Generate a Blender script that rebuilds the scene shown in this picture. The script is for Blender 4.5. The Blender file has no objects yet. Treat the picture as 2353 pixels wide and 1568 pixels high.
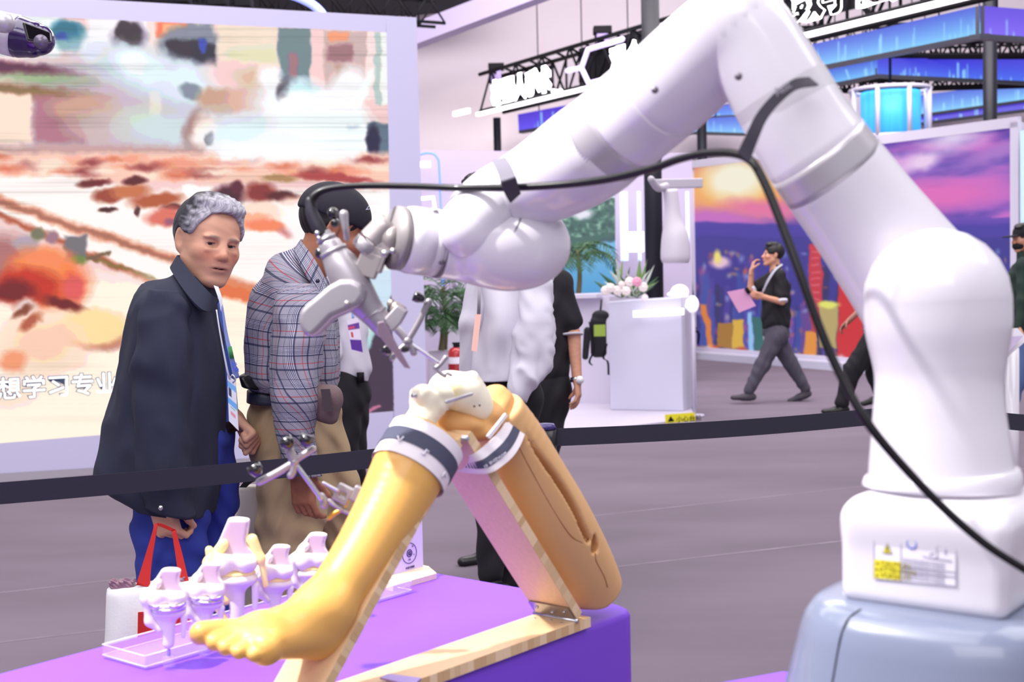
import bpy, math, random
import numpy as np
from mathutils import Vector, Matrix, noise

SC = bpy.context.scene
COL = SC.collection
random.seed(7)
np.random.seed(7)

# ---------------------------------------------------------------- camera
W, H, F = 2353.0, 1568.0, 3100.0
CAMZ = 1.487
TH = math.atan(173.0 / F)
EP = 0.0222
w_ = np.array([0, math.cos(TH), -math.sin(TH)])
u0 = np.array([0, math.sin(TH), math.cos(TH)])
r0 = np.array([1.0, 0, 0])
R_ = r0 * math.cos(EP) - u0 * math.sin(EP)
U_ = u0 * math.cos(EP) + r0 * math.sin(EP)
CAM = np.array([0, 0, CAMZ])
cd = bpy.data.cameras.new('camera')
cam = bpy.data.objects.new('camera', cd)
COL.objects.link(cam)
cam.matrix_world = Matrix(((R_[0], U_[0], -w_[0], 0), (R_[1], U_[1], -w_[1], 0), (R_[2], U_[2], -w_[2], CAMZ), (0, 0, 0, 1)))
cd.sensor_width = 36.0
cd.lens = 36.0 * F / W
cd.clip_end = 200
cd.dof.use_dof = True
cd.dof.focus_distance = 3.6
cd.dof.aperture_fstop = 5.6
SC.camera = cam

# ---------------------------------------------------------------- light
SC.view_settings.view_transform = 'Standard'
SC.view_settings.look = 'None'
SC.view_settings.gamma = 1.0
SC.view_settings.use_curve_mapping = False
SC.view_settings.exposure = 0.0
wd = bpy.data.worlds.new('hall')
SC.world = wd
wd.use_nodes = True
wd.node_tree.nodes['Background'].inputs[0].default_value = (0.86, 0.83, 0.97, 1)
wd.node_tree.nodes['Background'].inputs[1].default_value = 0.62


def area(name, loc, target, sx, sy, power, color):
    ld = bpy.data.lights.new(name, 'AREA')
    ld.shape = 'RECTANGLE'
    ld.size, ld.size_y = sx, sy
    ld.energy = power
    ld.color = color
    o = bpy.data.objects.new(name, ld)
    COL.objects.link(o)
    o.location = loc
    o.rotation_euler = (Vector(target) - Vector(loc)).to_track_quat('-Z', 'Y').to_euler()
    return o


area('hall_and_fill_light', (-2.0, 2.0, 7.4), (-1.0, 4.0, 0), 6, 6, 520, (1, 0.97, 0.98))
area('hall_and_fill_light', (4.5, 4.0, 7.4), (3.5, 6.0, 0), 6, 6, 480, (1, 0.97, 0.98))
area('hall_and_fill_light', (3.0, 15.0, 7.4), (3.0, 16.0, 0), 9, 8, 1100, (1, 0.95, 0.96))
area('hall_and_fill_light', (1.0, 12.5, 8.7), (1.0, 25.5, 5.6), 16, 3, 1500, (1, 0.95, 0.96))  # added to brighten the far wall
area('hall_and_fill_light', (-0.5, -2.2, 4.6), (0, 3.0, 1.0), 4, 2, 110, (1, 0.96, 0.98))  # added fill from behind the camera to brighten the faces
area('hall_and_fill_light', (-4.0, 9.0, 7.4), (-4.0, 9.5, 0), 6, 6, 420, (1, 0.97, 0.98))


def spot(name, loc, target, power, color, size, blend, rad):
    ld = bpy.data.lights.new(name, 'SPOT')
    ld.energy = power
    ld.color = color
    ld.spot_size = math.radians(size)
    ld.spot_blend = blend
    ld.shadow_soft_size = rad
    o = bpy.data.objects.new(name, ld)
    COL.objects.link(o)
    o.location = loc
    o.rotation_euler = (Vector(target) - Vector(loc)).to_track_quat('-Z', 'Y').to_euler()
    return o


spot('spot_light', (-1.5, 1.5, 3.5), (-0.06, 2.3, 0.9), 640, (1, 0.97, 0.93), 46, 0.6, 0.05)

# ---------------------------------------------------------------- projection helpers


def ray(px, py):
    return (R_ * ((px - W / 2) / F) + U_ * (-(py - H / 2) / F) + w_)


def P(px, py, s):
    """point seen at pixel px,py where one metre spans s pixels"""
    return CAM + ray(px, py) * (F / s)


def G(px, py, z):
    r = ray(px, py)
    return CAM + r * ((z - CAMZ) / r[2])


def onplane(px, py, p0, n):
    r = ray(px, py)
    return CAM + r * (np.dot(np.asarray(p0) - CAM, n) / np.dot(r, n))


def proj(p):
    d = np.asarray(p) - CAM
    z = d @ w_
    return W / 2 + F * (d @ R_) / z, H / 2 - F * (d @ U_) / z


def nrm(v):
    v = np.asarray(v, float)
    return v / max(np.linalg.norm(v), 1e-12)


def lin(c):
    c = np.asarray(c, float) / 255.0
    return np.where(c <= 0.04045, c / 12.92, ((c + 0.055) / 1.055) ** 2.4)


# ---------------------------------------------------------------- materials
MATS = {}


def mat(name, rgb=None, rough=0.5, metal=0.0, emit=0.0, bump=0.0, bscale=200.0, spec=0.5, coat=0.0, attr=False,
        trans=0.0, vary=0.0, vscale=5.0, emit_attr=False, sheen=0.0, alpha=1.0, stretch=None, ior=1.45):
    if name in MATS:
        return MATS[name]
    m = bpy.data.materials.new(name)
    m.use_nodes = True
    nt = m.node_tree
    b = nt.nodes['Principled BSDF']
    c = tuple(lin(rgb)) + (1,) if rgb is not None else (0.8, 0.8, 0.8, 1)
    b.inputs['Base Color'].default_value = c
    b.inputs['Roughness'].default_value = rough
    b.inputs['Metallic'].default_value = metal
    b.inputs['Specular IOR Level'].default_value = spec
    b.inputs['Coat Weight'].default_value = coat
    b.inputs['Transmission Weight'].default_value = trans
    b.inputs['IOR'].default_value = ior
    b.inputs['Alpha'].default_value = alpha
    if sheen:
        b.inputs['Sheen Weight'].default_value = sheen
    src = None
    if attr:
        a = nt.nodes.new('ShaderNodeVertexColor')
        a.layer_name = 'Col'
        src = a.outputs['Color']
        nt.links.new(src, b.inputs['Base Color'])
    if vary:
        tc = nt.nodes.new('ShaderNodeTexCoord')
        mp = nt.nodes.new('ShaderNodeMapping')
        if stretch:
            mp.inputs['Scale'].default_value = stretch
        n = nt.nodes.new('ShaderNodeTexNoise')
        n.inputs['Scale'].default_value = vscale
        n.inputs['Detail'].default_value = 6
        nt.links.new(tc.outputs['Object'], mp.inputs[0])
        nt.links.new(mp.outputs[0], n.inputs['Vector'])
        mx = nt.nodes.new('ShaderNodeMix')
        mx.data_type = 'RGBA'
        mx.blend_type = 'MULTIPLY'
        mx.inputs[0].default_value = 1.0
        rp = nt.nodes.new('ShaderNodeMapRange')
        rp.inputs[1].default_value = 0.3
        rp.inputs[2].default_value = 0.7
        rp.inputs[3].default_value = 1 - vary
        rp.inputs[4].default_value = 1 + vary
        nt.links.new(n.outputs[0], rp.inputs[0])
        if src:
            nt.links.new(src, mx.inputs[6])
        else:
            mx.inputs[6].default_value = c
        nt.links.new(rp.outputs[0], mx.inputs[7])
        nt.links.new(mx.outputs[2], b.inputs['Base Color'])
    if bump:
        tc = nt.nodes.new('ShaderNodeTexCoord')
        n = nt.nodes.new('ShaderNodeTexNoise')
        n.inputs['Scale'].default_value = bscale
        n.inputs['Detail'].default_value = 4
        nt.links.new(tc.outputs['Object'], n.inputs['Vector'])
        bp = nt.nodes.new('ShaderNodeBump')
        bp.inputs['Strength'].default_value = bump
        bp.inputs['Distance'].default_value = 0.002
        nt.links.new(n.outputs[0], bp.inputs['Height'])
        nt.links.new(bp.outputs[0], b.inputs['Normal'])
    if emit:
        b.inputs['Emission Color'].default_value = c
        b.inputs['Emission Strength'].default_value = emit
        if emit_attr:
            a = nt.nodes.new('ShaderNodeVertexColor')
            a.layer_name = 'Col'
            nt.links.new(a.outputs['Color'], b.inputs['Emission Color'])
            b.inputs['Base Color'].default_value = (0.02, 0.02, 0.02, 1)
    MATS[name] = m
    return m


# ---------------------------------------------------------------- objects
def tag(o, label=None, cat=None, group=None, kind=None):
    if label:
        o['label'] = label
    if cat:
        o['category'] = cat
    if group:
        o['group'] = group
    if kind:
        o['kind'] = kind
    return o


def thing(name, label, cat, loc, group=None):
    o = bpy.data.objects.new(name, None)
    COL.objects.link(o)
    o.location = tuple(float(v) for v in loc)
    o.empty_display_size = 0.1
    return tag(o, label, cat, group)


def wloc(o):
    v = np.zeros(3)
    while o is not None:
        v = v + np.array(o.location)
        o = o.parent
    return v


def obj(name, verts, faces, m, parent=None, smooth=True, colors=None, bevel=0.0, label=None, kind=None, loc=None):
    """verts are world coordinates"""
    verts = np.asarray(verts, float).reshape(-1, 3)
    me = bpy.data.meshes.new(name)
    off = wloc(parent) if parent is not None else (np.asarray(loc, float) if loc is not None else verts.mean(0))
    vv = verts - off
    if isinstance(faces, np.ndarray) and faces.ndim == 2:
        n = len(faces)
        k = faces.shape[1]
        me.vertices.add(len(vv))
        me.vertices.foreach_set('co', vv.astype(np.float32).ravel())
        me.loops.add(n * k)
        me.loops.foreach_set('vertex_index', faces.astype(np.int32).ravel())
        me.polygons.add(n)
        me.polygons.foreach_set('loop_start', np.arange(0, n * k, k, dtype=np.int32))
        me.polygons.foreach_set('loop_total', np.full(n, k, dtype=np.int32))
        me.update(calc_edges=True)
    else:
        me.from_pydata([tuple(v) for v in vv], [], [tuple(int(i) for i in f) for f in faces])
    me.update()
    if smooth:
        me.polygons.foreach_set('use_smooth', [True] * len(me.polygons))
    if colors is not None:
        ca = me.color_attributes.new('Col', 'FLOAT_COLOR', 'POINT')
        cc = np.ones((len(vv), 4), np.float32)
        cc[:, :3] = colors
        ca.data.foreach_set('color', cc.ravel())
    me.materials.append(m)
    o = bpy.data.objects.new(name, me)
    COL.objects.link(o)
    if parent is not None:
        o.parent = parent
    else:
        o.location = tuple(off)
    if bevel:
        bm = o.modifiers.new('bevel', 'BEVEL')
        bm.width = bevel
        bm.segments = 3
        bm.limit_method = 'ANGLE'
        bm.angle_limit = math.radians(35)
        for p in me.polygons:
            p.use_smooth = True
        o.modifiers.new('wn', 'WEIGHTED_NORMAL')
    if label:
        o['label'] = label
    if kind:
        o['kind'] = kind
    return o


class MB:
    def __init__(s):
        s.v = []
        s.f = []
        s.n = 0

    def add(s, v, f):
        v = np.asarray(v, float).reshape(-1, 3)
        s.v.append(v)
        s.f += [tuple(int(i) + s.n for i in q) for q in f]
        s.n += len(v)
        return s

    def build(s, name, m, parent=None, **k):
        return obj(name, np.vstack(s.v), s.f, m, parent, **k)


BOXF = [(0, 3, 2, 1), (4, 5, 6, 7), (0, 1, 5, 4), (1, 2, 6, 5), (2, 3, 7, 6), (3, 0, 4, 7)]


def boxg(c, hx, hy, hz, X=(1, 0, 0), Y=(0, 1, 0), Z=(0, 0, 1)):
    c, X, Y, Z = [np.asarray(a, float) for a in (c, X, Y, Z)]
    v = [c + X * hx * a + Y * hy * b + Z * hz * d for d in (-1, 1) for a, b in ((-1, -1), (1, -1), (1, 1), (-1, 1))]
    return np.array(v), BOXF


def box(name, m, parent, c, hx, hy, hz, X=(1, 0, 0), Y=(0, 1, 0), Z=(0, 0, 1), bevel=0.0, **k):
    v, f = boxg(c, hx, hy, hz, X, Y, Z)
    return obj(name, v, f, m, parent, smooth=bool(bevel), bevel=bevel, **k)


def prismg(poly, ext):
    poly = np.asarray(poly, float)
    n = len(poly)
    v = np.vstack([poly, poly + np.asarray(ext, float)])
    f = [tuple(range(n))[::-1], tuple(range(n, 2 * n))]
    f += [(i, (i + 1) % n, n + (i + 1) % n, n + i) for i in range(n)]
    return v, f


def prism(name, m, parent, poly, ext, bevel=0.0, **k):
    v, f = prismg(poly, ext)
    return obj(name, v, f, m, parent, smooth=bool(bevel), bevel=bevel, **k)


def slab(a, b, c, d, t, away=True):
    """four corners of a face, thickened away from the camera"""
    a, b, c, d = [np.asarray(x, float) for x in (a, b, c, d)]
    n = nrm(np.cross(b - a, d - a))
    mid = (a + b + c + d) / 4
    if np.dot(n, mid - CAM) < 0:
        n = -n
    if not away:
        n = -n
    return prismg([a, b, c, d], n * t)


def catmull(pts, n):
    pts = np.asarray(pts, float)
    if len(pts) < 3:
        t = np.linspace(0, 1, n)[:, None]
        return pts[0] * (1 - t) + pts[-1] * t
    p = np.vstack([2 * pts[0] - pts[1], pts, 2 * pts[-1] - pts[-2]])
    seg = len(pts) - 1
    out = []
    for u in np.linspace(0, seg - 1e-9, n):
        i = int(u)
        t = u - i
        a, b, c, d = p[i], p[i + 1], p[i + 2], p[i + 3]
        out.append(0.5 * ((2 * b) + (-a + c) * t + (2 * a - 5 * b + 4 * c - d) * t * t + (-a + 3 * b - 3 * c + d) * t ** 3))
    return np.array(out)


def tubeg(pts, rad, seg=24, cap='flat', ref=None, flat=1.0, closed=False):
    """lofted tube; flat scales the section along the frame's second axis"""
    pts = np.asarray(pts, float)
    n = len(pts)
    rad = np.full(n, rad) if np.isscalar(rad) else np.asarray(rad, float)
    if cap == 'round' and not closed:
        t0 = nrm(pts[1] - pts[0])
        t1 = nrm(pts[-1] - pts[-2])
        a = np.linspace(0.12, 1, 6) * math.pi / 2
        p0 = [pts[0] - t0 * rad[0] * math.cos(x) for x in a[:-1]]
        q0 = [rad[0] * math.sin(x) for x in a[:-1]]
        p1 = [pts[-1] + t1 * rad[-1] * math.cos(x) for x in a[:-1][::-1]]
        q1 = [rad[-1] * math.sin(x) for x in a[:-1][::-1]]
        T = [t0] * 5 + [None] * n + [t1] * 5
        pts = np.vstack([p0, pts, p1])
        rad = np.concatenate([q0, rad, q1])
        n = len(pts)
    else:
        T = [None] * n
    tans = []
    for i in range(n):
        if T[i] is not None:
            tans.append(T[i])
            continue
        if closed:
            a, b = pts[(i - 1) % n], pts[(i + 1) % n]
        else:
            a, b = pts[max(i - 1, 0)], pts[min(i + 1, n - 1)]
        tans.append(nrm(b - a))
    if ref is None:
        ref = np.array([0, 0, 1.0]) if abs(tans[0][2]) < 0.9 else np.array([1.0, 0, 0])
    x = nrm(np.cross(tans[0], ref))
    v = []
    ang = np.arange(seg) * 2 * math.pi / seg
    for i in range(n):
        x = nrm(x - tans[i] * np.dot(x, tans[i]))
        y = np.cross(tans[i], x)
        v.append(pts[i] + rad[i] * (np.cos(ang)[:, None] * x + flat * np.sin(ang)[:, None] * y))
    v = np.vstack(v)
    f = []
    m = n if closed else n - 1
    for i in range(m):
        for j in range(seg):
            a = i * seg + j
            b = i * seg + (j + 1) % seg
            c = ((i + 1) % n) * seg + (j + 1) % seg
            d = ((i + 1) % n) * seg + j
            f.append((a, b, c, d))
    if not closed and cap != 'open':
        f.append(tuple(range(seg))[::-1])
        f.append(tuple((n - 1) * seg + j for j in range(seg)))
    return v, f


def tube(name, m, parent, pts, rad, seg=24, cap='flat', n=None, ref=None, flat=1.0, closed=False, **k):
    pts = np.asarray(pts, float)
    if n:
        q = np.column_stack([pts, np.full(len(pts), rad) if np.isscalar(rad) else np.asarray(rad, float)])
        q = catmull(q, n)
        pts, rad = q[:, :3], q[:, 3]
    v, f = tubeg(pts, rad, seg, cap, ref, flat, closed)
    return obj(name, v, f, m, parent, **k)


def pxtube(name, m, parent, rows, seg=48, n=40, cap='round', **k):
    """rows of (px, py, radius_px, s)"""
    pts = [P(r[0], r[1], r[3]) for r in rows]
    rad = [r[2] / r[3] for r in rows]
    return tube(name, m, parent, pts, rad, seg=seg, cap=cap, n=n, **k)


def ribbon(name, m, parent, a, b, t=0.0015, n=None, **k):
    """band between two edge curves, thickened"""
    a, b = np.asarray(a, float), np.asarray(b, float)
    if n:
        a, b = catmull(a, n), catmull(b, n)
    N = len(a)
    nn = []
    for i in range(N):
        tt = a[min(i + 1, N - 1)] - a[max(i - 1, 0)]
        nn.append(nrm(np.cross(tt, b[i] - a[i])))
    nn = np.array(nn) * t / 2
    e = [a + nn, b + nn, b - nn, a - nn]
    v, f = [], []
    for q in range(4):
        o_ = len(v) * N
        v += [e[q], e[(q + 1) % 4]]
        for i in range(N - 1):
            f.append((o_ + i, o_ + i + 1, o_ + N + i + 1, o_ + N + i))
    f.append((0, N, 3 * N, 5 * N))
    f.append((N - 1, 6 * N - 1, 4 * N - 1, 2 * N - 1))
    if 'colors' in k and k['colors'] is not None:
        c = k.pop('colors')
        c4 = [c[i * N:(i + 1) * N] for i in range(4)]
        cc = []
        for q in range(4):
            cc += [c4[q], c4[(q + 1) % 4]]
        k['colors'] = np.vstack(cc)
    return obj(name, np.vstack(v), f, m, parent, **k)


def text(name, m, parent, s, o, X, Y, size, depth=0.0005, bold=0.0, align='LEFT', label=None, **k):
    """lettering mesh; o = origin (baseline), X, Y = unit directions"""
    cu = bpy.data.curves.new('t', 'FONT')
    cu.body = s
    cu.size = size
    cu.align_x = align
    cu.resolution_u = 3
    cu.extrude = depth
    cu.offset = bold
    ob = bpy.data.objects.new('t', cu)
    COL.objects.link(ob)
    dg = bpy.context.evaluated_depsgraph_get()
    dg.update()
    me = ob.evaluated_get(dg).to_mesh()
    v = np.array([tuple(x.co) for x in me.vertices]).reshape(-1, 3)
    f = [tuple(p.vertices) for p in me.polygons]
    ob.evaluated_get(dg).to_mesh_clear()
    bpy.data.objects.remove(ob)
    X, Y = nrm(X), nrm(Y)
    Z = np.cross(X, Y)
    vw = np.asarray(o, float) + v[:, :1] * X + v[:, 1:2] * Y + v[:, 2:3] * Z
    return obj(name, vw, f, m, parent, smooth=False, label=label, **k)


# ---------------------------------------------------------------- signed distance fields
class Field:
    def __init__(s, res):
        s.res = res
        s.ops = []
        s.M = np.eye(4)

    def _add(s, fn, lo, hi, k, mode):
        s.ops.append((fn, np.asarray(lo, float), np.asarray(hi, float), k, mode))
        return s

    def tp(s, p):
        p = np.asarray(p, float)
        return s.M[:3, :3] @ p + s.M[:3, 3]

    def cone(s, a, b, ra, rb=None, k=0.012, mode='add', flat=None):
        rb = ra if rb is None else rb
        a, b = s.tp(a), s.tp(b)
        ax, ff = (None, 1.0)
        if flat is not None:
            ax = nrm(s.M[:3, :3] @ np.asarray(flat[0], float))
            ff = flat[1]
        m = max(ra, rb) * max(1.0, ff) + k
        lo, hi = np.minimum(a, b) - m, np.maximum(a, b) + m

        def fn(X):
            ba = b - a
            q = X - a
            if ax is not None:
                e = (q @ ax) * (1 / ff - 1)
                q = q + e[..., None] * ax
                ba = ba + ax * (ba @ ax) * (1 / ff - 1)
            L = ba @ ba
            t = np.clip((q @ ba) / max(L, 1e-9), 0, 1)
            d = np.linalg.norm(q - t[..., None] * ba, axis=-1) - (ra + t * (rb - ra))
            return d * min(1.0, ff)
        return s._add(fn, lo, hi, k, mode)

    def path(s, pts, rads, k=0.012, mode='add', n=None, flat=None):
        """one smooth limb through several points"""
        q = np.column_stack([np.array([s.tp(p) for p in pts]), np.asarray(rads, float)])
        if n:
            q = catmull(q, n)
        m = q[:, 3].max() + k
        lo, hi = q[:, :3].min(0) - m, q[:, :3].max(0) + m

        def fn(X):
            D = None
            for i in range(len(q) - 1):
                a, b = q[i, :3], q[i + 1, :3]
                ba = b - a
                t = np.clip(((X - a) @ ba) / max(ba @ ba, 1e-9), 0, 1)
                d = np.linalg.norm(X - a - t[..., None] * ba, axis=-1) - (q[i, 3] + t * (q[i + 1, 3] - q[i, 3]))
                D = d if D is None else np.minimum(D, d)
            return D
        return s._add(fn, lo, hi, k, mode)

    def ell(s, c, r, k=0.012, mode='add', rot=None):
        Rm = s.M[:3, :3] if rot is None else s.M[:3, :3] @ np.asarray(rot)
        c = s.tp(c)
        r = np.asarray(r, float) if np.ndim(r) else np.full(3, float(r))
        e = np.sqrt(((Rm * r) ** 2).sum(1)) + k

        def fn(X):
            q = (X - c) @ Rm
            k0 = np.linalg.norm(q / r, axis=-1)
            k1 = np.linalg.norm(q / r ** 2, axis=-1)
            return k0 * (k0 - 1) / np.maximum(k1, 1e-6)
        return s._add(fn, c - e, c + e, k, mode)

    def box(s, c, h, rnd=0.005, k=0.012, mode='add', rot=None):
        Rm = s.M[:3, :3] if rot is None else s.M[:3, :3] @ np.asarray(rot)
        c = s.tp(c)
        h = np.asarray(h, float)
        e = (np.abs(Rm) * h).sum(1) + k + rnd

        def fn(X):
            q = np.abs((X - c) @ Rm) - h + rnd
            return np.linalg.norm(np.maximum(q, 0), axis=-1) + np.minimum(q.max(-1), 0) - rnd
        return s._add(fn, c - e, c + e, k, mode)

    def mesh(s, post=None):
        h = s.res
        adds = [o for o in s.ops if o[4] == 'add']
        lo = np.min([o[1] for o in adds], 0) - 2 * h
        hi = np.max([o[2] for o in adds], 0) + 2 * h
        n = np.ceil((hi - lo) / h).astype(int) + 1
        D = np.full(n, 0.05, np.float32)
        ax = [lo[i] + h * np.arange(n[i]) for i in range(3)]
        for fn, a, b, k, mode in s.ops:
            i0 = np.clip(np.floor((a - lo) / h).astype(int) - 1, 0, n)
            i1 = np.clip(np.ceil((b - lo) / h).astype(int) + 2, 0, n)
            if np.any(i1 <= i0):
                continue
            sl = tuple(slice(i0[q], i1[q]) for q in range(3))
            X = np.stack(np.meshgrid(*[ax[q][i0[q]:i1[q]] for q in range(3)], indexing='ij'), -1)
            d = fn(X)
            g = D[sl]
            if mode == 'add':
                hh = np.clip(0.5 + 0.5 * (g - d) / k, 0, 1)
                D[sl] = g * (1 - hh) + d * hh - k * hh * (1 - hh)
            else:
                d = -d
                hh = np.clip(0.5 - 0.5 * (g - d) / k, 0, 1)
                D[sl] = g * (1 - hh) + d * hh + k * hh * (1 - hh)
        if post is not None:
            X = np.stack(np.meshgrid(*ax, indexing='ij'), -1)
            D = post(X, D)
        return surfnet(D, lo, h)

    def build(s, name, m, parent, color=None, post=None, **k):
        v, f = s.mesh(post)
        c = color(v) if color is not None else None
        return obj(name, v, f, m, parent, colors=c, **k)


def surfnet(D, lo, h):
    S = D < 0
    c = S[:-1, :-1, :-1].astype(np.int8)
    tot = np.zeros_like(c)
    offs = [(i, j, k) for i in (0, 1) for j in (0, 1) for k in (0, 1)]
    nx, ny, nz = D.shape
    for (i, j, k) in offs:
        tot += S[i:nx - 1 + i, j:ny - 1 + j, k:nz - 1 + k]
    act = np.argwhere((tot > 0) & (tot < 8))
    idx = -np.ones(tot.shape, np.int32)
    idx[act[:, 0], act[:, 1], act[:, 2]] = np.arange(len(act))
    vals = {o: D[act[:, 0] + o[0], act[:, 1] + o[1], act[:, 2] + o[2]] for o in offs}
    acc = np.zeros((len(act), 3))
    cnt = np.zeros(len(act))
    for o in offs:
        for axx in range(3):
            if o[axx]:
                continue
            p = list(o)
            p[axx] = 1
            p = tuple(p)
            a, b = vals[o], vals[p]
            mk = (a < 0) != (b < 0)
            den = np.where(mk, a - b, 1)
            t = np.where(mk, a / den, 0)
            pt = np.tile(np.array(o, float), (len(act), 1))
            pt[:, axx] = t
            acc += pt * mk[:, None]
            cnt += mk
    v = (act + acc / cnt[:, None]) * h + lo
    faces = []
    for axx in range(3):
        b, c2 = [(1, 2), (2, 0), (0, 1)][axx]
        sl0 = [slice(1, -1)] * 3
        sl1 = [slice(1, -1)] * 3
        sl0[axx] = slice(0, -1)
        sl1[axx] = slice(1, None)
        A, B = S[tuple(sl0)], S[tuple(sl1)]
        for sgn in (0, 1):
            e = np.argwhere((A & ~B) if sgn == 0 else (~A & B))
            if not len(e):
                continue
            off = np.ones(3, int)
            off[axx] = 0
            e = e + off
            q = []
            for (db, dc) in ((0, 0), (-1, 0), (-1, -1), (0, -1)):
                g = e.copy()
                g[:, b] += db
                g[:, c2] += dc
                q.append(idx[g[:, 0], g[:, 1], g[:, 2]])
            q = np.stack(q, 1)
            if sgn == 1:
                q = q[:, ::-1]
            faces.append(q)
    f = np.vstack(faces)
    f = f[(f >= 0).all(1)]
    return v, f


def vnoise(v, scale, seed=0.0):
    return np.array([noise.noise(Vector((a * scale + seed, b * scale, c * scale))) for a, b, c in v])


def rot(ax, ang):
    return np.array(Matrix.Rotation(ang, 3, ax))


def M4(R, t):
    m = np.eye(4)
    m[:3, :3] = R
    m[:3, 3] = t
    return m


# ---------------------------------------------------------------- painted flat prints and screens
def vn2(x, y, seed):
    """vectorised value noise"""
    xi, yi = np.floor(x).astype(np.int64), np.floor(y).astype(np.int64)
    fx, fy = x - xi, y - yi
    fx, fy = fx * fx * (3 - 2 * fx), fy * fy * (3 - 2 * fy)

    def hsh(a, b):
        n = (a * 374761393 + b * 668265263 + seed * 1442695041) & 0x7fffffff
        n = ((n ^ (n >> 13)) * 1274126177) & 0x7fffffff
        return ((n ^ (n >> 16)) & 0xffff) / 65535.0
    return (hsh(xi, yi) * (1 - fx) + hsh(xi + 1, yi) * fx) * (1 - fy) + (hsh(xi, yi + 1) * (1 - fx) + hsh(xi + 1, yi + 1) * fx) * fy


def fbm(x, y, seed, oct=3):
    s, a = 0, 0.5
    for i in range(oct):
        s = s + a * vn2(x * 2 ** i, y * 2 ** i, seed + i * 17)
        a *= 0.5
    return s / (1 - 0.5 ** oct)


class Paint:
    """paints a flat picture given in its own picture coordinates"""
    def __init__(s, X, Y, base, warp=0, wscale=40):
        s.X0, s.Y0 = X, Y
        if warp:
            s.X = X + warp * (fbm(X / wscale, Y / wscale, 3) - 0.5) * 2
            s.Y = Y + warp * (fbm(X / wscale, Y / wscale, 9) - 0.5) * 2
        else:
            s.X, s.Y = X, Y
        s.C = np.empty(X.shape + (3,))
        s.C[:] = base

    def mix(s, a, c):
        a = np.clip(a, 0, 1)[..., None]
        s.C = s.C * (1 - a) + np.asarray(c, float) * a

    def grad(s, stops, axis='y'):
        q = s.Y if axis == 'y' else s.X
        ys = [t[0] for t in stops]
        for i in range(3):
            s.C[..., i] = np.interp(q, ys, [t[1][i] for t in stops])

    def e(s, cx, cy, rx, ry, c, soft=0.15, ang=0, op=1.0):
        a = math.radians(ang)
        dx, dy = s.X - cx, s.Y - cy
        u = (dx * math.cos(a) + dy * math.sin(a)) / rx
        v = (-dx * math.sin(a) + dy * math.cos(a)) / ry
        d = np.sqrt(u * u + v * v)
        s.mix(op * (1 - (d - 1 + soft) / (2 * soft)), c)

    def r(s, x0, y0, x1, y1, c, soft=4, op=1.0):
        a = np.clip((s.X - x0) / soft + .5, 0, 1) * np.clip((x1 - s.X) / soft + .5, 0, 1) * np.clip((s.Y - y0) / soft + .5, 0, 1) * np.clip((y1 - s.Y) / soft + .5, 0, 1)
        s.mix(a * op, c)

    def l(s, pts, w, c, soft=3, op=1.0):
        d = np.full(s.X.shape, 1e9)
        for (x0, y0), (x1, y1) in zip(pts[:-1], pts[1:]):
            dx, dy = x1 - x0, y1 - y0
            t = np.clip(((s.X - x0) * dx + (s.Y - y0) * dy) / (dx * dx + dy * dy + 1e-9), 0, 1)
            d = np.minimum(d, np.hypot(s.X - x0 - t * dx, s.Y - y0 - t * dy))
        s.mix(op * np.clip((w / 2 - d) / soft + .5, 0, 1), c)

    def poly(s, pts, c, soft=3, op=1.0):
        d = np.full(s.X.shape, 1e9)
        inside = np.zeros(s.X.shape, bool)
        n = len(pts)
        for i in range(n):
            (x0, y0), (x1, y1) = pts[i], pts[(i + 1) % n]
            dx, dy = x1 - x0, y1 - y0
            t = np.clip(((s.X - x0) * dx + (s.Y - y0) * dy) / (dx * dx + dy * dy + 1e-9), 0, 1)
            d = np.minimum(d, np.hypot(s.X - x0 - t * dx, s.Y - y0 - t * dy))
            if y0 != y1:
                cr = ((s.Y < y0) != (s.Y < y1)) & (s.X < x0 + (s.Y - y0) * dx / dy)
                inside ^= cr
        sd = np.where(inside, d, -d)
        s.mix(op * np.clip(sd / soft + .5, 0, 1), c)


def canvas(name, m, parent, tl, tr, br, bl, nx, ny, fn, label=None):
    """a flat printed or lit panel: corner points, grid resolution, picture function of picture coordinates"""
    tl, tr, br, bl = [np.asarray(q, float) for q in (tl, tr, br, bl)]
    u, v = np.meshgrid(np.linspace(0, 1, nx), np.linspace(0, 1, ny))
    U, V = u[..., None], v[..., None]
    p = (tl * (1 - U) + tr * U) * (1 - V) + (bl * (1 - U) + br * U) * V
    d = p - CAM
    z = d @ w_
    X, Y = W / 2 + F * (d @ R_) / z, H / 2 - F * (d @ U_) / z
    c = fn(X, Y)
    i = np.arange(ny * nx).reshape(ny, nx)
    f = np.stack([i[:-1, :-1], i[1:, :-1], i[1:, 1:], i[:-1, 1:]], -1).reshape(-1, 4)
    return obj(name, p.reshape(-1, 3), f, m, parent, smooth=False, colors=lin(np.clip(c, 0, 255)).reshape(-1, 3), label=label)

# ================================================================ SETTING
m_white = mat('white_panel', (206, 200, 218), 0.45)
m_lav = mat('lavender_panel', (212, 208, 232), 0.45)
m_dark = mat('black_metal', (12, 10, 18), 0.7, spec=.25)
m_pole = mat('pole_paint', (22, 22, 34), 0.5)
m_strip = mat('lamp_white', (255, 250, 255), emit=2.2)
m_letter = mat('sign_letter', (255, 255, 255), emit=3.0)

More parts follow.
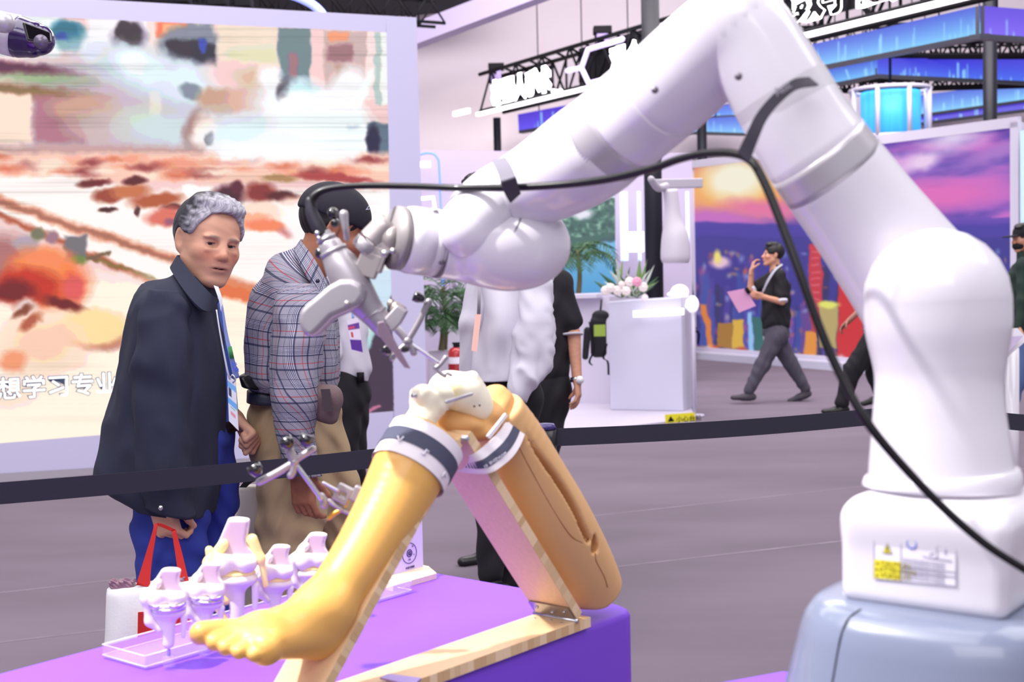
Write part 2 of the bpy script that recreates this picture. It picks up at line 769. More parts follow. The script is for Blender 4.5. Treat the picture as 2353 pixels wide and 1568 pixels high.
o = obj('floor', [(-14, -3, 0), (14, -3, 0), (14, 26, 0), (-14, 26, 0)], [(0, 1, 2, 3)],
        mat('carpet', (113, 101, 115), 0.95, bump=0.4, bscale=400, vary=0.13, vscale=0.9, stretch=(.6, 1.6, 1)), smooth=False)
o['kind'] = 'structure'
floor_ = o
for (xa, ya, xb, yb) in ((-200, 1385, 900, 1262), (1180, 1206, 2400, 1072), (-200, 1500, 900, 1370), (1180, 1330, 2400, 1190)):
    pa_, pb_ = G(xa, ya, .0006), G(xb, yb, .0006)
    nn_ = nrm(np.cross(pb_ - pa_, (0, 0, 1))) * .014
    obj('carpet_seam', [pa_ - nn_, pb_ - nn_, pb_ + nn_, pa_ + nn_], [(0, 1, 2, 3)], mat('carpet_seam', (126, 114, 128), .95, vary=.2, vscale=4), floor_, smooth=False)
v, f = boxg((0, 25.6, 4.5), 14, 0.1, 4.5)
o = obj('wall_back', v, f, mat('wall_paint', (244, 230, 240), 0.8), smooth=False, kind='structure')
v, f = boxg((0, 11.5, 9.3), 14, 14.5, 0.1)
o = obj('ceiling', v, f, mat('ceiling_black', (26, 24, 30), 0.9), smooth=False, kind='structure')
# warm wash on the far wall
spot('wall_wash', (1.0, 23.6, 5.6), (-0.75, 25.5, 4.15), 60, (1, 0.86, 0.6), 36, 0.7, 0.1)
spot('wall_wash', (2.1, 23.6, 5.6), (0.45, 25.5, 4.1), 45, (1, 0.86, 0.6), 34, 0.7, 0.1)

# lavender fascia at the top of the stand behind, added black sheet for the dark ceiling
v, f = slab(P(900, 72, 138), P(1330, -95, 150), P(1330, -40, 150), P(900, 122, 138), 0.25)
obj('trim_1', v, f, mat('fascia', (214, 200, 236), 0.5), smooth=False, kind='structure')
v, f = slab(P(150, -80, 133), P(1112, -110, 133), P(1112, 20, 133), P(150, 90, 133), 0.1)
obj('trim_2', v, f, mat('dark_ceiling_sheet', (34, 30, 38), 0.9), smooth=False, kind='structure')

# ---------------------------------------------------------------- LED wall
SW0, SW1 = 319.0, 284.0      # scale at x=0 and x=870


def sw(px):                  # scale along the LED wall (straight wall: linear in px)
    return SW0 + (SW1 - SW0) * px / 870.0


led = thing('led_wall', 'huge bright video wall in a wide pale lavender frame behind the two visitors', 'screen', (P(450, 1080, sw(450)) * np.array([1, 1, 0])))


_p0, _p1 = P(0, 637, sw(0)), P(870, 618, sw(870))
_p1[2] = _p0[2]
n_led = nrm(np.cross(_p1 - _p0, (0, 0, 1)))
if np.dot(n_led, _p0 - CAM) > 0:
    n_led = -n_led


def LW(px, py):
    return onplane(px, py, _p0, n_led)


def wq(x0, x1, y0a, y0b, y1a, y1b):
    return LW(x0, y0a), LW(x1, y0b), LW(x1, y1b), LW(x0, y1a)


m_frame = mat('led_frame', (208, 204, 236), 0.4)
a, b, c, d = wq(-60, 957, -14, 40, 1110, 1008)
v, f = slab(*wq(-60, 887, -17, 36, 31, 74), 0.35)
obj('frame', v, f, m_frame, led, smooth=False)
v, f = slab(*wq(-60, 905.5, 1024, 945, 1092, 1036), 0.35)
obj('frame', v, f, m_frame, led, smooth=False)
TLs, TRs, BRs, BLs = LW(-60, 31), LW(888, 74), LW(906, 945), LW(-60, 1024)
tr2, br2 = LW(957, 40), LW(984, 1030)
v, f = slab(LW(887, 36), tr2, br2, LW(905.5, 1036), 0.35)
obj('frame', v, f, m_frame, led, smooth=False)
q = [LW(-60, 1092), LW(984, 1030), LW(984, 1060), LW(-60, 1125)]
q[2][2] = q[3][2] = 0
v, f = slab(*q, 0.4)
obj('plinth', v, f, mat('led_plinth', (176, 170, 182), 0.5), led, smooth=False)


def led_picture(X, Y):
    p = Paint(X, Y, (236, 206, 204), warp=7, wscale=20)
    Wt, Gr, Dk = (252, 253, 255), (116, 130, 142), (40, 34, 52)
    # top band: people in a lab
    p.r(-100, 0, 140, 130, (236, 250, 252), 16)
    p.r(60, 140, 470, 360, (196, 178, 190), 40)
    p.e(160, 85, 40, 34, (110, 160, 170), .2)
    p.e(150, 70, 34, 22, (30, 110, 140), .3)
    p.e(142, 86, 14, 10, (30, 60, 160), .4)
    p.e(210, 110, 22, 30, (240, 244, 250), .4)
    p.r(200, 40, 340, 110, (246, 238, 244), 12)
    p.e(296, 88, 42, 40, (150, 140, 160), .2)
    p.e(292, 74, 30, 26, (48, 32, 44), .15)
    p.e(310, 94, 16, 14, (52, 34, 46), .3)
    p.e(288, 112, 26, 14, (130, 144, 156), .3)
    p.r(345, 40, 372, 300, (240, 216, 210), 10)
    p.r(360, 50, 450, 86, (236, 120, 84), 10)
    p.r(375, 56, 420, 76, (250, 170, 120), 8)
    p.e(435, 110, 74, 50, (124, 132, 144), .15)
    p.r(430, 52, 490, 110, (124, 138, 148), 10)
    p.r(382, 92, 462, 138, (34, 30, 48), 8)
    p.r(440, 104, 498, 152, (30, 28, 50), 8)
    p.r(458, 90, 474, 120, (44, 60, 170), 6)
    p.r(500, 60, 636, 220, (232, 214, 196), 12)
    p.r(520, 110, 640, 150, (226, 214, 176), 26, .7)
    p.r(640, 62, 716, 210, (100, 124, 136), 6)
    p.r(664, 120, 684, 180, (176, 110, 116), 10, .8)
    p.r(716, 66, 744, 200, (244, 208, 206), 6)
    p.r(744, 70, 842, 210, (206, 172, 166), 6)
    p.r(756, 74, 800, 96, (240, 150, 110), 8)
    p.r(752, 104, 812, 144, (160, 110, 120), 8)
    p.r(770, 150, 800, 200, (170, 130, 110), 10)
    p.r(842, 72, 862, 230, (246, 220, 216), 5)
    p.r(860, 74, 874, 240, (180, 196, 190), 4)
    p.r(874, 74, 892, 240, (232, 240, 232), 3)
    # arms and white coats
    p.e(40, 160, 120, 16, (96, 30, 60), .4, 5)
    p.e(90, 180, 120, 14, (150, 176, 132), .5, 3, .8)
    p.e(40, 210, 160, 16, (140, 100, 64), .5, 4)
    p.e(380, 180, 200, 52, (206, 220, 232), .35, 18)
    p.e(320, 150, 60, 30, (236, 244, 252), .4, 25)
    p.e(460, 190, 120, 40, (220, 232, 242), .35, 12)
    p.e(560, 185, 90, 40, (238, 204, 204), .3, 15)
    p.e(590, 185, 56, 26, (214, 184, 158), .35, 12, .8)
    p.e(440, 210, 26, 18, (122, 140, 152), .25, 20)
    p.e(500, 232, 50, 28, (196, 156, 132), .25, 10)
    p.e(570, 232, 60, 28, (212, 166, 150), .3, 5)
    p.e(620, 180, 30, 26, (250, 244, 250), .3, 40)
    p.r(-60, 215, 72, 328, (252, 222, 206), 10)
    p.r(76, 222, 200, 330, (166, 104, 116), 18, .85)
    p.e(190, 250, 70, 30, (204, 160, 140), .4)
    p.e(250, 290, 90, 34, (206, 176, 176), .4)
    p.e(330, 280, 60, 36, (202, 216, 190), .5, 0, .8)
    p.e(440, 300, 160, 46, (204, 210, 220), .4)
    p.e(450, 300, 26, 48, (150, 110, 104), .35, 10)
    p.e(472, 310, 34, 46, (250, 230, 224), .3)
    p.e(481, 320, 12, 16, (30, 20, 24), .25, 20)
    p.e(700, 250, 120, 60, (238, 246, 254), .3, 10)
    p.e(660, 206, 20, 30, (40, 24, 40), .3, 30)
    p.e(690, 215, 40, 34, (206, 234, 242), .3, 20)
    p.e(600, 320, 130, 50, (226, 240, 252), .35)
    p.e(740, 300, 120, 84, Wt, .15)
    p.e(690, 260, 70, 50, Wt, .2)
    p.e(800, 340, 70, 34, Wt, .2)
    p.e(640, 330, 60, 26, (236, 246, 254), .2)
    p.e(812, 292, 14, 6, (210, 230, 240), .3)
    p.e(800, 200, 50, 40, (246, 246, 252), .35, 120)
    p.e(830, 220, 12, 60, Wt, .35, 25)
    p.r(846, 284, 900, 370, (96, 116, 132), 6)
    p.e(858, 330, 14, 42, (30, 24, 60), .25)
    # horizon of the desk
    p.r(-100, 336, 470, 362, (186, 146, 140), 18, .8)
    p.r(-100, 352, 900, 420, (246, 196, 178), 14)
    for i in range(34):
        x = (i * 97) % 900
        y = 362 + (i * 37) % 44
        p.e(x, y, 26 + i % 5 * 6, 7 + i % 3 * 3, [(220, 120, 90), (250, 226, 206), (150, 60, 60), (236, 160, 130)][i % 4], .5, 0, .8)
    p.r(500, 330, 820, 372, Wt, 22, .9)
    p.poly([(-100, 408), (160, 402), (330, 440), (560, 436), (900, 440), (900, 700), (560, 740), (-100, 440)], (255, 246, 238), 14)
    p.r(420, 428, 486, 452, (255, 252, 250), 8)
    for (x, y, rx, ry, c) in [(215, 420, 40, 10, (110, 30, 28)), (310, 415, 26, 9, (90, 24, 26)), (250, 450, 36, 16, (150, 60, 40)), (300, 440, 46, 16, (196, 110, 70)),
                              (360, 460, 60, 16, (176, 80, 50)), (400, 478, 30, 8, (120, 50, 40)), (250, 482, 22, 6, (70, 20, 22)), (315, 486, 6, 14, (90, 40, 40)),
                              (380, 500, 46, 20, (214, 110, 96)), (398, 508, 20, 9, (150, 80, 110)), (525, 448, 36, 22, (76, 20, 34)), (545, 430, 14, 14, (90, 26, 40)),
                              (600, 444, 38, 24, (140, 50, 40)), (650, 452, 40, 14, (80, 22, 28)), (560, 500, 70, 26, (244, 170, 140)), (620, 520, 60, 14, (236, 130, 96)),
                              (700, 480, 60, 26, (250, 200, 180)), (600, 480, 70, 12, (250, 220, 206)), (680, 536, 40, 14, (200, 120, 120)), (770, 410, 90, 10, (170, 60, 60)),
                              (640, 410, 40, 9, (180, 140, 90))]:
        p.e(x, y, rx, ry, c, .3, -4 if x < 500 else 4)
    p.poly([(640, 470), (900, 440), (900, 720), (700, 640)], (254, 252, 252), 20, .9)
    # diagonal desk edges
    p.l([(-60, 440), (120, 505), (400, 596), (560, 660), (900, 720)], 22, (214, 128, 96), 14)
    p.l([(-60, 444), (200, 530), (420, 606)], 10, (150, 96, 80), 9, .8)
    p.l([(-60, 470), (150, 560), (420, 680)], 14, (180, 90, 60), 10)
    p.l([(150, 572), (380, 650)], 7, (120, 104, 50), 6, .8)
    p.poly([(-80, 610), (300, 640), (560, 690), (900, 760), (900, 1100), (-80, 1100)], (255, 238, 222), 40)
    p.l([(490, 660), (640, 700)], 34, (226, 116, 64), 12)
    # objects on the desk, left
    p.e(10, 600, 60, 60, (170, 110, 110), .4)
    p.e(60, 560, 28, 22, (176, 160, 168), .3)
    p.e(86, 538, 16, 14, (120, 120, 90), .3)
    p.e(120, 545, 16, 14, (160, 120, 130), .3)
    p.r(150, 540, 200, 596, (116, 106, 116), 8)
    p.e(178, 598, 20, 10, (70, 130, 60), .4)
    p.l([(200, 596), (250, 584)], 9, (120, 90, 60), 5)
    p.e(110, 640, 92, 66, (236, 110, 54), .3, 15)
    p.e(100, 610, 60, 36, (240, 140, 80), .4)
    p.e(60, 660, 80, 44, (190, 46, 22), .3)
    p.e(30, 670, 50, 26, (120, 20, 16), .35)
    p.e(150, 700, 50, 14, (110, 24, 18), .35, 15)
    p.e(170, 660, 26, 30, (226, 90, 80), .3)
    p.e(60, 706, 30, 18, (230, 200, 190), .3)
    p.e(50, 716, 26, 9, (120, 50, 30), .4, -30)
    p.e(215, 772, 78, 30, (150, 56, 40), .3, 4)
    p.e(215, 752, 80, 44, (252, 214, 160), .2)
    p.e(100, 790, 90, 60, (250, 206, 176), .5)
    p.e(30, 830, 30, 26, (234, 150, 110), .4)
    p.e(70, 740, 30, 12, (180, 90, 60), .4, -35)
    p.e(0, 900, 90, 40, (246, 214, 190), .5, 0, .6)
    # right lower corner: teal fan and dark background
    p.poly([(820, 640), (910, 610), (915, 960), (820, 960), (760, 800)], (206, 226, 232), 14)
    p.l([(800, 700), (880, 860)], 14, (160, 204, 210), 10)
    p.l([(850, 660), (860, 860)], 12, (176, 210, 214), 10)
    p.poly([(912, 640), (930, 640), (930, 960), (700, 960), (780, 870), (850, 800)], (60, 54, 72), 5)
    p.l([(840, 950), (870, 936)], 7, (200, 120, 150), 4)
    qz = np.round(p.C / 22.0) * 22.0
    p.C = np.clip(p.C * .35 + qz * .65, 0, 255)
    # scan lines
    n = vn2(np.zeros_like(Y), Y * 0.45, 5) * vn2(X / 160, Y / 40, 8)
    p.C *= (1 - 0.34 * np.clip(n - 0.35, 0, 1) * (Y < 520) - 0.12 * np.clip(n - 0.3, 0, 1) * (Y >= 520))[..., None]
    return p.C


m_led = mat('led_light', None, 0.3, emit=1.05, emit_attr=True, rgb=(255, 255, 255)) if False else mat('led_light', (255, 255, 255), 0.3, emit=1.05, emit_attr=True)
canvas('picture', m_led, led, TLs, TRs, BRs, BLs, 420, 420, led_picture)
# subtitle
tx, ty = nrm(_p1 - _p0), np.array([0, 0, 1.0])
o_txt = LW(-66, 918) + n_led * 0.012
text('subtitle_outline', mat('ink_dark', (60, 70, 96), emit=0.4), led, '我想学习专业医学', o_txt, tx, ty, 54 / 316, 0.001, 0.0075)
text('subtitle', mat('ink_white', (250, 252, 255), emit=1.2), led, '我想学习专业医学', o_txt + n_led * 0.006, tx, ty, 54 / 316, 0.001, 0.0012)

# ---------------------------------------------------------------- ceiling truss over the LED wall
def bar(mb, a, b, r, seg=6):
    v, f = tubeg([a, b], [r, r], seg, 'flat')
    mb.add(v, f)


def truss(name, label, cat, p0, p1, hgt, dep, nseg, r=0.02, parent=None, up=(0, 0, 1)):
    p0, p1 = np.asarray(p0, float), np.asarray(p1, float)
    t = thing(name, label, cat, (p0 + p1) / 2)
    up = np.asarray(up, float)
    e = nrm(p1 - p0)
    sd = nrm(np.cross(e, up))
    for a in (0, 1):
        for b in (0, 1):
            off = up * hgt * a + sd * dep * b
            tube('chord', m_dark, t, [p0 + off, p1 + off], r, seg=8)
    for i in range(nseg):
        a = p0 + (p1 - p0) * i / nseg
        b = p0 + (p1 - p0) * (i + 1) / nseg
        for k in (0, 1):
            o2 = sd * dep * k
            q = (a + o2, b + o2 + up * hgt) if (i + k) % 2 else (a + o2 + up * hgt, b + o2)
            tube('brace', m_dark, t, q, r * 0.6, seg=6)
        tube('brace', m_dark, t, (a, a + up * hgt), r * 0.6, seg=6)
        tube('brace', m_dark, t, (a + up * hgt, b + up * hgt + sd * dep), r * 0.6, seg=6)
    return t


t = truss('ceiling_truss', 'black lattice truss crossing above the video wall', 'truss', P(330, 12, 190), P(1000, 62, 170), 0.34, 0.3, 16, 0.022)
arch = thing('neon_arch', 'pale blue glowing arch above the top edge of the video wall', 'lamp', P(700, 20, 200))
tube('tube', mat('neon_blue', (150, 160, 250), emit=1.1), arch, [P(640, -20, 200), P(690, -4, 200), P(730, 20, 200), P(760, 60, 200)], 0.05, seg=12, n=20)
for i, (x, y, wd2, hh) in enumerate([(420, 2, 36, 18), (500, 6, 46, 22), (560, 8, 40, 24)]):
    box('stage_lamp', m_dark, None, P(x, y, 215), wd2 / 430, 0.1, hh / 430, bevel=0.02)
    o = bpy.context.scene.collection.objects[-1]
    tag(o, ['black stage lamp hanging above the video wall, the one most to the left', 'middle one of three black stage lamps above the video wall', 'black stage lamp above the video wall, closest to the blue arch'][i], 'lamp', 'stage lamps above the video wall')

# ---------------------------------------------------------------- sign truss with letters
T0, T1 = P(1104, 255, 150), P(1820, 84, 217)
T0[2] = T1[2] = 3.86
dT = (T1 - T0)
T2 = T0 + dT * 1.9
eT = nrm(dT)
nT = nrm(np.cross(eT, (0, 0, 1)))
if np.dot(nT, T0 - CAM) > 0:
    nT = -nT
t = truss('sign_truss', 'long black lattice truss carrying the white glowing signs', 'truss', T0 - nT * .4, T2 - nT * .4, 0.56, 0.4, 36, 0.03)
eT = nrm(dT)
nT = nrm(np.cross(eT, (0, 0, 1)))
if np.dot(nT, T0 - CAM) > 0:
    nT = -nT
up = np.array([0, 0, 1.0])


def onT(px, py, off=0.0):
    return onplane(px, py, T0 + nT * off, nT)


v, f = boxg((T0 + T2) / 2 - up * 0.05 + nT * 0.05, np.linalg.norm(T2 - T0) / 2, 0.03, 0.025, eT, nT, up)
o = obj('light_strip', v, f, m_strip, t, smooth=False)
v, f = boxg(T0 - eT * 0.05 - up * 0.02 + nT * 0.3, 0.24, 0.03, 0.035, eT, nT, up)
obj('light_strip', v, f, m_strip, t, smooth=False)
v, f = slab(onT(1330, 190, -.44), onT(1500, 148, -.44), onT(1500, 60, -.44), onT(1330, 112, -.44), .03)
obj('banner', v, f, mat('banner_black', (14, 11, 22), 0.8), t, smooth=False)
v, f = slab(onT(1160, 238, -.44), onT(1262, 212, -.44), onT(1262, 150, -.44), onT(1160, 182, -.44), .03)
obj('banner', v, f, mat('banner_black', (14, 11, 22), 0.8), t, smooth=False)
v, f = slab(onT(1800, 60, -.44), onT(1960, 20, -.44), onT(1960, -90, -.44), onT(1800, -50, -.44), .03)
obj('banner', v, f, mat('banner_black', (14, 11, 22), 0.8), t, smooth=False)


def sign(s, px, py, size_px, sc, label, stretch=1.0, bold=0.012):
    o0 = onT(px, py, 0.08)
    g = text('sign_lettering', m_letter, None, s, o0, eT, up, size_px / sc, 0.01, bold, loc=tuple(o0))
    if stretch != 1.0:
        pass
    tag(g, label, 'sign')
    return g


sign('机器人手术', 1131, 235, 52, 150, 'white glowing lettering at the far end of the black sign truss', bold=0.03)
sign('观众', 1402, 166, 66, 178, 'pair of white glowing characters beside the purple hexagon outline', bold=0.012)
sign('数字健康', 1822, 42, 100, 217, 'white glowing characters 数字健康 on the truss above the blue light bands', bold=0.03)
hx = thing('neon_hexagon', 'lilac glowing hexagon outline with a short arm on the sign truss', 'sign', onT(1370, 145, .12))
m_hex = mat('neon_lilac', (216, 200, 250), emit=1.0)
for path in ([(1304, 163), (1336, 156)], [(1430, 90), (1351, 114), (1336, 156), (1353, 192), (1430, 172)]):
    for a, b in zip(path[:-1], path[1:]):
        tube('tube', m_hex, hx, [onT(a[0], a[1], .12), onT(b[0], b[1], .12)], 0.034, seg=10, cap='round')
for i, (x, y, hh) in enumerate([(1140, 168, 34), (1384, 84, 40)]):
    lb = thing('stage_lamp', ['black and lilac stage lamp on the truss above the far glowing lettering', 'black and lilac stage lamp on the truss above the hexagon'][i], 'lamp', onT(x, y, -.2))
    box('hood', m_dark, lb, onT(x, y - 14, -.2), 0.12, 0.1, 0.05, bevel=0.01)
    box('body', mat('lamp_lilac', (160, 140, 200), 0.5), lb, onT(x, y + 4, -.2), 0.08, 0.09, 0.11, bevel=0.02)
    tube('yoke', m_dark, lb, [onT(x - 12, y + 24, -.2), onT(x - 14, y, -.2), onT(x - 4, y - 16, -.2)], 0.025, seg=8)
for x, y in ((1272, 210), (1279, 211), (1288, 210)):
    g = obj('spot_lamp', *tubeg([onT(x, y, .1), onT(x, y, .16)], [.035, .035], 12), m_strip)
    tag(g, {1272: 'tiny white spot lamp on the sign truss, the one closest to the glowing lettering', 1279: 'middle one of three tiny white spot lamps on the sign truss', 1288: 'tiny white spot lamp on the sign truss, farthest from the glowing lettering'}[x], 'lamp', 'spot lamps on the sign truss')

# ---------------------------------------------------------------- poles
def pole(px0, s, wd, top, label):
    a = P(px0[0], px0[1], s)
    g = a.copy()
    g[2] = 0
    b = a.copy()
    b[2] = top
    o = obj('black_pole', *tubeg([g, b], [wd / 2, wd / 2], 20), m_pole, loc=tuple(g))
    tag(o, label, 'pole')
    return o


pole((1500, 400), 218, 0.19, 4.6, 'thick black pole rising behind the flower arrangement')
pole((2275, 200), 178, 0.175, 5.6, 'black pole rising behind the city mural in front of the blue bands')
pole((1143, 330), 147, 0.12, 3.8, 'thin black pole holding the far end of the sign truss')
pole((1613, 330), 143, 0.16, 4.2, 'black pole behind the left edge of the city mural, under the robot elbow')

# ---------------------------------------------------------------- blue light bands
def streaks(dark, light, purple=0.0, seed=1):
    def fn(X, Y):
        h, w = X.shape
        v = np.linspace(0, 1, h)[:, None] * np.ones((1, w))
        c = np.asarray(dark, float) * (1 - v[..., None]) + np.asarray(light, float) * v[..., None]
        rs = np.random.RandomState(seed)
        for i in range(max(4, w // 5)):
            x = rs.randint(0, w - 2)
            wd2 = rs.randint(1, 3)
            top = rs.rand() ** 0.7
            a = np.clip((v[:, x:x + wd2] - top) * 8, 0, 1) * (0.35 + 0.5 * rs.rand())
            c[:, x:x + wd2] = c[:, x:x + wd2] * (1 - a[..., None]) + np.array([150, 215, 255]) * a[..., None]
        return c
    return fn


m_band = mat('band_light', (255, 255, 255), 0.4, emit=1.0, emit_attr=True)
BL_D, BL_L, BL_P = (60, 90, 215), (110, 180, 250), (90, 60, 220)


def band_ring(name, label, faces):
    t = thing(name, label, 'lamp', P(faces[0][0], faces[0][1], faces[0][8]))
    for i, (x0, y0, x1, y1, x2, y2, x3, y3, s0, s1, dk, lt, sd) in enumerate(faces):
        a, b, c, d = P(x0, y0, s0), P(x1, y1, s1), P(x2, y2, s1), P(x3, y3, s0)
        canvas('panel', m_band, t, a, b, c, d, max(20, int(abs(x1 - x0) / 2.5)), 26, streaks(dk, lt, seed=sd))
        v, f = slab(a, b, c, d, 0.04)
        n = nrm(np.cross(b - a, d - a))
        if np.dot(n, a - CAM) < 0:
            n = -n
        obj('casing', v + n * 0.01, f, mat('casing', (60, 60, 72), 0.5), t, smooth=False)
        v, f = slab(d, c, c - up * 0.05, d - up * 0.05, 0.12)
        obj('bottom_rail', v, f, mat('casing', (60, 60, 72), 0.5), t, smooth=False)
        for j in range(3):
            q = a + (b - a) * (j + .5) / 3
            tube('hanger', m_dark, t, [q, [q[0], q[1], 9.2]], 0.01, seg=5)
    return t


band_ring('light_band_ring', 'largest blue light band with a corner beside the tall pole, right under the glowing characters',
          [(1815, 114, 2252, 13, 2252, 77, 1815, 165, 160, 220, BL_D, (120, 200, 252), 3), (2252, 13, 2470, 30, 2470, 92, 2252, 77, 220, 198, BL_P, (120, 90, 240), 4)])
band_ring('light_band_ring', 'blue light band whose corner points down, second level below the largest one',
          [(1830, 168, 2016, 134, 2016, 170, 1860, 202, 138, 150, BL_D, (110, 190, 250), 5), (2016, 134, 2470, 136, 2470, 192, 2016, 170, 150, 140, (60, 50, 215), (70, 110, 240), 6)])
band_ring('light_band_ring', 'lowest blue light band behind the blue cylinder lantern',
          [(2060, 226, 2470, 172, 2470, 212, 2060, 270, 126, 131, BL_D, (120, 200, 252), 7), (2060, 272, 2470, 216, 2470, 236, 2060, 288, 125.5, 130.5, (80, 60, 200), (90, 80, 230), 8)])
band_ring('light_band_ring', 'violet blue light band under the far end of the sign truss',
          [(1190, 263, 1500, 204, 1500, 250, 1192, 300, 128, 138, (80, 50, 210), (100, 80, 245), 9)])
band_ring('light_band_ring', 'pair of stacked blue light bands seen in the gap under the robot elbow',
          [(1560, 250, 1730, 232, 1730, 262, 1560, 270, 128, 131, BL_D, (90, 150, 250), 10), (1560, 274, 1730, 266, 1730, 306, 1560, 301, 128, 131, BL_D, (120, 190, 252), 11)])
ln = thing('cylinder_lantern', 'round blue glowing lantern drum inside a white ring frame with posts', 'lamp', P(2050, 260, 160))
c0 = P(2046, 262, 160)
tube('drum', mat('drum_blue', (60, 160, 240), emit=0.9, vary=.25, vscale=3, stretch=(4, 4, .2)), ln, [c0 - up * 0.36, c0 + up * 0.31], 0.42, seg=40)
for zz in (-.34, .34):
    ang = np.linspace(0, 2 * math.pi, 40, endpoint=False)
    tube('ring', m_white, ln, np.column_stack([c0[0] + .56 * np.cos(ang), c0[1] + .56 * np.sin(ang), np.full(40, c0[2] + zz)]), 0.03, seg=8, closed=True)
for k in range(8):
    a = k * math.pi / 4 + .2
    q = c0 + np.array([.56 * math.cos(a), .56 * math.sin(a), 0])
    tube('post', m_white, ln, [q - up * .38, q + up * .34], 0.035, seg=8)
tube('hanger', m_dark, ln, [c0 + up * .3, [c0[0], c0[1], 9.2]], 0.02, seg=6)

# a second truss in the gaps behind the bands
truss('ceiling_truss', 'black lattice truss carrying the blue light bands', 'truss', P(1830, 120, 140), P(2460, 100, 140), 0.35, 0.35, 20, 0.02)

truss('ceiling_truss', 'black lattice truss right behind the down-pointing blue band corner', 'truss', P(1960, 132, 146), P(2460, 132, 150), 0.24, 0.3, 22, 0.03)
truss('ceiling_truss', 'black lattice truss between the second and the lowest blue band', 'truss', P(1900, 212, 136), P(2460, 196, 140), 0.16, 0.3, 26, 0.03)
# ---------------------------------------------------------------- city mural
def smur(px):
    return 147 + (200 - 147) * (px - 1590) / 753.0


mu = thing('city_mural', 'large backlit mural of a city skyline at sunset on a purple sky', 'mural', P(1960, 860, 170) * np.array([1, 1, 0]))
tl, tr = P(1590, 598, smur(1590)), P(2336, 590, smur(2336))
mn = nrm(np.cross(tr - tl, (0, 0, 1)))
tl, tr = onplane(1590, 378, tl, mn), onplane(2336, 281, tl, mn)
bl, br = tl.copy(), tr.copy()
bl[2] = br[2] = 0.10


def mural(X, Y):
    p = Paint(X, Y, (100, 70, 180), warp=6, wscale=30)
    p.grad([(270, (66, 44, 150)), (320, (96, 64, 180)), (380, (128, 88, 196)), (440, (190, 110, 210)), (480, (150, 90, 200)), (520, (84, 60, 176)), (560, (66, 50, 150)), (700, (56, 48, 128)), (860, (60, 44, 110))])
    n = fbm(X / 90 + Y / 60, Y / 26, 21, 4)
    p.mix((n - .45) * 4 * (Y < 500) * .75, (206, 110, 208))
    p.mix((.42 - n) * 4 * (Y < 500) * .6, (70, 48, 160))
    p.e(2150, 450, 150, 34, (232, 110, 196), .5, -4)
    p.e(2060, 380, 60, 22, (230, 170, 236), .5, -15)
    p.e(2120, 372, 40, 16, (246, 214, 250), .5, -20)
    p.e(2190, 316, 60, 26, (232, 214, 250), .8, -10)  # lamp reflection on the glossy print, painted as a pale cloud
    p.e(2290, 350, 80, 16, (176, 120, 210), .6, -20)
    p.e(1700, 440, 190, 60, (250, 150, 120), .6)
    p.e(1690, 425, 130, 56, (253, 190, 96), .5)
    p.e(1690, 412, 66, 46, (255, 250, 226), .4)
    p.e(1640, 505, 120, 24, (206, 110, 200), .5, 3)
    p.e(1760, 480, 90, 18, (236, 120, 170), .5, 6)
    # mountains
    ridge = 528 - 26 * fbm(X / 120, X * 0, 31, 4) - (X > 2050) * 0
    p.mix((Y - ridge) / 6 * (Y < 640), (70, 56, 168))
    ridge2 = 552 - 20 * fbm(X / 70, X * 0, 41, 4)
    p.mix((Y - ridge2) / 8, (58, 50, 150))
    rs = np.random.RandomState(12)
    yb = 806 + (X - 1590) * 0.06
    for i in range(150):
        x = rs.uniform(1590, 2345)
        w2 = rs.uniform(6, 18)
        y0 = rs.uniform(600, 760)
        c = [(74, 60, 160), (50, 44, 120), (96, 84, 190), (60, 80, 170), (110, 70, 150), (44, 40, 96)][rs.randint(6)]
        p.r(x, y0, x + w2, 870, c, 3, .8)
    for i in range(260):
        x, y = rs.uniform(1590, 2345), rs.uniform(575, 850)
        c = [(250, 190, 90), (240, 110, 70), (200, 220, 255), (230, 90, 130), (150, 200, 240), (250, 240, 190)][rs.randint(6)]
        p.e(x, y, rs.uniform(2, 8), rs.uniform(2, 7), c, .9, 0, .5)
    p.r(1858, 560, 1890, 700, (206, 50, 70), 4)
    p.r(1862, 700, 1888, 760, (190, 60, 80), 4)
    p.poly([(1925, 600), (1950, 590), (1985, 640), (1990, 850), (1925, 850)], (214, 40, 50), 4)
    for y in range(575, 700, 16):
        p.r(1864, y, 1884, y + 4, (240, 140, 150), 3, .5)
    p.r(1645, 744, 1684, 800, (170, 120, 50), 3)
    p.r(1684, 736, 1710, 800, (226, 180, 70), 3)
    p.r(1720, 720, 1730, 815, (150, 200, 250), 3)
    p.r(1731, 730, 1760, 815, (50, 110, 110), 3)
    p.poly([(1610, 700), (1625, 700), (1640, 812), (1628, 812)], (226, 130, 60), 4)
    p.r(1884, 706, 1924, 800, (190, 170, 110), 4)
    p.e(1904, 700, 24, 9, (236, 236, 110), .3)
    p.r(1850, 760, 1878, 820, (236, 150, 60), 4)
    p.e(1655, 605, 20, 14, (240, 200, 220), .4)
    p.e(1650, 590, 9, 16, (250, 230, 120), .4)
    for i in range(60):
        x = 1590 + i * 12.6
        p.e(x, 800 + (x - 1590) * .075 + (i * 7) % 9, 10, 9, [(240, 110, 50), (214, 60, 40), (250, 170, 80), (240, 220, 230)][i % 4], .5, 0, .8)
    return p.C


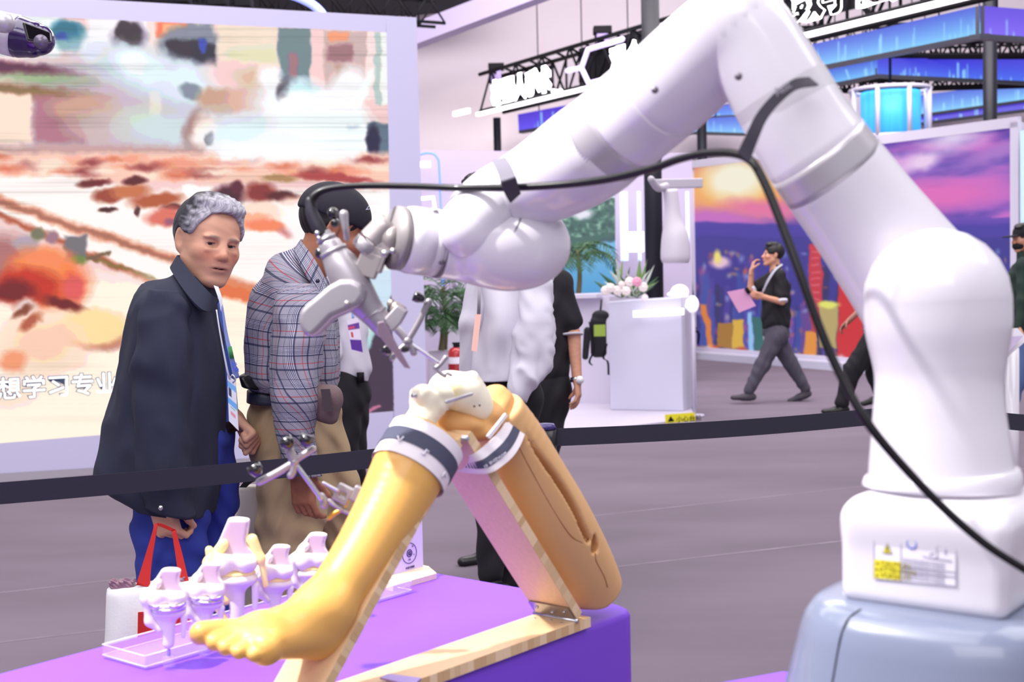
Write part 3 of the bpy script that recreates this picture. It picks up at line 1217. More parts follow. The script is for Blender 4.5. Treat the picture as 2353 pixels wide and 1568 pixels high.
canvas('picture', mat('mural_glow', (255, 255, 255), .4, emit=0.85, emit_attr=True), mu, tl, tr, br, bl, 300, 220, mural)  # poster print given a glow of its own
mn = nrm(np.cross(tr - tl, up))
if np.dot(mn, tl - CAM) < 0:
    mn = -mn
v, f = slab(tl, tr, br, bl, 0.3)
obj('panel', v + mn * 0.01, f, m_white, mu, smooth=False)
eM = nrm(tr - tl)
for a, b, w2 in ((tl, tr, .06), (bl, br, .06), (tl, bl, .05), (tr, br, .06)):
    c = (a + b) / 2
    L = np.linalg.norm(b - a) / 2
    if a is tl and b is tr or a is bl:
        v, f = boxg(c - mn * .01, L + .05, .03, w2, eM, mn, up)
    else:
        v, f = boxg(c - mn * .01, w2, .03, L, eM, mn, up)
    obj('frame', v, f, m_white, mu, smooth=False)
v, f = boxg((bl + br) / 2 - mn * .14 - up * .05, np.linalg.norm(br - bl) / 2, .14, .05, eM, mn, up)
obj('base_ledge', v, f, mat('ledge', (206, 206, 226), .3), mu, smooth=False)
v, f = slab(P(2344, 300, 204), P(2400, 295, 206), P(2400, 880, 206), P(2346, 880, 204), .2)
obj('trim_3', v, f, mat('pale_blue', (190, 220, 240), .4), smooth=False, kind='structure')

# ---------------------------------------------------------------- white stand behind
plat = [G(1255, 1000, .07), G(1597, 962, .07), G(1578, 905, .07), G(1000, 925, .07), G(1010, 1012, .07)]
poly = [np.array([p[0], p[1], 0]) for p in plat]
v, f = prismg(poly, (0, 0, .07))
g = obj('platform', v, f, mat('platform_white', (196, 188, 204), .4), smooth=False)
tag(g, 'low white raised platform under the reception stand', 'platform')
wl = thing('stand_wall', 'pale lilac back wall of the reception stand with an arched blue light line', 'wall', P(1200, 870, 190) * np.array([1, 1, 0]))
q = [P(950, 345, 186), P(1590, 352, 186), P(1590, 800, 186), P(950, 800, 186)]
q[2][2] = q[3][2] = 0.0
v, f = slab(*q, .15)
obj('panel', v, f, mat('stand_lilac', (178, 166, 192), .6), wl, smooth=False)
tube('light_line', mat('line_blue', (90, 130, 235), emit=.9), wl, [P(955, 358, 190), P(985, 352, 190), P(1004, 362, 190), P(1010, 400, 190), P(1018, 640, 190), P(1032, 860, 190)], .012, seg=8, n=40)
tube('light_line', m_strip, wl, [P(955, 458, 190), P(996, 454, 190), P(999, 482, 190)], .022, seg=8)
v, f = boxg(P(972, 378, 189), .09, .02, .035)
obj('lamp', v, f, m_strip, wl, smooth=False)
for x in (1434, 1469, 1580):
    v, f = boxg(P(x, 520, 189), .045 if x == 1434 else .02, .01, .42)
    obj('light_panel', v, f, mat('panel_blue', (196, 226, 250), emit=.8), wl, smooth=False)
v, f = boxg(P(1462, 556, 190), .09, .03, .12)
obj('lamp', v, f, m_strip, wl, smooth=False)
v, f = boxg(P(1020, 700, 190), .07, .02, .3)


def lake(X, Y):
    p = Paint(X, Y, (96, 170, 220), warp=6, wscale=18)
    p.grad([(425, (120, 170, 220)), (450, (226, 240, 246)), (480, (200, 226, 236)), (560, (110, 180, 226)), (680, (70, 150, 206))])
    p.e(1290, 440, 90, 12, (90, 130, 200), .4)
    p.e(1260, 470, 60, 16, (240, 250, 250), .4)
    p.poly([(1280, 490), (1340, 462), (1420, 452), (1420, 545), (1370, 560), (1330, 590), (1290, 600)], (52, 96, 90), 5)
    n = fbm(X / 9, Y / 7, 61)
    m = (Y > 455) & (Y < 560) & (X > 1290)
    p.mix((n - .5) * 3 * m * (Y < 548 - (X - 1300) * .1), (150, 190, 170))
    p.mix((.42 - n) * 4 * m * (Y < 548 - (X - 1300) * .1), (30, 70, 70))
    p.e(1336, 490, 26, 12, (226, 226, 240), .4)
    p.l([(1270, 650), (1290, 610), (1340, 570), (1420, 545)], 8, (40, 74, 90), 5, .8)
    return p.C


sc = thing('wall_screen', 'screen showing green hills above a blue lake behind the reception desk', 'screen', P(1310, 550, 200))
a, b, c, d = P(1130, 425, 196), P(1412, 428, 200), P(1416, 676, 200), P(1130, 680, 196)
canvas('picture', m_band, sc, a, b, c, d, 120, 110, lake)
v, f = slab(a, b, c, d, .06)
n = nrm(np.cross(b - a, d - a))
n = n if np.dot(n, a - CAM) > 0 else -n
obj('casing', v + n * .01, f, m_white, sc, smooth=False)

# reception desk and podium
dk = thing('reception_desk', 'long white reception desk beside the flower podium', 'desk', P(1360, 930, 225) * np.array([1, 1, 0]))
q = [P(1010, 692, 212), P(1400, 684, 228), P(1400, 900, 228), P(1010, 900, 212)]
q[2][2] = q[3][2] = .07
v, f = slab(*q, .5)
obj('front_panel', v, f, m_white, dk, smooth=False)
ct = (q[0] + q[1]) / 2
eD = nrm(q[1] - q[0])
v, f = boxg(ct + np.array([0, .2, .02]), np.linalg.norm(q[1] - q[0]) / 2 + .03, .32, .02, eD, np.cross(up, eD), up)
obj('worktop', v, f, m_white, dk, smooth=False)
pd = thing('podium', 'tall white podium block with a glowing white strip, flowers on top', 'podium', P(1490, 950, 241) * np.array([1, 1, 0]))
q = [P(1397, 694, 238), P(1566, 683, 243), P(1573, 950, 243), P(1400, 960, 238)]
q[2][2] = q[3][2] = .07
q[2][:2], q[3][:2] = q[1][:2], q[0][:2]
v, f = slab(*q, .55)
obj('body', v, f, mat('podium_white', (204, 202, 222), .4), pd, smooth=False, bevel=.01)
a, b = P(1456, 722, 242), P(1571, 716, 245)
v, f = boxg((a + b) / 2, np.linalg.norm(b - a) / 2, .012, .03, nrm(b - a), np.cross(up, nrm(b - a)), up)
obj('light_strip', v, f, m_strip, pd, smooth=False)
lb = thing('floor_label', 'yellow hazard label with black print on the platform edge', 'label', P(1563, 962, 246))
a, b, c, d = P(1528, 953, 259), P(1596, 948, 259), P(1599, 968, 259), P(1529, 973, 259)
v, f = slab(a, b, c, d, .004)
obj('sheet', v, f, mat('hazard_yellow', (232, 220, 40), .6), lb, smooth=False)
text('lettering', m_dark, lb, '小心台阶', P(1554, 970, 260), b - a, a - d, 14 / 247, .001, .001)
obj('warning_symbol', [P(1534, 970, 260), P(1550, 968.5, 260), P(1541, 956, 260)], [(0, 1, 2)], m_dark, lb, smooth=False)

# ================================================================ PEOPLE
def Qf(s):
    d0 = F / s

    def Q(px, py, dy=0.0):
        return P(px, py, F / (d0 + dy))
    return Q


FWD = np.array([0, 1.0, 0])


def head_prims(f, k=1.0):
    f.ell((0, -.014, .034), (.077, .096, .084), .01)
    f.ell((0, .018, -.028), (.063, .078, .086), .014)
    for q in (-1, 1):
        f.cone((q * .05, -.004, -.05), (q * .018, .066, -.098), .022, .02, .018)
        f.ell((q * .043, .056, -.022), (.022, .026, .022), .014)
        f.ell((q * .03, .082, .021), (.022, .012, .007), .008)
    f.ell((0, .078, -.102), (.022, .016, .015), .012)
    f.ell((0, .074, -.06), (.03, .022, .026), .012)
    for q in (-1, 1):
        f.ell((q * .031, .094, .003), (.017, .014, .010), .008, 'sub')
        f.ell((q * .031, .073, .004), (.0165, .0145, .0115), .003)
        f.ell((q * .031, .092, .001), (.0135, .012, .0036), .001, 'sub')
        f.ell((q * .032, .088, -.017), (.014, .006, .005), .006)
        f.ell((q * .0125, .096, -.033), (.009, .011, .008), .005)
        f.ell((q * .006, .105, -.0415), (.0035, .005, .003), .002, 'sub')
        R = rot('Y', q * .12) @ rot('Z', q * .35)
        f.ell((q * .079, -.016, -.004), (.007, .02, .033), .006, rot=R)
        f.ell((q * .087, -.012, -.0), (.005, .011, .02), .003, 'sub', rot=R)
    for q in (-1, 1):
        f.cone((q * .021, .092, -.036), (q * .036, .078, -.066), .0018, .0018, .004, 'sub')
        f.cone((q * .014, .094, -.008), (q * .036, .082, -.014), .0014, .0012, .004, 'sub')
    f.cone((0, .083, .012), (0, .107, -.026), .008, .0125, .008)
    f.ell((0, .105, -.03), (.0105, .012, .009), .006)
    f.ell((0, .094, -.0585), (.023, .009, .0055), .004)
    f.ell((0, .092, -.0705), (.019, .009, .0065), .004)
    f.ell((0, .104, -.0645), (.024, .010, .0013), .0015, 'sub')
    f.cone((0, -.022, -.06), (0, -.04, -.17), .052, .056, .02)


def head_color(M, skin, brow, lip):
    Mi = np.linalg.inv(M)

    def fn(v):
        p = v @ Mi[:3, :3].T + Mi[:3, 3]
        c = np.tile(lin(skin), (len(v), 1)) * (1 + .08 * np.sin(p[:, 0] * 90 + 3 * np.sin(p[:, 2] * 70)) * np.sin(p[:, 2] * 110))[:, None]
        x, y, z = np.abs(p[:, 0]), p[:, 1], p[:, 2]

        def mixc(m, col):
            m = np.clip(m, 0, 1)[:, None]
            return c * (1 - m) + lin(col) * m
        front = (y > .04)
        c = mixc(.55 * front * np.exp(-((x - .045) / .02) ** 2 - ((z + .03) / .022) ** 2), np.array(skin) * [1.0, .82, .78])
        c = mixc(.4 * (y > .09) * np.exp(-((z + .03) / .018) ** 2), np.array(skin) * [1.0, .8, .75])
        c = mixc(.45 * front * np.exp(-((x - .03) / .016) ** 2 - ((z + .012) / .008) ** 2), np.array(skin) * .72)
        c = mixc(.75 * front * np.exp(-((x - .03) / .017) ** 4 - ((z - .0235 + (x - .03) ** 2 * 8) / .0045) ** 2), brow)
        c = mixc(.9 * front * np.exp(-((x - .031) / .0125) ** 4 - ((z - .0045) / .0022) ** 2), (40, 26, 24))
        c = mixc(.7 * (y > .08) * np.exp(-(x / .023) ** 4 - ((z + .0645) / .0075) ** 4), lip)
        c = mixc(.8 * (y > .08) * np.exp(-(x / .024) ** 4 - ((z + .0645) / .0022) ** 2), (80, 36, 32))
        return c
    return fn


def hair_build(parent, M, m, res=.003, thick=.012, fringe=0.0, color=None, quiff=True):
    f = Field(res)

    f.M = M
    f.ell((0, -.016, .038), (.077 + thick * .7, .096 + thick, .084 + thick), .01)
    if quiff:
        f.ell((0, .01, .116), (.062, .06, .02), .02)
        f.ell((-.02, .05, .103), (.045, .035, .018), .015)
    # keep the face, the ears and the neck free
    f.ell((0, .10, -.045 + fringe), (.082, .085, .104), .006, 'sub')
    f.box((0, .07, -.09), (.2, .07, .095), .01, .01, 'sub')
    f.box((0, -.02, -.155), (.2, .2, .09), .01, .006, 'sub')
    for q in (-1, 1):
        f.ell((q * .092, -.012, -.012), (.028, .026, .038), .004, 'sub')
    Mi = np.linalg.inv(M)

    def post(X, D):
        p = X @ Mi[:3, :3].T + Mi[:3, 3]
        a = np.arctan2(p[..., 0], p[..., 1] + .02)
        return D + .0011 * np.sin(p[..., 0] * 330 + p[..., 2] * 120 + 2 * np.sin(p[..., 1] * 70)) + .0012 * np.sin(p[..., 1] * 60 + p[..., 0] * 50 + a * 3)
    return f.build('hair', m, parent, post=post, color=color)


def eyes_build(parent, M):
    for q in (-1, 1):
        c = M[:3, :3] @ np.array([q * .031, .0705, .003]) + M[:3, 3]
        v, f = sphereg(c, .0135, 16, 10)
        d = (v - c) @ M[:3, :3]
        col = np.tile(lin((214, 204, 200)), (len(v), 1))
        k = np.hypot(d[:, 0] - .002, d[:, 2] + .001) < .0062
        col[k & (d[:, 1] > 0)] = lin((30, 20, 18))
        obj('eye', v, f, mat('eye_gloss', (255, 255, 255), .15, attr=True), parent, colors=col)


def sphereg(c, r, n=24, m=16, sc=(1, 1, 1), R=None):
    v = []
    for i in range(1, m):
        th = math.pi * i / m
        for j in range(n):
            ph = 2 * math.pi * j / n
            v.append([math.sin(th) * math.cos(ph), math.sin(th) * math.sin(ph), math.cos(th)])
    v.append([0, 0, 1])
    v.append([0, 0, -1])
    v = np.array(v) * r * np.asarray(sc)
    if R is not None:
        v = v @ np.asarray(R).T
    v = v + np.asarray(c)
    f = []
    for i in range(m - 2):
        for j in range(n):
            f.append((i * n + j, (i + 1) * n + j, (i + 1) * n + (j + 1) % n, i * n + (j + 1) % n))
    t, b = (m - 1) * n, (m - 1) * n + 1
    for j in range(n):
        f.append((t, j, (j + 1) % n))
        f.append((b, (m - 2) * n + (j + 1) % n, (m - 2) * n + j))
    return v, f


def hand_prims(f, M, curl=(.35, .45, .4), side=1, thumb=0.3, sc=1.0, spread=.05, tcurl=.3):
    """local: wrist at origin, fingers towards -Z, palm towards +Y, thumb on side*X"""
    old = f.M
    f.M = M
    f.box((0, 0, -.045 * sc), (.037 * sc, .0125 * sc, .045 * sc), .011 * sc, .008)
    f.cone((0, 0, .03), (0, 0, -.02), .027 * sc, .026 * sc, .012, flat=((0, 1, 0), .72))
    for i, (x, L) in enumerate(((.028, .070), (.0095, .078), (-.0095, .072), (-.028, .056))):
        p = np.array([side * x, 0, -.085]) * sc
        a = 0.0
        r = .0092 * sc
        sa = spread * (1.5 - i) * side
        for j, (w, cu) in enumerate(zip((.46, .3, .24), curl)):
            a += cu * (1 + .12 * i)
            d = np.array([math.sin(sa) * math.cos(a), math.sin(a), -math.cos(a)])
            q = p + d * L * w * sc
            f.cone(p, q, r, r * .9, .003)
            p = q
            r *= .91
    p = np.array([side * .024, .004, -.018]) * sc
    a = thumb
    r = .0125 * sc
    for j, L in enumerate((.036, .030, .026)):
        d = nrm([side * math.cos(a + .6) * 1.0, .45 + tcurl * j, -math.sin(a + .6)])
        q = p + d * L * sc
        f.cone(p, q, r, r * .86, .006)
        p = q
        r *= .86
        a += .35
    f.M = old


def frame_from(zdir, ydir, origin):
    """local -Z along zdir, +Y close to ydir"""
    Z = -nrm(zdir)
    Y = np.asarray(ydir, float)
    Y = nrm(Y - Z * np.dot(Y, Z))
    X = np.cross(Y, Z)
    return M4(np.column_stack([X, Y, Z]), origin)


def head_M(Q, px, py, yaw, pitch=0, roll=0, dy=0.0, scale=1.0):
    """yaw 0 faces the camera, positive turns towards the right of the picture"""
    R = rot('Z', math.pi + math.radians(yaw)) @ rot('X', -math.radians(pitch)) @ rot('Y', math.radians(roll))
    return M4(R * scale, Q(px, py, dy))


def body_build(parent, Q, M, J, skin, res=.006, hands=True, brow=(60, 50, 48), lip=(160, 90, 84), hcurl=(.35, .45, .4), handM=None, fat=1.0, face=True, thin=1.0):
    f = Field(res)
    f.M = M
    head_prims(f)
    f.M = np.eye(4)
    g = {k: Q(*v) for k, v in J.items()}
    up = np.array([0, 0, 1.0])
    sh = (g['shL'] + g['shR']) / 2
    nb = M[:3, :3] @ np.array([0, -.04, -.16]) + M[:3, 3]
    f.cone(nb, sh + up * .0, .055, .07, .03)
    f.cone(g['shL'], g['shR'], .05 * thin, .05 * thin, .04)
    f.cone(sh - up * .12, g['pelvis'], .125 * fat * thin, .12 * fat * thin, .05, flat=((0, 1, 0), .85))
    hd = []
    for q, sd in (('L', 1), ('R', -1)):
        f.cone(g['sh' + q], g['el' + q], .046 * thin, .036 * thin, .03)
        f.cone(g['el' + q], g['wr' + q], .036, .024, .012)
        f.cone(g['pelvis'], g['hip' + q], .1 * thin, .085 * thin, .04)
        f.cone(g['hip' + q], g['kn' + q], .082 * thin, .055 * thin, .03)
        f.cone(g['kn' + q], g['an' + q], .054, .036, .02)
        toe = g.get('toe' + q, g['an' + q] + np.array([.1, -.1, -.05]))
        heel = g['an' + q] - up * .05
        f.cone(heel, toe, .032, .022, .02)
        if hands:
            d = g['wr' + q] - g['el' + q]
            if handM and q in handM:
                hm = handM[q]
                if 'M' in hm:
                    MM = hm['M']
                else:
                    MM = frame_from(hm.get('dir', d), hm['palm'], g['wr' + q])
                hand_prims(f, MM, hm.get('curl', hcurl), hm.get('side', sd), hm.get('thumb', .3), 1.0, hm.get('spread', .05), hm.get('tcurl', .3))
            else:
                hand_prims(f, frame_from(d, (sd, -.3, 0), g['wr' + q]), hcurl, 1)
    m = mat('skin', (255, 255, 255), .5, attr=True, bump=.15, bscale=300)
    col = head_color(M, skin, brow, lip) if face else (lambda v: np.tile(lin(skin), (len(v), 1)))
    o = f.build('body', m, parent, color=col)
    return g


def fold(v, amp, sx=9, sz=3, seed=0.0):
    return amp * np.array([noise.noise(Vector((a * sx + seed, b * sx, c * sz))) + .9 * (.22 - abs(noise.noise(Vector((a * sx * 1.6 + c * sz, b * sx * 1.6 + seed, c * sz * 2.2 - a * sx * .5))))) * 2 for a, b, c in v])


def loft_px(name, m, parent, Q, rows, n=40, seg=48, amp=.006, ex=2.3, seed=0.0, sx=9, sz=3, uv=False, cap=True, noise_fn=None, **k):
    """rows: (xl, yl, xr, yr, half thickness, dy)"""
    A, B, T = [], [], []
    for (xl, yl, xr, yr, th, dy) in rows:
        A.append(Q(xl, yl, dy))
        B.append(Q(xr, yr, dy))
        T.append(th)
    q = catmull(np.column_stack([A, B, T]), n)
    ang = np.linspace(0, 2 * math.pi, seg, endpoint=False) + math.pi / 2
    V, UVs = [], []
    vl = 0
    pc = None
    for r in q:
        a, b, t = r[:3], r[3:6], r[6]
        c, h = (a + b) / 2, (b - a) / 2
        hl = np.linalg.norm(h)
        ca, sa = np.cos(ang), np.sin(ang)
        cx = np.sign(ca) * np.abs(ca) ** (2 / ex)
        cy = np.sign(sa) * np.abs(sa) ** (2 / ex)
        hx = nrm([h[0], h[1], 0])
        perp = np.array([-hx[1], hx[0], 0])
        V.append(c + cx[:, None] * h + cy[:, None] * perp * t)
        if pc is not None:
            vl += np.linalg.norm(c - pc)
        pc = c
        wrap = ang - 1.5 * math.pi + 9
        UVs.append(np.column_stack([wrap * (hl + t) / 2, np.full(seg, vl), np.zeros(seg)]))
    V = np.vstack(V)
    UVs = np.vstack(UVs)
    N = len(q)
    ctr = np.repeat(np.array([(r[:3] + r[3:6]) / 2 for r in q]), seg, 0)
    dirs = V - ctr
    dirs /= np.maximum(np.linalg.norm(dirs, axis=1), 1e-6)[:, None]
    if amp:
        V = V + dirs * (fold(V, amp, sx, sz, seed))[:, None]
    if noise_fn is not None:
        V = V + dirs * noise_fn(V)[:, None]
    f = []
    for i in range(N - 1):
        for j in range(seg):
            f.append((i * seg + j, i * seg + (j + 1) % seg, (i + 1) * seg + (j + 1) % seg, (i + 1) * seg + j))
    if cap:
        V = np.vstack([V, ctr[0], ctr[-1]])
        UVs = np.vstack([UVs, UVs[0], UVs[-1]])
        c0, c1 = N * seg, N * seg + 1
        for j in range(seg):
            f.append((c0, (j + 1) % seg, j))
            f.append((c1, (N - 1) * seg + j, (N - 1) * seg + (j + 1) % seg))
    return obj(name, V, f, m, parent, colors=UVs if uv else None, **k)


def shoe_build(parent, an, toe, m, name='shoe'):
    up = np.array([0, 0, 1.0])
    f = Field(.005)
    d = nrm(np.array([toe[0] - an[0], toe[1] - an[1], toe[2] - an[2] + .04]))
    a = an - up * .045 - d * .035
    b = a + d * .2
    f.cone(a, a + d * .1, .038, .04, .02, flat=((0, 0, 1), .95))
    f.cone(a + d * .08, b, .042, .034, .02, flat=((0, 0, 1), .75))
    f.cone(an, an - up * .04, .042, .042, .02)
    f.build(name, m, parent)


def dressed(label, s, head, J, skin, shirt_m, trouser_m, shoe_m, hair_m, sleeve='short', res=.008, hem=None, group=None, handM=None, fat=1.0, loose=1.0, hem_m=None, hands=True):
    """a background figure: continuous body, shirt, trousers, shoes, hair"""
    Q = Qf(s)
    base = Q(*J['pelvis']).copy()
    base[2] = 0
    t = thing('person', label, 'person', base, group)
    M = head_M(Q, *head)
    g = body_build(t, Q, M, J, skin, res, handM=handM, hands=hands, thin=.8)
    hair_build(t, M, hair_m, max(res * .6, .004))
    up = np.array([0, 0, 1.0])
    sh = (g['shL'] + g['shR']) / 2
    f = Field(res)
    L = loose
    f.cone(g['shL'], g['shR'], .066 * L, .066 * L, .04)
    f.cone(sh - up * .13, g['pelvis'] + up * .06, .148 * fat * L, .15 * fat * L, .06, flat=((0, 1, 0), .85))
    for q in 'LR':
        e = g['el' + q]
        if sleeve == 'short':
            e = g['sh' + q] + (e - g['sh' + q]) * .75
            f.cone(g['sh' + q], e, .062 * L, .062 * L, .03)
        else:
            f.cone(g['sh' + q], e, .062 * L, .052 * L, .03)
            f.cone(e, g['wr' + q], .052 * L, .042 * L, .02)
    wr = lambda X, D: D + .005 * np.sin(X[..., 2] * 40 + 4 * np.sin(X[..., 0] * 18)) * np.sin(X[..., 0] * 30 + X[..., 1] * 20)
    f.cone(nrm(g['shL'] - g['shR']) * 0 + sh + up * .04, sh + up * .12, .062, .055, .01)
    f.box(sh + up * .17, (.1, .1, .05), .005, .005, 'sub')
    f.build('shirt', shirt_m, t, post=wr)
    if hem_m is not None:
        c = g['pelvis'] - up * .09
        f2 = Field(res)
        f2.cone(c, c + up * .03, .135 * fat * L, .135 * fat * L, .02, flat=((0, 1, 0), .85))
        f2.box(c - up * .16, (.3, .3, .12), .005, .005, 'sub')
        f2.build('shirt_hem', hem_m, t)
        if sleeve == 'short':
            for q in 'LR':
                e = g['sh' + q] + (g['el' + q] - g['sh' + q]) * .75
                d = nrm(g['el' + q] - g['sh' + q])
                tube('sleeve_hem', hem_m, t, [e + d * .045, e + d * .075], .058 * L, seg=20)
    f = Field(res)
    f.cone(g['pelvis'] + up * .05, g['pelvis'] - up * .06, .135 * fat, .14 * fat, .05, flat=((0, 1, 0), .85))
    for q in 'LR':
        f.cone(g['hip' + q], g['kn' + q], .105 * L, .078 * L, .04)
        f.cone(g['kn' + q], g['an' + q] + up * .03, .078 * L, .058 * L, .03)
    f.build('trousers', trouser_m, t, post=wr)
    for q in 'LR':
        shoe_build(t, g['an' + q], g.get('toe' + q, g['an' + q] + np.array([.1, -.1, -.05])), shoe_m)
    return t, Q, g, M


m_hair = mat('black_hair', (26, 22, 24), .5)
m_navy = mat('jacket_navy', (38, 42, 62), .85, bump=.25, bscale=700)
m_royal = mat('trousers_blue', (44, 58, 150), .85, bump=.3, bscale=600)

# ---------------------------------------------------------------- grey-haired visitor in the dark jacket
Q1 = Qf(856)
b0 = Q1(420, 1060)
b0[2] = 0
man = thing('person', 'grey-haired man in a dark navy jacket and blue trousers turning his head towards the robot', 'person', b0)
M1 = head_M(Q1, 480, 559, 36, 7, -9, 0, .94)
J1 = dict(shL=(392, 735, -.11), shR=(440, 735, .1), elL=(372, 930, -.17), elR=(460, 900, .1), wrL=(368, 1150, -.17), wrR=(540, 962, .1),
          pelvis=(425, 1050, 0), hipL=(400, 1110, -.08), hipR=(450, 1110, .08), knL=(400, 1470, -.08), knR=(500, 1470, .1), anL=(330, 1830, -.08), anR=(545, 1850, .1),
          toeL=(440, 1880, -.12), toeR=(650, 1905, .06))
hm = {'L': {'palm': (.35, .9, 0), 'dir': Q1(380, 1200, -.2) - Q1(366, 1150, -.2), 'curl': (.9, .9, .6), 'side': 1, 'thumb': .5},
      'R': {'palm': (-.75, -.3, -.6), 'dir': Q1(572, 992, .08) - Q1(540, 962, .1), 'curl': (1.2, 1.35, .9), 'side': 1, 'thumb': .85, 'tcurl': .1}}
body_build(man, Q1, M1, J1, (210, 158, 132), res=.0028, thin=.72, brow=(112, 100, 98), lip=(168, 104, 96), handM=hm)
eyes_build(man, M1)
Mi1 = np.linalg.inv(M1)


def greyhair(v):
    p = v @ Mi1[:3, :3].T + Mi1[:3, 3]
    k = np.clip((p[:, 1] + .0) / .07 + 9 * (vnoise(p * [1, .35, 1], 90) * .08), 0, 1)
    k = np.maximum(k, np.clip((-p[:, 2] + .02) / .05, 0, 1) * .6)
    st = .5 + .5 * np.sin(p[:, 0] * 700 + p[:, 2] * 300 + vnoise(p, 60) * 9)
    c = lin((44, 42, 52)) * (1 - k)[:, None] + lin((168, 166, 178)) * k[:, None]
    return c * (.72 + .5 * st)[:, None]


hair_build(man, M1, mat('grey_hair', (255, 255, 255), .55, attr=True), res=.0026, thick=.010, color=greyhair, fringe=.024)


def sleeve_fold(sc=1.0):
    def fn(V):
        return .004 * sc * np.sin(V[:, 2] * 46 + 5 * vnoise(V, 6)) * np.clip(vnoise(V, 5, 3.1) + .3, 0, 1)
    return fn


loft_px('jacket', m_navy, man, Q1,
        [(418, 612, 492, 650, .07, .0), (398, 628, 500, 676, .11, 0), (348, 650, 500, 700, .15, 0), (322, 676, 500, 730, .175, 0), (304, 720, 502, 775, .185, 0), (288, 790, 508, 830, .185, 0), (276, 860, 514, 890, .185, 0),
         (258, 940, 515, 960, .19, 0), (243, 1020, 512, 1030, .2, 0), (229, 1088, 508, 1100, .2, 0), (262, 1116, 503, 1150, .2, 0), (300, 1136, 498, 1176, .195, 0)],
        n=90, seg=90, amp=.011, sx=8, sz=2.4, seed=3, noise_fn=lambda V: .005 * np.sin(V[:, 0] * 50 + 6 * vnoise(V, 3)))
loft_px('sleeve', m_navy, man, Q1,
        [(352, 664, 420, 668, .06, -.11), (330, 700, 437, 700, .078, -.12), (318, 760, 442, 760, .086, -.14), (308, 850, 441, 850, .086, -.155), (306, 950, 440, 950, .086, -.16), (312, 1050, 440, 1050, .086, -.165), (322, 1120, 444, 1126, .08, -.17), (337, 1160, 450, 1188, .07, -.17)],
        n=60, seg=48, amp=.007, sx=10, sz=3, seed=8, noise_fn=sleeve_fold(2.4))
# collar: a folded band around the neck
ca = [Q1(430, 588, .06), Q1(412, 588, .0), Q1(412, 592, -.05), Q1(440, 630, -.1), Q1(478, 672, -.11), Q1(502, 690, -.06)]
cb = [Q1(426, 620, .08), Q1(396, 612, .0), Q1(397, 628, -.09), Q1(428, 676, -.15), Q1(462, 712, -.165), Q1(488, 717, -.1)]
ribbon('collar', m_navy, man, ca, cb, .006, n=30)
cc = [Q1(428, 588, .06), Q1(414, 590, .0), Q1(416, 600, -.045), Q1(444, 644, -.08), Q1(480, 680, -.085)]
cd2 = [Q1(428, 640, .06), Q1(420, 640, .0), Q1(424, 650, -.045), Q1(446, 684, -.07), Q1(480, 700, -.07)]
ribbon('inner_collar', mat('shirt_blue', (72, 98, 190), .85), man, cc, cd2, .005, n=20)
loft_px('shirt', mat('shirt_blue', (72, 98, 190), .85), man, Q1,
        [(440, 640, 500, 655, .06, .04), (440, 690, 502, 700, .07, .08), (440, 740, 514, 745, .08, .1), (440, 820, 530, 820, .08, .11), (440, 900, 542, 905, .08, .11), (440, 975, 545, 975, .08, .11)], n=30, seg=40, amp=.004, seed=5)
loft_px('belt', mat('belt_black', (20, 18, 22), .4), man, Q1, [(430, 958, 544, 965, .085, .11), (430, 985, 547, 990, .085, .11)], n=4, seg=40, amp=0)
crease = lambda X, D: D + .006 * np.sin(X[..., 0] * 30 + X[..., 2] * 26 + 5 * np.sin(X[..., 2] * 9)) * np.sin(X[..., 2] * 17 + X[..., 1] * 30 + 3 * np.sin(X[..., 0] * 13)) + .003 * np.sin(X[..., 2] * 70 + 6 * np.sin(X[..., 0] * 24))
f = Field(.006)
f.path([Q1(430, 1020, .02), Q1(395, 1150, -.05), Q1(392, 1250, -.06), Q1(395, 1400, -.07), Q1(345, 1640, -.08), Q1(330, 1830, -.08)], [.1, .1, .095, .09, .08, .078], .03, n=16)
f.path([Q1(473, 985, .1), Q1(478, 1060, .1), Q1(484, 1150, .1), Q1(482, 1250, .1), Q1(490, 1400, .09), Q1(530, 1640, .1), Q1(545, 1850, .1)], [.08, .08, .074, .072, .074, .075, .075], .03, n=16)
f.build('trousers', m_royal, man, post=crease)
m_shoe = mat('shoe_black', (24, 22, 26), .4)
shoe_build(man, Q1(330, 1840, -.08), Q1(440, 1880, -.12), m_shoe)
shoe_build(man, Q1(545, 1860, .1), Q1(650, 1905, .06), m_shoe)
tube('cuff_snap', mat('steel', (200, 200, 205), .25, 1.0), man, [Q1(369, 1168, -.262), Q1(369, 1168, -.27)], .006, seg=14)
# seams of the jacket
m_seam = mat('seam', (26, 28, 42), .9)

# lanyard and badge
ly = thing('lanyard', 'white and blue lanyard holding a plastic event badge on the grey-haired man', 'lanyard', Q1(530, 860, -.1))
m_ly = mat('lanyard_blue', (120, 136, 190), .7)
ribbon('strap', mat('lanyard_white', (222, 226, 236), .7), ly, [Q1(491, 656, -.1), Q1(503, 690, -.11), Q1(507, 715, -.11)], [Q1(502, 660, -.1), Q1(510, 685, -.11), Q1(511, 715, -.11)], .002, n=12)
ribbon('strap', m_ly, ly, [Q1(508, 700, -.11), Q1(516, 770, -.12), Q1(526, 820, -.13), Q1(537, 872, -.13)], [Q1(512, 700, -.11), Q1(524, 770, -.12), Q1(537, 820, -.13), Q1(551, 868, -.13)], .002, n=24)
ribbon('strap', mat('lanyard_white', (222, 226, 236), .7), ly, [Q1(496, 712, -.19), Q1(505, 770, -.19), Q1(520, 850, -.17), Q1(526, 872, -.15)], [Q1(499, 712, -.19), Q1(508, 770, -.19), Q1(524, 850, -.17), Q1(530, 872, -.15)], .002, n=24)
a = [Q1(524, 798, -.135), Q1(528, 825, -.138)]
b = [Q1(532, 796, -.135), Q1(538, 823, -.138)]
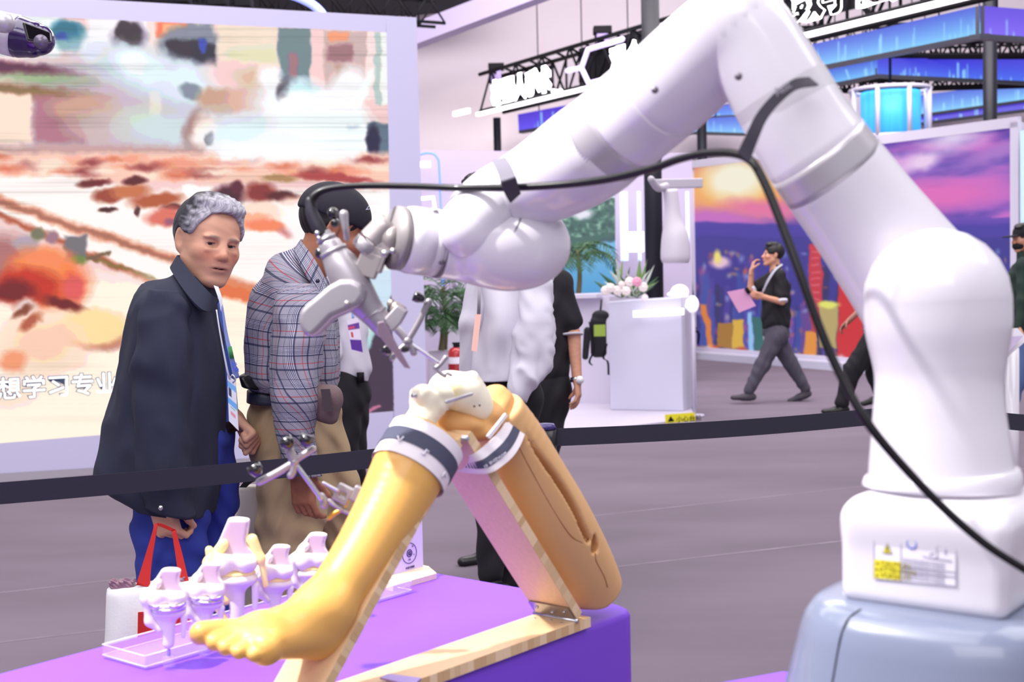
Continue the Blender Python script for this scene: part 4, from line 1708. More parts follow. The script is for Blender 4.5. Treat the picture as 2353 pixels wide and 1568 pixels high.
ribbon('green_print', mat('print_green', (50, 130, 70), .7), ly, a, b, .002)
text('lettering', mat('print_blue', (70, 90, 210), .7), ly, '北京', Q1(531, 832, -.145), Q1(540, 858, -.145) - Q1(531, 832, -.145), Q1(540, 830, -.145) - Q1(530, 832, -.145), .015, .0003, .0004)
bt = [Q1(522, 862, -.15), Q1(541, 876, -.15), Q1(548, 990, -.15), Q1(526, 968, -.15)]


def badge(X, Y):
    h, w = X.shape
    v = np.linspace(0, 1, h)[:, None] + 0 * X
    u = np.linspace(0, 1, w)[None, :] + 0 * X
    c = np.empty(X.shape + (3,))
    c[:] = (226, 230, 240)
    c[(v > .12) & (v < .24)] = (120, 180, 236)
    c[(v > .24) & (v < .42) & (u > .1) & (u < .42)] = (70, 74, 100)
    c[(v > .48) & (v < .6)] = (110, 176, 236)
    c[(v > .62) & (v < .66) & (u > .2) & (u < .8)] = (110, 190, 170)
    c[(v > .72) & (v < .8) & (u > .25) & (u < .75)] = (230, 150, 160)
    return c


canvas('badge', mat('print', (255, 255, 255), .35, attr=True), ly, *bt, 16, 40, badge)
v, f = slab(*bt, .003)
obj('badge_back', v + np.array([0, .0015, 0]), f, mat('badge_plastic', (228, 230, 240), .2), ly, smooth=False)
tube('clip', mat('steel', (200, 200, 205), .25, 1.0), ly, [Q1(528, 870, -.15), Q1(534, 862, -.15), Q1(541, 872, -.15), Q1(535, 880, -.15)], .0022, seg=8, n=14)

# shopping bag in his hand
m_bag = mat('bag_white', (232, 230, 232), .75, bump=.3, bscale=120)
m_red = mat('bag_red', (196, 34, 34), .75)
Qb = lambda px, py, dy=-.27: Q1(px, py, dy)
bg = thing('shopping_bag', 'white cloth shopping bag with red handles held by the grey-haired man', 'bag', Qb(340, 1500))
rows = [(248, 1352, 452, 1330, .03, -.27), (247, 1372, 450, 1350, .045, -.27), (244, 1440, 448, 1430, .06, -.27), (242, 1510, 447, 1500, .065, -.27), (240, 1620, 446, 1600, .06, -.27)]
loft_px('body', m_bag, bg, Q1, rows, n=40, seg=60, amp=.006, ex=4.5, seed=2)
rr = [(316, 1408, 432, 1400, .0605, -.272), (316, 1450, 432, 1440, .0655, -.272), (315, 1490, 431, 1480, .069, -.272)]
v, f = slab(Qb(317, 1408, -.343), Qb(438, 1398, -.343), Qb(437, 1500, -.345), Qb(315, 1512, -.345), .004)
obj('red_print', v, f, m_red, bg, smooth=False)
ribbon('handle', m_red, bg, [Qb(313, 1345, -.3), Qb(330, 1290, -.28), Qb(350, 1225, -.26), Qb(354, 1205, -.25)], [Qb(344, 1350, -.3), Qb(349, 1290, -.28), Qb(360, 1222, -.26), Qb(362, 1205, -.25)], .002, n=20)
ribbon('handle', m_red, bg, [Qb(395, 1222, -.25), Qb(404, 1280, -.27), Qb(412, 1340, -.29)], [Qb(404, 1218, -.25), Qb(420, 1278, -.27), Qb(436, 1345, -.29)], .002, n=20)
ribbon('handle', m_red, bg, [Qb(354, 1205, -.25), Qb(372, 1212, -.25), Qb(395, 1222, -.25)], [Qb(362, 1202, -.25), Qb(378, 1206, -.25), Qb(404, 1218, -.25)], .002, n=14)
for (x, y, w2, h2, lab) in [(282, 1345, 26, 11, 'clear plastic wrapped packet with dark red trim poking out of the white bag'), (410, 1335, 14, 9, 'crumpled clear plastic packet poking out of the bag beside the right handle')]:
    c = Qb(x, y, -.28)
    f = Field(.003)
    f.box(c, (w2 / 862, .012, h2 / 862), .004)
    g = f.build('packet', mat('plastic_wrap', (150, 110, 130), .12, spec=.9, bump=1.0, bscale=120), None, post=lambda X, D: D + .004 * np.sin(X[..., 0] * 310 + X[..., 2] * 220) * np.sin(X[..., 2] * 400 + X[..., 0] * 100))
    tag(g, lab, 'packet')

# ---------------------------------------------------------------- visitor in the plaid shirt
def plaid_mat():
    m = bpy.data.materials.new('plaid_cloth')
    m.use_nodes = True
    nt = m.node_tree
    b = nt.nodes['Principled BSDF']
    b.inputs['Roughness'].default_value = .85
    a = nt.nodes.new('ShaderNodeVertexColor')
    a.layer_name = 'Col'
    sp = nt.nodes.new('ShaderNodeSeparateColor')
    nt.links.new(a.outputs['Color'], sp.inputs[0])
    outs = []
    G0, NV, WH, RD, DK = (192, 190, 200), (96, 98, 126), (250, 248, 255), (222, 104, 112), (150, 150, 182)
    for ch, per in ((0, .092), (1, .088)):
        mu_ = nt.nodes.new('ShaderNodeMath')
        mu_.operation = 'DIVIDE'
        mu_.inputs[1].default_value = per
        nt.links.new(sp.outputs[ch], mu_.inputs[0])
        fr = nt.nodes.new('ShaderNodeMath')
        fr.operation = 'FRACT'
        nt.links.new(mu_.outputs[0], fr.inputs[0])
        rp = nt.nodes.new('ShaderNodeValToRGB')
        rp.color_ramp.interpolation = 'CONSTANT'
        cr = rp.color_ramp
        stops = [(0, G0)]
        x = .1
        for i in range(6):
            stops += [(x, NV), (x + .022, WH)]
            x += .044
        stops += [(x, NV), (x + .05, G0), (.62, RD), (.645, G0), (.79, NV), (.85, G0)]
        while len(cr.elements) < len(stops):
            cr.elements.new(1.0)
        for e, (p, c) in zip(cr.elements, sorted(stops)):
            e.position = p
            e.color = tuple(lin(c)) + (1,)
        nt.links.new(fr.outputs[0], rp.inputs[0])
        outs.append(rp)
    mx = nt.nodes.new('ShaderNodeMix')
    mx.data_type = 'RGBA'
    mx.inputs[0].default_value = 1.0
    mx.blend_type = 'MULTIPLY'
    nt.links.new(outs[0].outputs[0], mx.inputs[6])
    nt.links.new(outs[1].outputs[0], mx.inputs[7])
    nt.links.new(mx.outputs[2], b.inputs['Base Color'])
    return m


m_plaid = plaid_mat()
Q2 = Qf(806)
b0 = Q2(680, 1000)
b0[2] = 0
man2 = thing('person', 'man in a grey plaid shirt, black cap and khaki trousers with a brown waist bag', 'person', b0)
M2 = head_M(Q2, 768, 532, 105, 22, 0)
J2 = dict(shL=(680, 705, -.1), shR=(700, 705, .1), elL=(682, 880, -.18), elR=(690, 860, .08), wrL=(694, 1085, -.2), wrR=(690, 960, .08),
          pelvis=(672, 960, 0), hipL=(660, 1010, -.04), hipR=(690, 1010, .04), knL=(655, 1300, -.08), knR=(780, 1300, .1), anL=(560, 1700, -.08), anR=(800, 1750, .1),
          toeL=(660, 1760, -.1), toeR=(900, 1800, .1))
body_build(man2, Q2, M2, J2, (166, 108, 82), res=.0045, thin=.6, handM={'L': {'palm': (.4, .8, 0), 'curl': (.5, .6, .4), 'side': 1}})
hair_build(man2, M2, m_hair, res=.004, thick=.004, quiff=False)
# cap
f = Field(.004)
f.M = M2
f.ell((0, -.016, .045), (.088, .108, .092), .01)
f.box((0, 0, -.055), (.2, .2, .085), .005, .005, 'sub')
m_cap = mat('cap_black', (34, 30, 44), .8, bump=.3, bscale=500)
f.build('cap', m_cap, man2)
f = Field(.004)
f.M = M2
f.ell((0, .10, .026), (.07, .075, .007), .01, rot=rot('X', -.25))
f.build('cap_brim', m_cap, man2)
text('cap_lettering', mat('ink_pale', (200, 200, 220), .6), man2, 'V', Q2(838, 478, -.1), (.5, 0, -.85), (.85, 0, .5), .02, .001)
loft_px('shirt', m_plaid, man2, Q2,
        [(690, 560, 742, 640, .07, 0), (672, 572, 752, 660, .11, 0), (640, 592, 758, 676, .15, 0), (606, 640, 764, 700, .18, 0), (584, 690, 770, 730, .185, 0), (573, 740, 776, 770, .185, 0), (567, 800, 778, 815, .18, 0), (565, 845, 776, 850, .18, 0), (566, 866, 774, 880, .178, 0),
         (574, 890, 770, 898, .165, 0)],
        n=70, seg=80, amp=.01, sx=8, sz=3, seed=21, uv=True, noise_fn=lambda V: .005 * np.sin(V[:, 0] * 34 + V[:, 2] * 20 + 6 * vnoise(V, 4)))
loft_px('sleeve', m_plaid, man2, Q2,
        [(652, 650, 728, 652, .06, -.12), (634, 690, 744, 690, .078, -.15), (628, 760, 743, 760, .082, -.18), (622, 850, 738, 850, .08, -.2), (628, 930, 732, 930, .074, -.21), (640, 1010, 726, 1010, .064, -.21), (652, 1060, 728, 1062, .06, -.21), (657, 1086, 734, 1092, .058, -.21)],
        n=70, seg=56, amp=.009, sx=10, sz=4, seed=28, uv=True, noise_fn=sleeve_fold(1.6))
uvc = lambda n: np.column_stack([np.linspace(0, .3, n), np.zeros(n), np.zeros(n)])
ca = [Q2(704, 552, .05), Q2(692, 552, -.02), Q2(698, 562, -.07), Q2(724, 600, -.1), Q2(752, 652, -.1)]
cb = [Q2(694, 585, .07), Q2(678, 574, -.02), Q2(680, 590, -.1), Q2(706, 636, -.14), Q2(742, 690, -.14)]
A_, B_ = catmull(ca, 26), catmull(cb, 26)
uu = np.concatenate([np.column_stack([np.zeros(26) + q, np.linspace(0, .2, 26), np.zeros(26)]) for q in (0, .04, .04, 0)])
ribbon('collar', m_plaid, man2, A_, B_, .006, colors=uu)
obj('collar_button', *sphereg(Q2(730, 646, -.16), .006, 10, 6), mat('button_dark', (40, 36, 60), .3), man2)
m_khaki = mat('trousers_khaki', (172, 148, 116), .9, bump=.3, bscale=500)
loft_px('belt', mat('belt_dark', (48, 50, 66), .5), man2, Q2, [(574, 893, 690, 898, .155, 0), (573, 918, 690, 922, .155, 0)], n=4, seg=40, amp=0)
loft_px('strap', mat('belt_black', (20, 18, 22), .4), man2, Q2, [(566, 856, 600, 858, .17, -.02), (568, 876, 628, 888, .17, -.02)], n=5, seg=30, amp=0)
f = Field(.006)
f.path([Q2(668, 950, -.02), Q2(665, 1020, -.04), Q2(672, 1110, -.06), Q2(668, 1200, -.07), Q2(655, 1310, -.08), Q2(615, 1500, -.08), Q2(560, 1700, -.08)], [.115, .115, .098, .094, .086, .08, .075], .04, n=18)
f.path([Q2(690, 955, .02), Q2(712, 1020, .06), Q2(750, 1110, .08), Q2(778, 1200, .09), Q2(795, 1310, .1), Q2(805, 1500, .1), Q2(800, 1740, .1)], [.11, .11, .1, .092, .088, .085, .08], .04, n=18)
f.box(Q2(670, 905) + np.array([0, 0, .1]), (.4, .4, .1), .002, .004, 'sub')
f.build('trousers', m_khaki, man2, post=crease)
shoe_build(man2, Q2(560, 1712, -.08), Q2(660, 1760, -.1), m_shoe)
shoe_build(man2, Q2(800, 1755, .1), Q2(900, 1800, .1), m_shoe)
wb = thing('waist_bag', 'brown waist bag with a snap worn by the man in the plaid shirt', 'bag', Q2(745, 930, -.18))
f = Field(.004)
f.cone(Q2(742, 915, -.19), Q2(742, 945, -.19), .035, .03, .02)
f.cone(Q2(715, 915, -.19), Q2(765, 920, -.19), .022, .025, .03)
f.cone(Q2(765, 905, -.19), Q2(762, 960, -.19), .02, .018, .02)
f.build('pouch', mat('bag_brown', (110, 90, 92), .7, bump=.4, bscale=300), wb)
v, f = boxg(Q2(752, 920, -.245), .012, .006, .03, Z=(.15, 0, -1))
obj('flap', v, f, mat('flap_dark', (66, 54, 60), .6), wb, smooth=False)
obj('snap', *sphereg(Q2(718, 906, -.222), .006, 12, 8), mat('steel', (200, 200, 205), .25, 1.0), wb)
tb = thing('tote_bag', 'off-white tote bag with a blue printed mark hanging behind the grey-haired man', 'bag', Q2(575, 1250, -.05))
loft_px('body', mat('tote_cloth', (196, 190, 186), .8, bump=.3, bscale=200), tb, Q2, [(548, 1118, 602, 1116, .03, .14), (546, 1180, 602, 1180, .04, .14), (540, 1300, 600, 1300, .045, .14), (530, 1420, 600, 1420, .04, .14)], n=24, seg=30, amp=.006, ex=4)
text('print', mat('print_navy', (50, 60, 130), .7), tb, 'P', Q2(572, 1262, .09), (1, 0, 0), (0, 0, 1), .055, .001, .003)
ribbon('handle', mat('handle_black', (20, 20, 26), .7), tb, [Q2(548, 1122, .12), Q2(580, 1092, .1), Q2(640, 1085, .05)], [Q2(550, 1140, .12), Q2(582, 1108, .1), Q2(640, 1100, .05)], .003, n=12)

# ---------------------------------------------------------------- other visitors
m_wshirt = mat('shirt_white', (206, 202, 216), .85, bump=.2, bscale=300)
m_black = mat('cloth_black', (24, 22, 30), .85)
m_dkgrey = mat('cloth_grey', (78, 74, 88), .9)

t, Q, g, M = dressed('person in a white shirt standing right behind the man in plaid', 480,
        (778, 545, 60, 0, 0), dict(shL=(745, 655, -.12), shR=(808, 660, .12), elL=(742, 740, -.18), elR=(820, 740, .12), wrL=(770, 815, -.2), wrR=(800, 800, .1),
                                 pelvis=(792, 880, 0), hipL=(782, 900, -.05), hipR=(802, 900, .08), knL=(785, 1080, -.05), knR=(800, 1090, .08), anL=(770, 1270, -.05), anR=(790, 1300, .08)),
        (190, 140, 116), m_wshirt, m_black, m_shoe, m_hair, res=.008, sleeve='long', hands=False, fat=.85)
lb = thing('badge_holder', 'event badge with purple print worn behind the saw handpiece', 'badge', Q(815, 770, -.24))
bt = [Q(797, 737, -.25), Q(823, 728, -.25), Q(834, 812, -.25), Q(808, 805, -.25)]


def badge2(X, Y):
    h, w = X.shape
    v = np.linspace(0, 1, h)[:, None] + 0 * X
    u = np.linspace(0, 1, w)[None, :] + 0 * X
    c = np.empty(X.shape + (3,))
    c[:] = (226, 214, 236)
    c[(v > .16) & (v < .34)] = (104, 60, 150)
    c[(v > .24) & (v < .3) & (u < .6)] = (210, 70, 110)
    c[(v > .4) & (v < .58) & (u > .15) & (u < .4)] = (190, 80, 80)
    c[(v > .64) & (v < .97)] = (90, 46, 150)
    return c


canvas('card', mat('print', (255, 255, 255), .35, attr=True), lb, *bt, 16, 30, badge2)
ribbon('strap', m_ly, lb, [Q(800, 655, -.16), Q(806, 700, -.2), Q(808, 732, -.25)], [Q(806, 655, -.16), Q(812, 700, -.2), Q(814, 732, -.25)], .002, n=10)
tube('belt_buckle', m_dark, t, [Q(828, 856, -.1), Q(829, 880, -.1)], .018, seg=10)

t, Q, g, M = dressed('man in a loose white shirt behind the robot wrist', 540,
        (1105, 470, 200, 5, 0), dict(shL=(1115, 600, -.1), shR=(1225, 610, .05), elL=(1085, 740, -.1), elR=(1235, 760, -.12), wrL=(1078, 850, -.05), wrR=(1205, 880, -.2),
                                  pelvis=(1165, 880, 0), hipL=(1140, 910, -.05), hipR=(1190, 910, .05), knL=(1135, 1140, -.05), knR=(1175, 1150, .08), anL=(1128, 1330, -.05), anR=(1168, 1350, .08)),
        (196, 146, 120), m_wshirt, m_black, m_shoe, m_hair, res=.007, sleeve='none', hands=True, fat=1.0)
loft_px('shirt_back', m_wshirt, t, Q, [(1085, 560, 1262, 560, .14, -.02), (1082, 660, 1270, 660, .16, -.02), (1076, 760, 1270, 770, .17, -.02), (1070, 830, 1266, 850, .17, -.02), (1078, 872, 1220, 868, .165, -.02)],
        n=40, seg=60, amp=.022, sx=7, sz=2.2, seed=41, noise_fn=lambda V: .009 * np.sin(V[:, 0] * 40 + V[:, 2] * 5 + 6 * vnoise(V, 3)))
loft_px('sleeve', m_wshirt, t, Q, [(1190, 640, 1268, 640, .07, -.14), (1186, 740, 1270, 740, .08, -.17), (1178, 810, 1270, 830, .08, -.2), (1166, 860, 1240, 880, .075, -.22), (1168, 900, 1208, 924, .06, -.22)],
        n=40, seg=40, amp=.02, sx=9, sz=4, seed=44, noise_fn=sleeve_fold(2.2))
bd = thing('badge_holder', 'peach coloured badge on a grey strap hanging from the man in the loose white shirt', 'badge', Q(1095, 760, -.25))
ribbon('strap', mat('strap_grey', (150, 144, 156), .8), bd, [Q(1098, 650, -.24), Q(1096, 722, -.25)], [Q(1106, 650, -.24), Q(1104, 722, -.25)], .002)
v, f = slab(Q(1092, 722, -.25), Q(1106, 722, -.25), Q(1096, 809, -.25), Q(1083, 806, -.25), .004)
obj('card', v, f, mat('card_peach', (250, 200, 186), .5), bd, smooth=False)

t, Q, g, M = dressed('person in a black T-shirt beside the man in the loose white shirt', 455,
        (1242, 548, 190, 0, 0), dict(shL=(1215, 645, .0), shR=(1284, 650, -.02), elL=(1215, 770, .1), elR=(1318, 768, -.05), wrL=(1230, 850, .1), wrR=(1326, 872, -.08),
                                  pelvis=(1245, 870, 0), hipL=(1225, 900, .0), hipR=(1265, 900, 0), knL=(1190, 1080, .0), knR=(1240, 1090, 0), anL=(1128, 1262, .0), anR=(1200, 1270, 0),
                                  toeL=(1095, 1285, -.05), toeR=(1180, 1295, -.1)),
        (196, 142, 118), m_black, m_black, m_shoe, m_hair, res=.007, sleeve='short', fat=.95,
        handM={'R': {'palm': (-.8, .2, 0), 'curl': (.35, .35, .25), 'side': 1, 'thumb': .6}})
d = nrm(g['wrR'] - g['elR'])
tube('sleeve_trim', mat('trim_grey', (190, 186, 196), .7), t, [g['shR'] + (g['elR'] - g['shR']) * .8 + d * .05, g['shR'] + (g['elR'] - g['shR']) * .8 + d * .06], .058, seg=24)
wt = thing('wristwatch', 'steel wristwatch on the wrist of the person in the black T-shirt', 'watch', g['wrR'])
tube('strap', mat('steel', (200, 200, 205), .25, 1.0), wt, [g['wrR'] - d * .01, g['wrR'] + d * .012], .033, seg=24)
tube('dial', mat('dial_white', (236, 236, 240), .2), wt, [g['wrR'] + np.array([.01, -.028, 0]), g['wrR'] + np.array([.014, -.042, 0])], .02, seg=20)

t, Q, g, M = dressed('man in grey trousers walking past the mural, hand at his mouth', 220,
        (1776, 586, -90, -4, 0), dict(shL=(1790, 634, -.14), shR=(1778, 634, .16), elL=(1797, 694, -.2), elR=(1724, 668, .05), wrL=(1752, 682, -.24), wrR=(1727, 622, .0),
                                     pelvis=(1783, 755, 0), hipL=(1786, 770, -.07), hipR=(1780, 770, .07), knL=(1752, 838, -.07), knR=(1818, 838, .08), anL=(1722, 903, -.07), anR=(1850, 898, .08),
                                     toeL=(1688, 913, -.07), toeR=(1822, 918, .08)),
        (206, 150, 124), m_black, m_dkgrey, mat('shoe_grey', (72, 68, 78), .8), m_hair, res=.008, sleeve='short', hem_m=m_wshirt,
        handM={'R': {'palm': (1, 0, 0), 'dir': Q1(0, 0) * 0 + np.array([.25, 0, 1.0]), 'curl': (.5, .6, .4)}, 'L': {'palm': (0, 1, .3), 'curl': (.7, .8, .5)}})
ribbon('lanyard', mat('strap_pale', (180, 180, 196), .8), t, [Q(1796, 606, -.1), Q(1778, 620, -.2), Q(1762, 645, -.24), Q(1750, 672, -.22)], [Q(1799, 609, -.1), Q(1782, 623, -.2), Q(1766, 648, -.24), Q(1754, 673, -.22)], .004, n=16)
fo = thing('folder', 'pinkish purple folder carried by the walking man', 'folder', Q(1703, 690, -.28))
v, f = slab(Q(1671, 671, -.28), Q(1712, 663, -.28), Q(1737, 703, -.3), Q(1698, 719, -.3), .02)
obj('cover', v, f, mat('folder_pink', (196, 140, 180), .6), fo, smooth=False)
tube('phone', m_dark, t, [Q(1714, 662, -.3), Q(1722, 674, -.3)], .02, seg=8)

t, Q, g, M = dressed('person in black trousers striding behind the robot column', 243,
        (2085, 560, -90, 0, 0), dict(shL=(2072, 618, -.15), shR=(2072, 618, .15), elL=(2012, 680, -.2), elR=(2060, 680, .2), wrL=(1950, 738, -.22), wrR=(2010, 740, .2),
                                    pelvis=(2030, 745, 0), hipL=(2020, 765, -.07), hipR=(2030, 765, .07), knL=(1960, 850, -.07), knR=(2012, 860, .08), anL=(1935, 932, -.07), anR=(2022, 905, .08),
                                    toeL=(1905, 944, -.07), toeR=(1990, 925, .08)),
        (150, 100, 84), mat('cloth_red', (190, 60, 60), .85), m_black, m_shoe, m_hair, res=.009, sleeve='short', loose=1.15, hands=True)

t, Q, g, M = dressed('person in black cap, face mask and blue jeans at the right edge', 258,
        (2352, 548, -80, 5, 0), dict(shL=(2352, 610, -.15), shR=(2352, 610, .15), elL=(2350, 690, -.2), elR=(2365, 690, .2), wrL=(2342, 750, -.22), wrR=(2350, 750, .2),
                                    pelvis=(2362, 770, 0), hipL=(2358, 790, -.07), hipR=(2366, 790, .07), knL=(2338, 870, -.07), knR=(2372, 870, .08), anL=(2320, 950, -.07), anR=(2378, 955, .08),
                                    toeL=(2300, 968, -.07), toeR=(2350, 972, .08)),
        (200, 146, 120), mat('cloth_green', (36, 52, 46), .85), mat('jeans', (84, 104, 150), .9), m_shoe, m_hair, res=.009, sleeve='long')
f = Field(.006)
f.M = M
f.ell((0, -.016, .045), (.09, .11, .094), .01)
f.box((0, 0, -.055), (.2, .2, .085), .005, .005, 'sub')
f.ell((0, .12, .03), (.07, .08, .009), .01)
f.build('cap', m_black, t)
f = Field(.006)
f.M = M
f.ell((0, .045, -.06), (.06, .065, .048), .01)
f.build('face_mask', m_black, t)

t, Q, g, M = dressed('small figure in a dark suit far behind the podium', 152,
        (1563, 611, -20, 0, 0), dict(shL=(1548, 645, 0), shR=(1580, 645, 0), elL=(1545, 675, 0), elR=(1586, 675, 0), wrL=(1562, 690, -.15), wrR=(1575, 690, -.15),
                                   pelvis=(1566, 712, 0), hipL=(1560, 720, 0), hipR=(1572, 720, 0), knL=(1560, 765, 0), knR=(1572, 765, 0), anL=(1560, 812, 0), anR=(1572, 812, 0)),
        (214, 164, 140), mat('suit_grey', (60, 62, 74), .8), m_black, m_shoe, m_hair, res=.012, sleeve='long')

# ================================================================ BARRIER BELTS
m_belt = mat('belt_webbing', (44, 42, 58), .8, bump=.3, bscale=900)
m_post = mat('post_black', (26, 25, 32), .35)


def stan(px, py, s, label):
    a = P(px, py, s)
    g = a.copy()
    g[2] = 0
    t = thing('stanchion', label, 'barrier post', g)
    tube('pole', m_post, t, [g + [0, 0, .03], [a[0], a[1], a[2] - .06]], .026, seg=28)
    tube('belt_head', m_post, t, [[a[0], a[1], a[2] - .07], [a[0], a[1], a[2] + .015]], .032, seg=28)
    tube('cap', mat('cap_violet', (60, 50, 110), .3), t, [[a[0], a[1], a[2] + .015], [a[0], a[1], a[2] + .03]], [.033, .026], seg=28)
    tube('base', m_post, t, [g, g + [0, 0, .012], g + [0, 0, .03]], [.16, .16, .04], seg=36)
    return a


stan(1253, 998, 800, 'black barrier post with a violet cap behind the thigh model')
stan(2160, 950, 722, 'black barrier post hidden behind the white robot column')
for (x0, y0, s0, x1, y1, s1, lab) in [(-160, 1147, 1018, 1240, 1007, 802, 'black retractable belt running in front of the two visitors'),
                                     (1266, 1006, 799, 2150, 943, 723, 'black retractable belt running from the capped post to behind the robot column'),
                                     (2170, 943, 723, 2460, 976, 765, 'short stretch of black retractable belt at the right of the robot column')]:
    a0, b0_ = P(x0, y0, s0), P(x1, y1, s1)
    n = 30
    pts = np.array([a0 + (b0_ - a0) * i / (n - 1) - np.array([0, 0, .012 * math.sin(math.pi * i / (n - 1))]) for i in range(n)])
    h = np.array([0, 0, .0255])
    o = ribbon('barrier_belt', m_belt, None, pts + h, pts - h, .002)
    tag(o, lab, 'barrier belt')

# ================================================================ DISPLAY TABLE
E1 = nrm(np.cross([0, 0, 1.0], [-.635, -.772, 0]) * 0 + np.array([.635, .772, 0]))
E2 = np.array([E1[1], -E1[0], 0])
UP = np.array([0, 0, 1.0])
TZ = .85
tb_C = G(1472, 1396, TZ)
tb_B = G(945, 1294, TZ)
tb_B = tb_C - E2 * float(np.dot(tb_C - tb_B, E2))
wd_t = np.linalg.norm(tb_C - tb_B)
m_tbl = mat('table_purple', (122, 70, 208), .6, bump=.15, bscale=500)
tbl = thing('display_table', 'display table covered in purple cloth under the leg model and the small bones', 'table', (tb_C + tb_B) / 2 * [1, 1, 0])


def rrect(c0, ea, eb, la, lb, r, z, n=8):
    pts = []
    for (ox, oy, a0) in ((la - r, lb - r, 0), (r, lb - r, 90), (r, r, 180), (la - r, r, 270)):
        for i in range(n + 1):
            a = math.radians(a0 + 90 * i / n)
            pts.append(c0 + ea * (ox + r * math.cos(a)) + eb * (oy + r * math.sin(a)))
    return np.array([[p[0], p[1], z] for p in pts])


c00 = tb_B - E1 * 1.75
prof = [(0.0, .0), (.8, .0), (.838, .0), (.846, .003), (.85, .009)]
rings = [rrect(c00 + E1 * i + E2 * i, E1, E2, 1.75 - 2 * i, wd_t - 2 * i, .05, z) for z, i in prof]
n = len(rings[0])
V = np.vstack(rings)
Fc = [(k * n + j, k * n + (j + 1) % n, (k + 1) * n + (j + 1) % n, (k + 1) * n + j) for k in range(len(rings) - 1) for j in range(n)]
o = obj('cloth_cover', V, Fc + [tuple(range((len(rings) - 1) * n, len(rings) * n))], m_tbl, tbl, smooth=True)
o.modifiers.new('wn', 'WEIGHTED_NORMAL')
ts2 = thing('side_table', 'purple topped table partly hidden behind the robot cart', 'table', G(1760, 1600, 0))
a, b = G(1560, 1582, TZ), G(1830, 1533, TZ)
dd = nrm(b - a)
prism('top', m_tbl, ts2, [a, b - dd * .02, b - dd * .02 + [dd[1] * .1, -dd[0] * .1, 0], a + [dd[1] * .1, -dd[0] * .1, 0]], (0, 0, -.84), bevel=.01)

# ---------------------------------------------------------------- wooden A-frame
N0 = G(1357, 1418, TZ + .0185)


def PL(px, py, off=0.0):
    return onplane(px, py, N0 - E2 * off, E2)


def spl(p):
    return F / float((p - CAM) @ w_)


def wood(name, rgb, sc=(3, 40, 3)):
    return mat(name, rgb, .42, vary=.05, vscale=3.0, stretch=sc, coat=.15)


m_wood = wood('bamboo_face', (222, 188, 144), (60, 60, 8))
m_edge = wood('bamboo_edge', (222, 190, 146), (60, 60, 60))
st = thing('wooden_leg_stand', 'hinged bamboo A-frame stand holding the leg model on the purple table', 'stand', N0)
apex = PL(1070, 1008)
TH_b = PL(1326, 1409)
SH_b = PL(731, 1661)
SH_b[2] = TH_b[2] = TZ + .022
BW = .094


def board(name, p0, p1, side, t=.017):
    d = nrm(p1 - p0)
    nn = nrm(np.cross(d, E2)) * side
    q = [p0, p1, p1 + nn * t, p0 + nn * t]
    o = prism(name, m_wood, st, q, -E2 * BW, bevel=.0012)
    # laminated strips on the near edge
    L = np.linalg.norm(p1 - p0)
    rs = np.random.RandomState(len(name))
    x = 0.0
    while x < L - .012:
        w2 = rs.uniform(.010, .018)
        a = p0 + d * x + E2 * .0004
        b = p0 + d * min(x + w2 - .0004, L) + E2 * .0004
        cc = [(226, 196, 152), (216, 184, 138), (206, 170, 124), (234, 206, 166)][rs.randint(4)]
        obj('edge_lamella', *prismg([a, b, b + nn * t, a + nn * t], E2 * .0005), mat('lamella_%d' % cc[0], cc, .5), o, smooth=False)
        x += w2
    return o


base0 = N0 - E1 * .80
bb = [N0, base0, base0 - E2 * BW, N0 - E2 * BW]
o_base = prism('base_board', m_wood, st, bb, (0, 0, -.0175), bevel=.0015)
rs = np.random.RandomState(4)
x = .001
while x < .78:
    w2 = rs.uniform(.010, .02)
    a, b = N0 - E1 * x + E2 * .0004, N0 - E1 * (x + w2 - .0004) + E2 * .0004
    cc = [(226, 196, 152), (216, 184, 138), (206, 170, 124), (234, 206, 166)][rs.randint(4)]
    obj('edge_lamella', *prismg([a, b, b - UP * .0175, a - UP * .0175], E2 * .0005), mat('lamella_%d' % cc[0], cc, .5), o_base, smooth=False)
    x += w2
board('thigh_board', TH_b, apex, 1)
board('shin_board', SH_b, apex - nrm(apex - SH_b) * .012, -1)
m_steel = mat('steel', (200, 200, 205), .25, 1.0)
m_brush = mat('brushed_steel', (180, 178, 182), .32, 1.0)
# hinge at the foot of the thigh board
dT_ = nrm(apex - TH_b)
off0 = TH_b - nrm(np.cross(dT_, E2)) * .0035
for nm, dr in (('hinge_leaf', dT_), ('hinge_leaf', -E1)):
    p = off0 - UP * (.003 if dr is not dT_ else 0)
    q = [p - E2 * .002, p - E2 * .09, p - E2 * .09 + dr * .034, p - E2 * .002 + dr * .034]
    obj(nm, *prismg(q, np.cross(nrm(q[1] - q[0]), dr) * .0012), m_brush, st, smooth=False)
    for k in (.015, .045, .075):
        c = p - E2 * k + dr * (.022 if k != .045 else .014)
        nn = nrm(np.cross(E2, dr))
        if np.dot(nn, c - CAM) > 0:
            nn = -nn
        tube('screw', m_steel, st, [c - nn * .0005, c + nn * .0022], .0028, seg=12)
tube('hinge_pin', m_steel, st, [off0 + E2 * .003, off0 - E2 * .094], .0036, seg=16)
tube('hinge_pin', m_steel, st, [apex + E2 * .004, apex - E2 * .094], .0045, seg=16)
c = PL(980, 1573)
ht = G(958, 1567, TZ + .03)
prism('hinge_leaf', mat('hinge_violet', (170, 150, 214), .3, .8), st, [G(873, 1562, TZ + .024), G(892, 1553, TZ + .024), G(968, 1563, TZ + .024), G(950, 1580, TZ + .024)], (0, 0, .003))

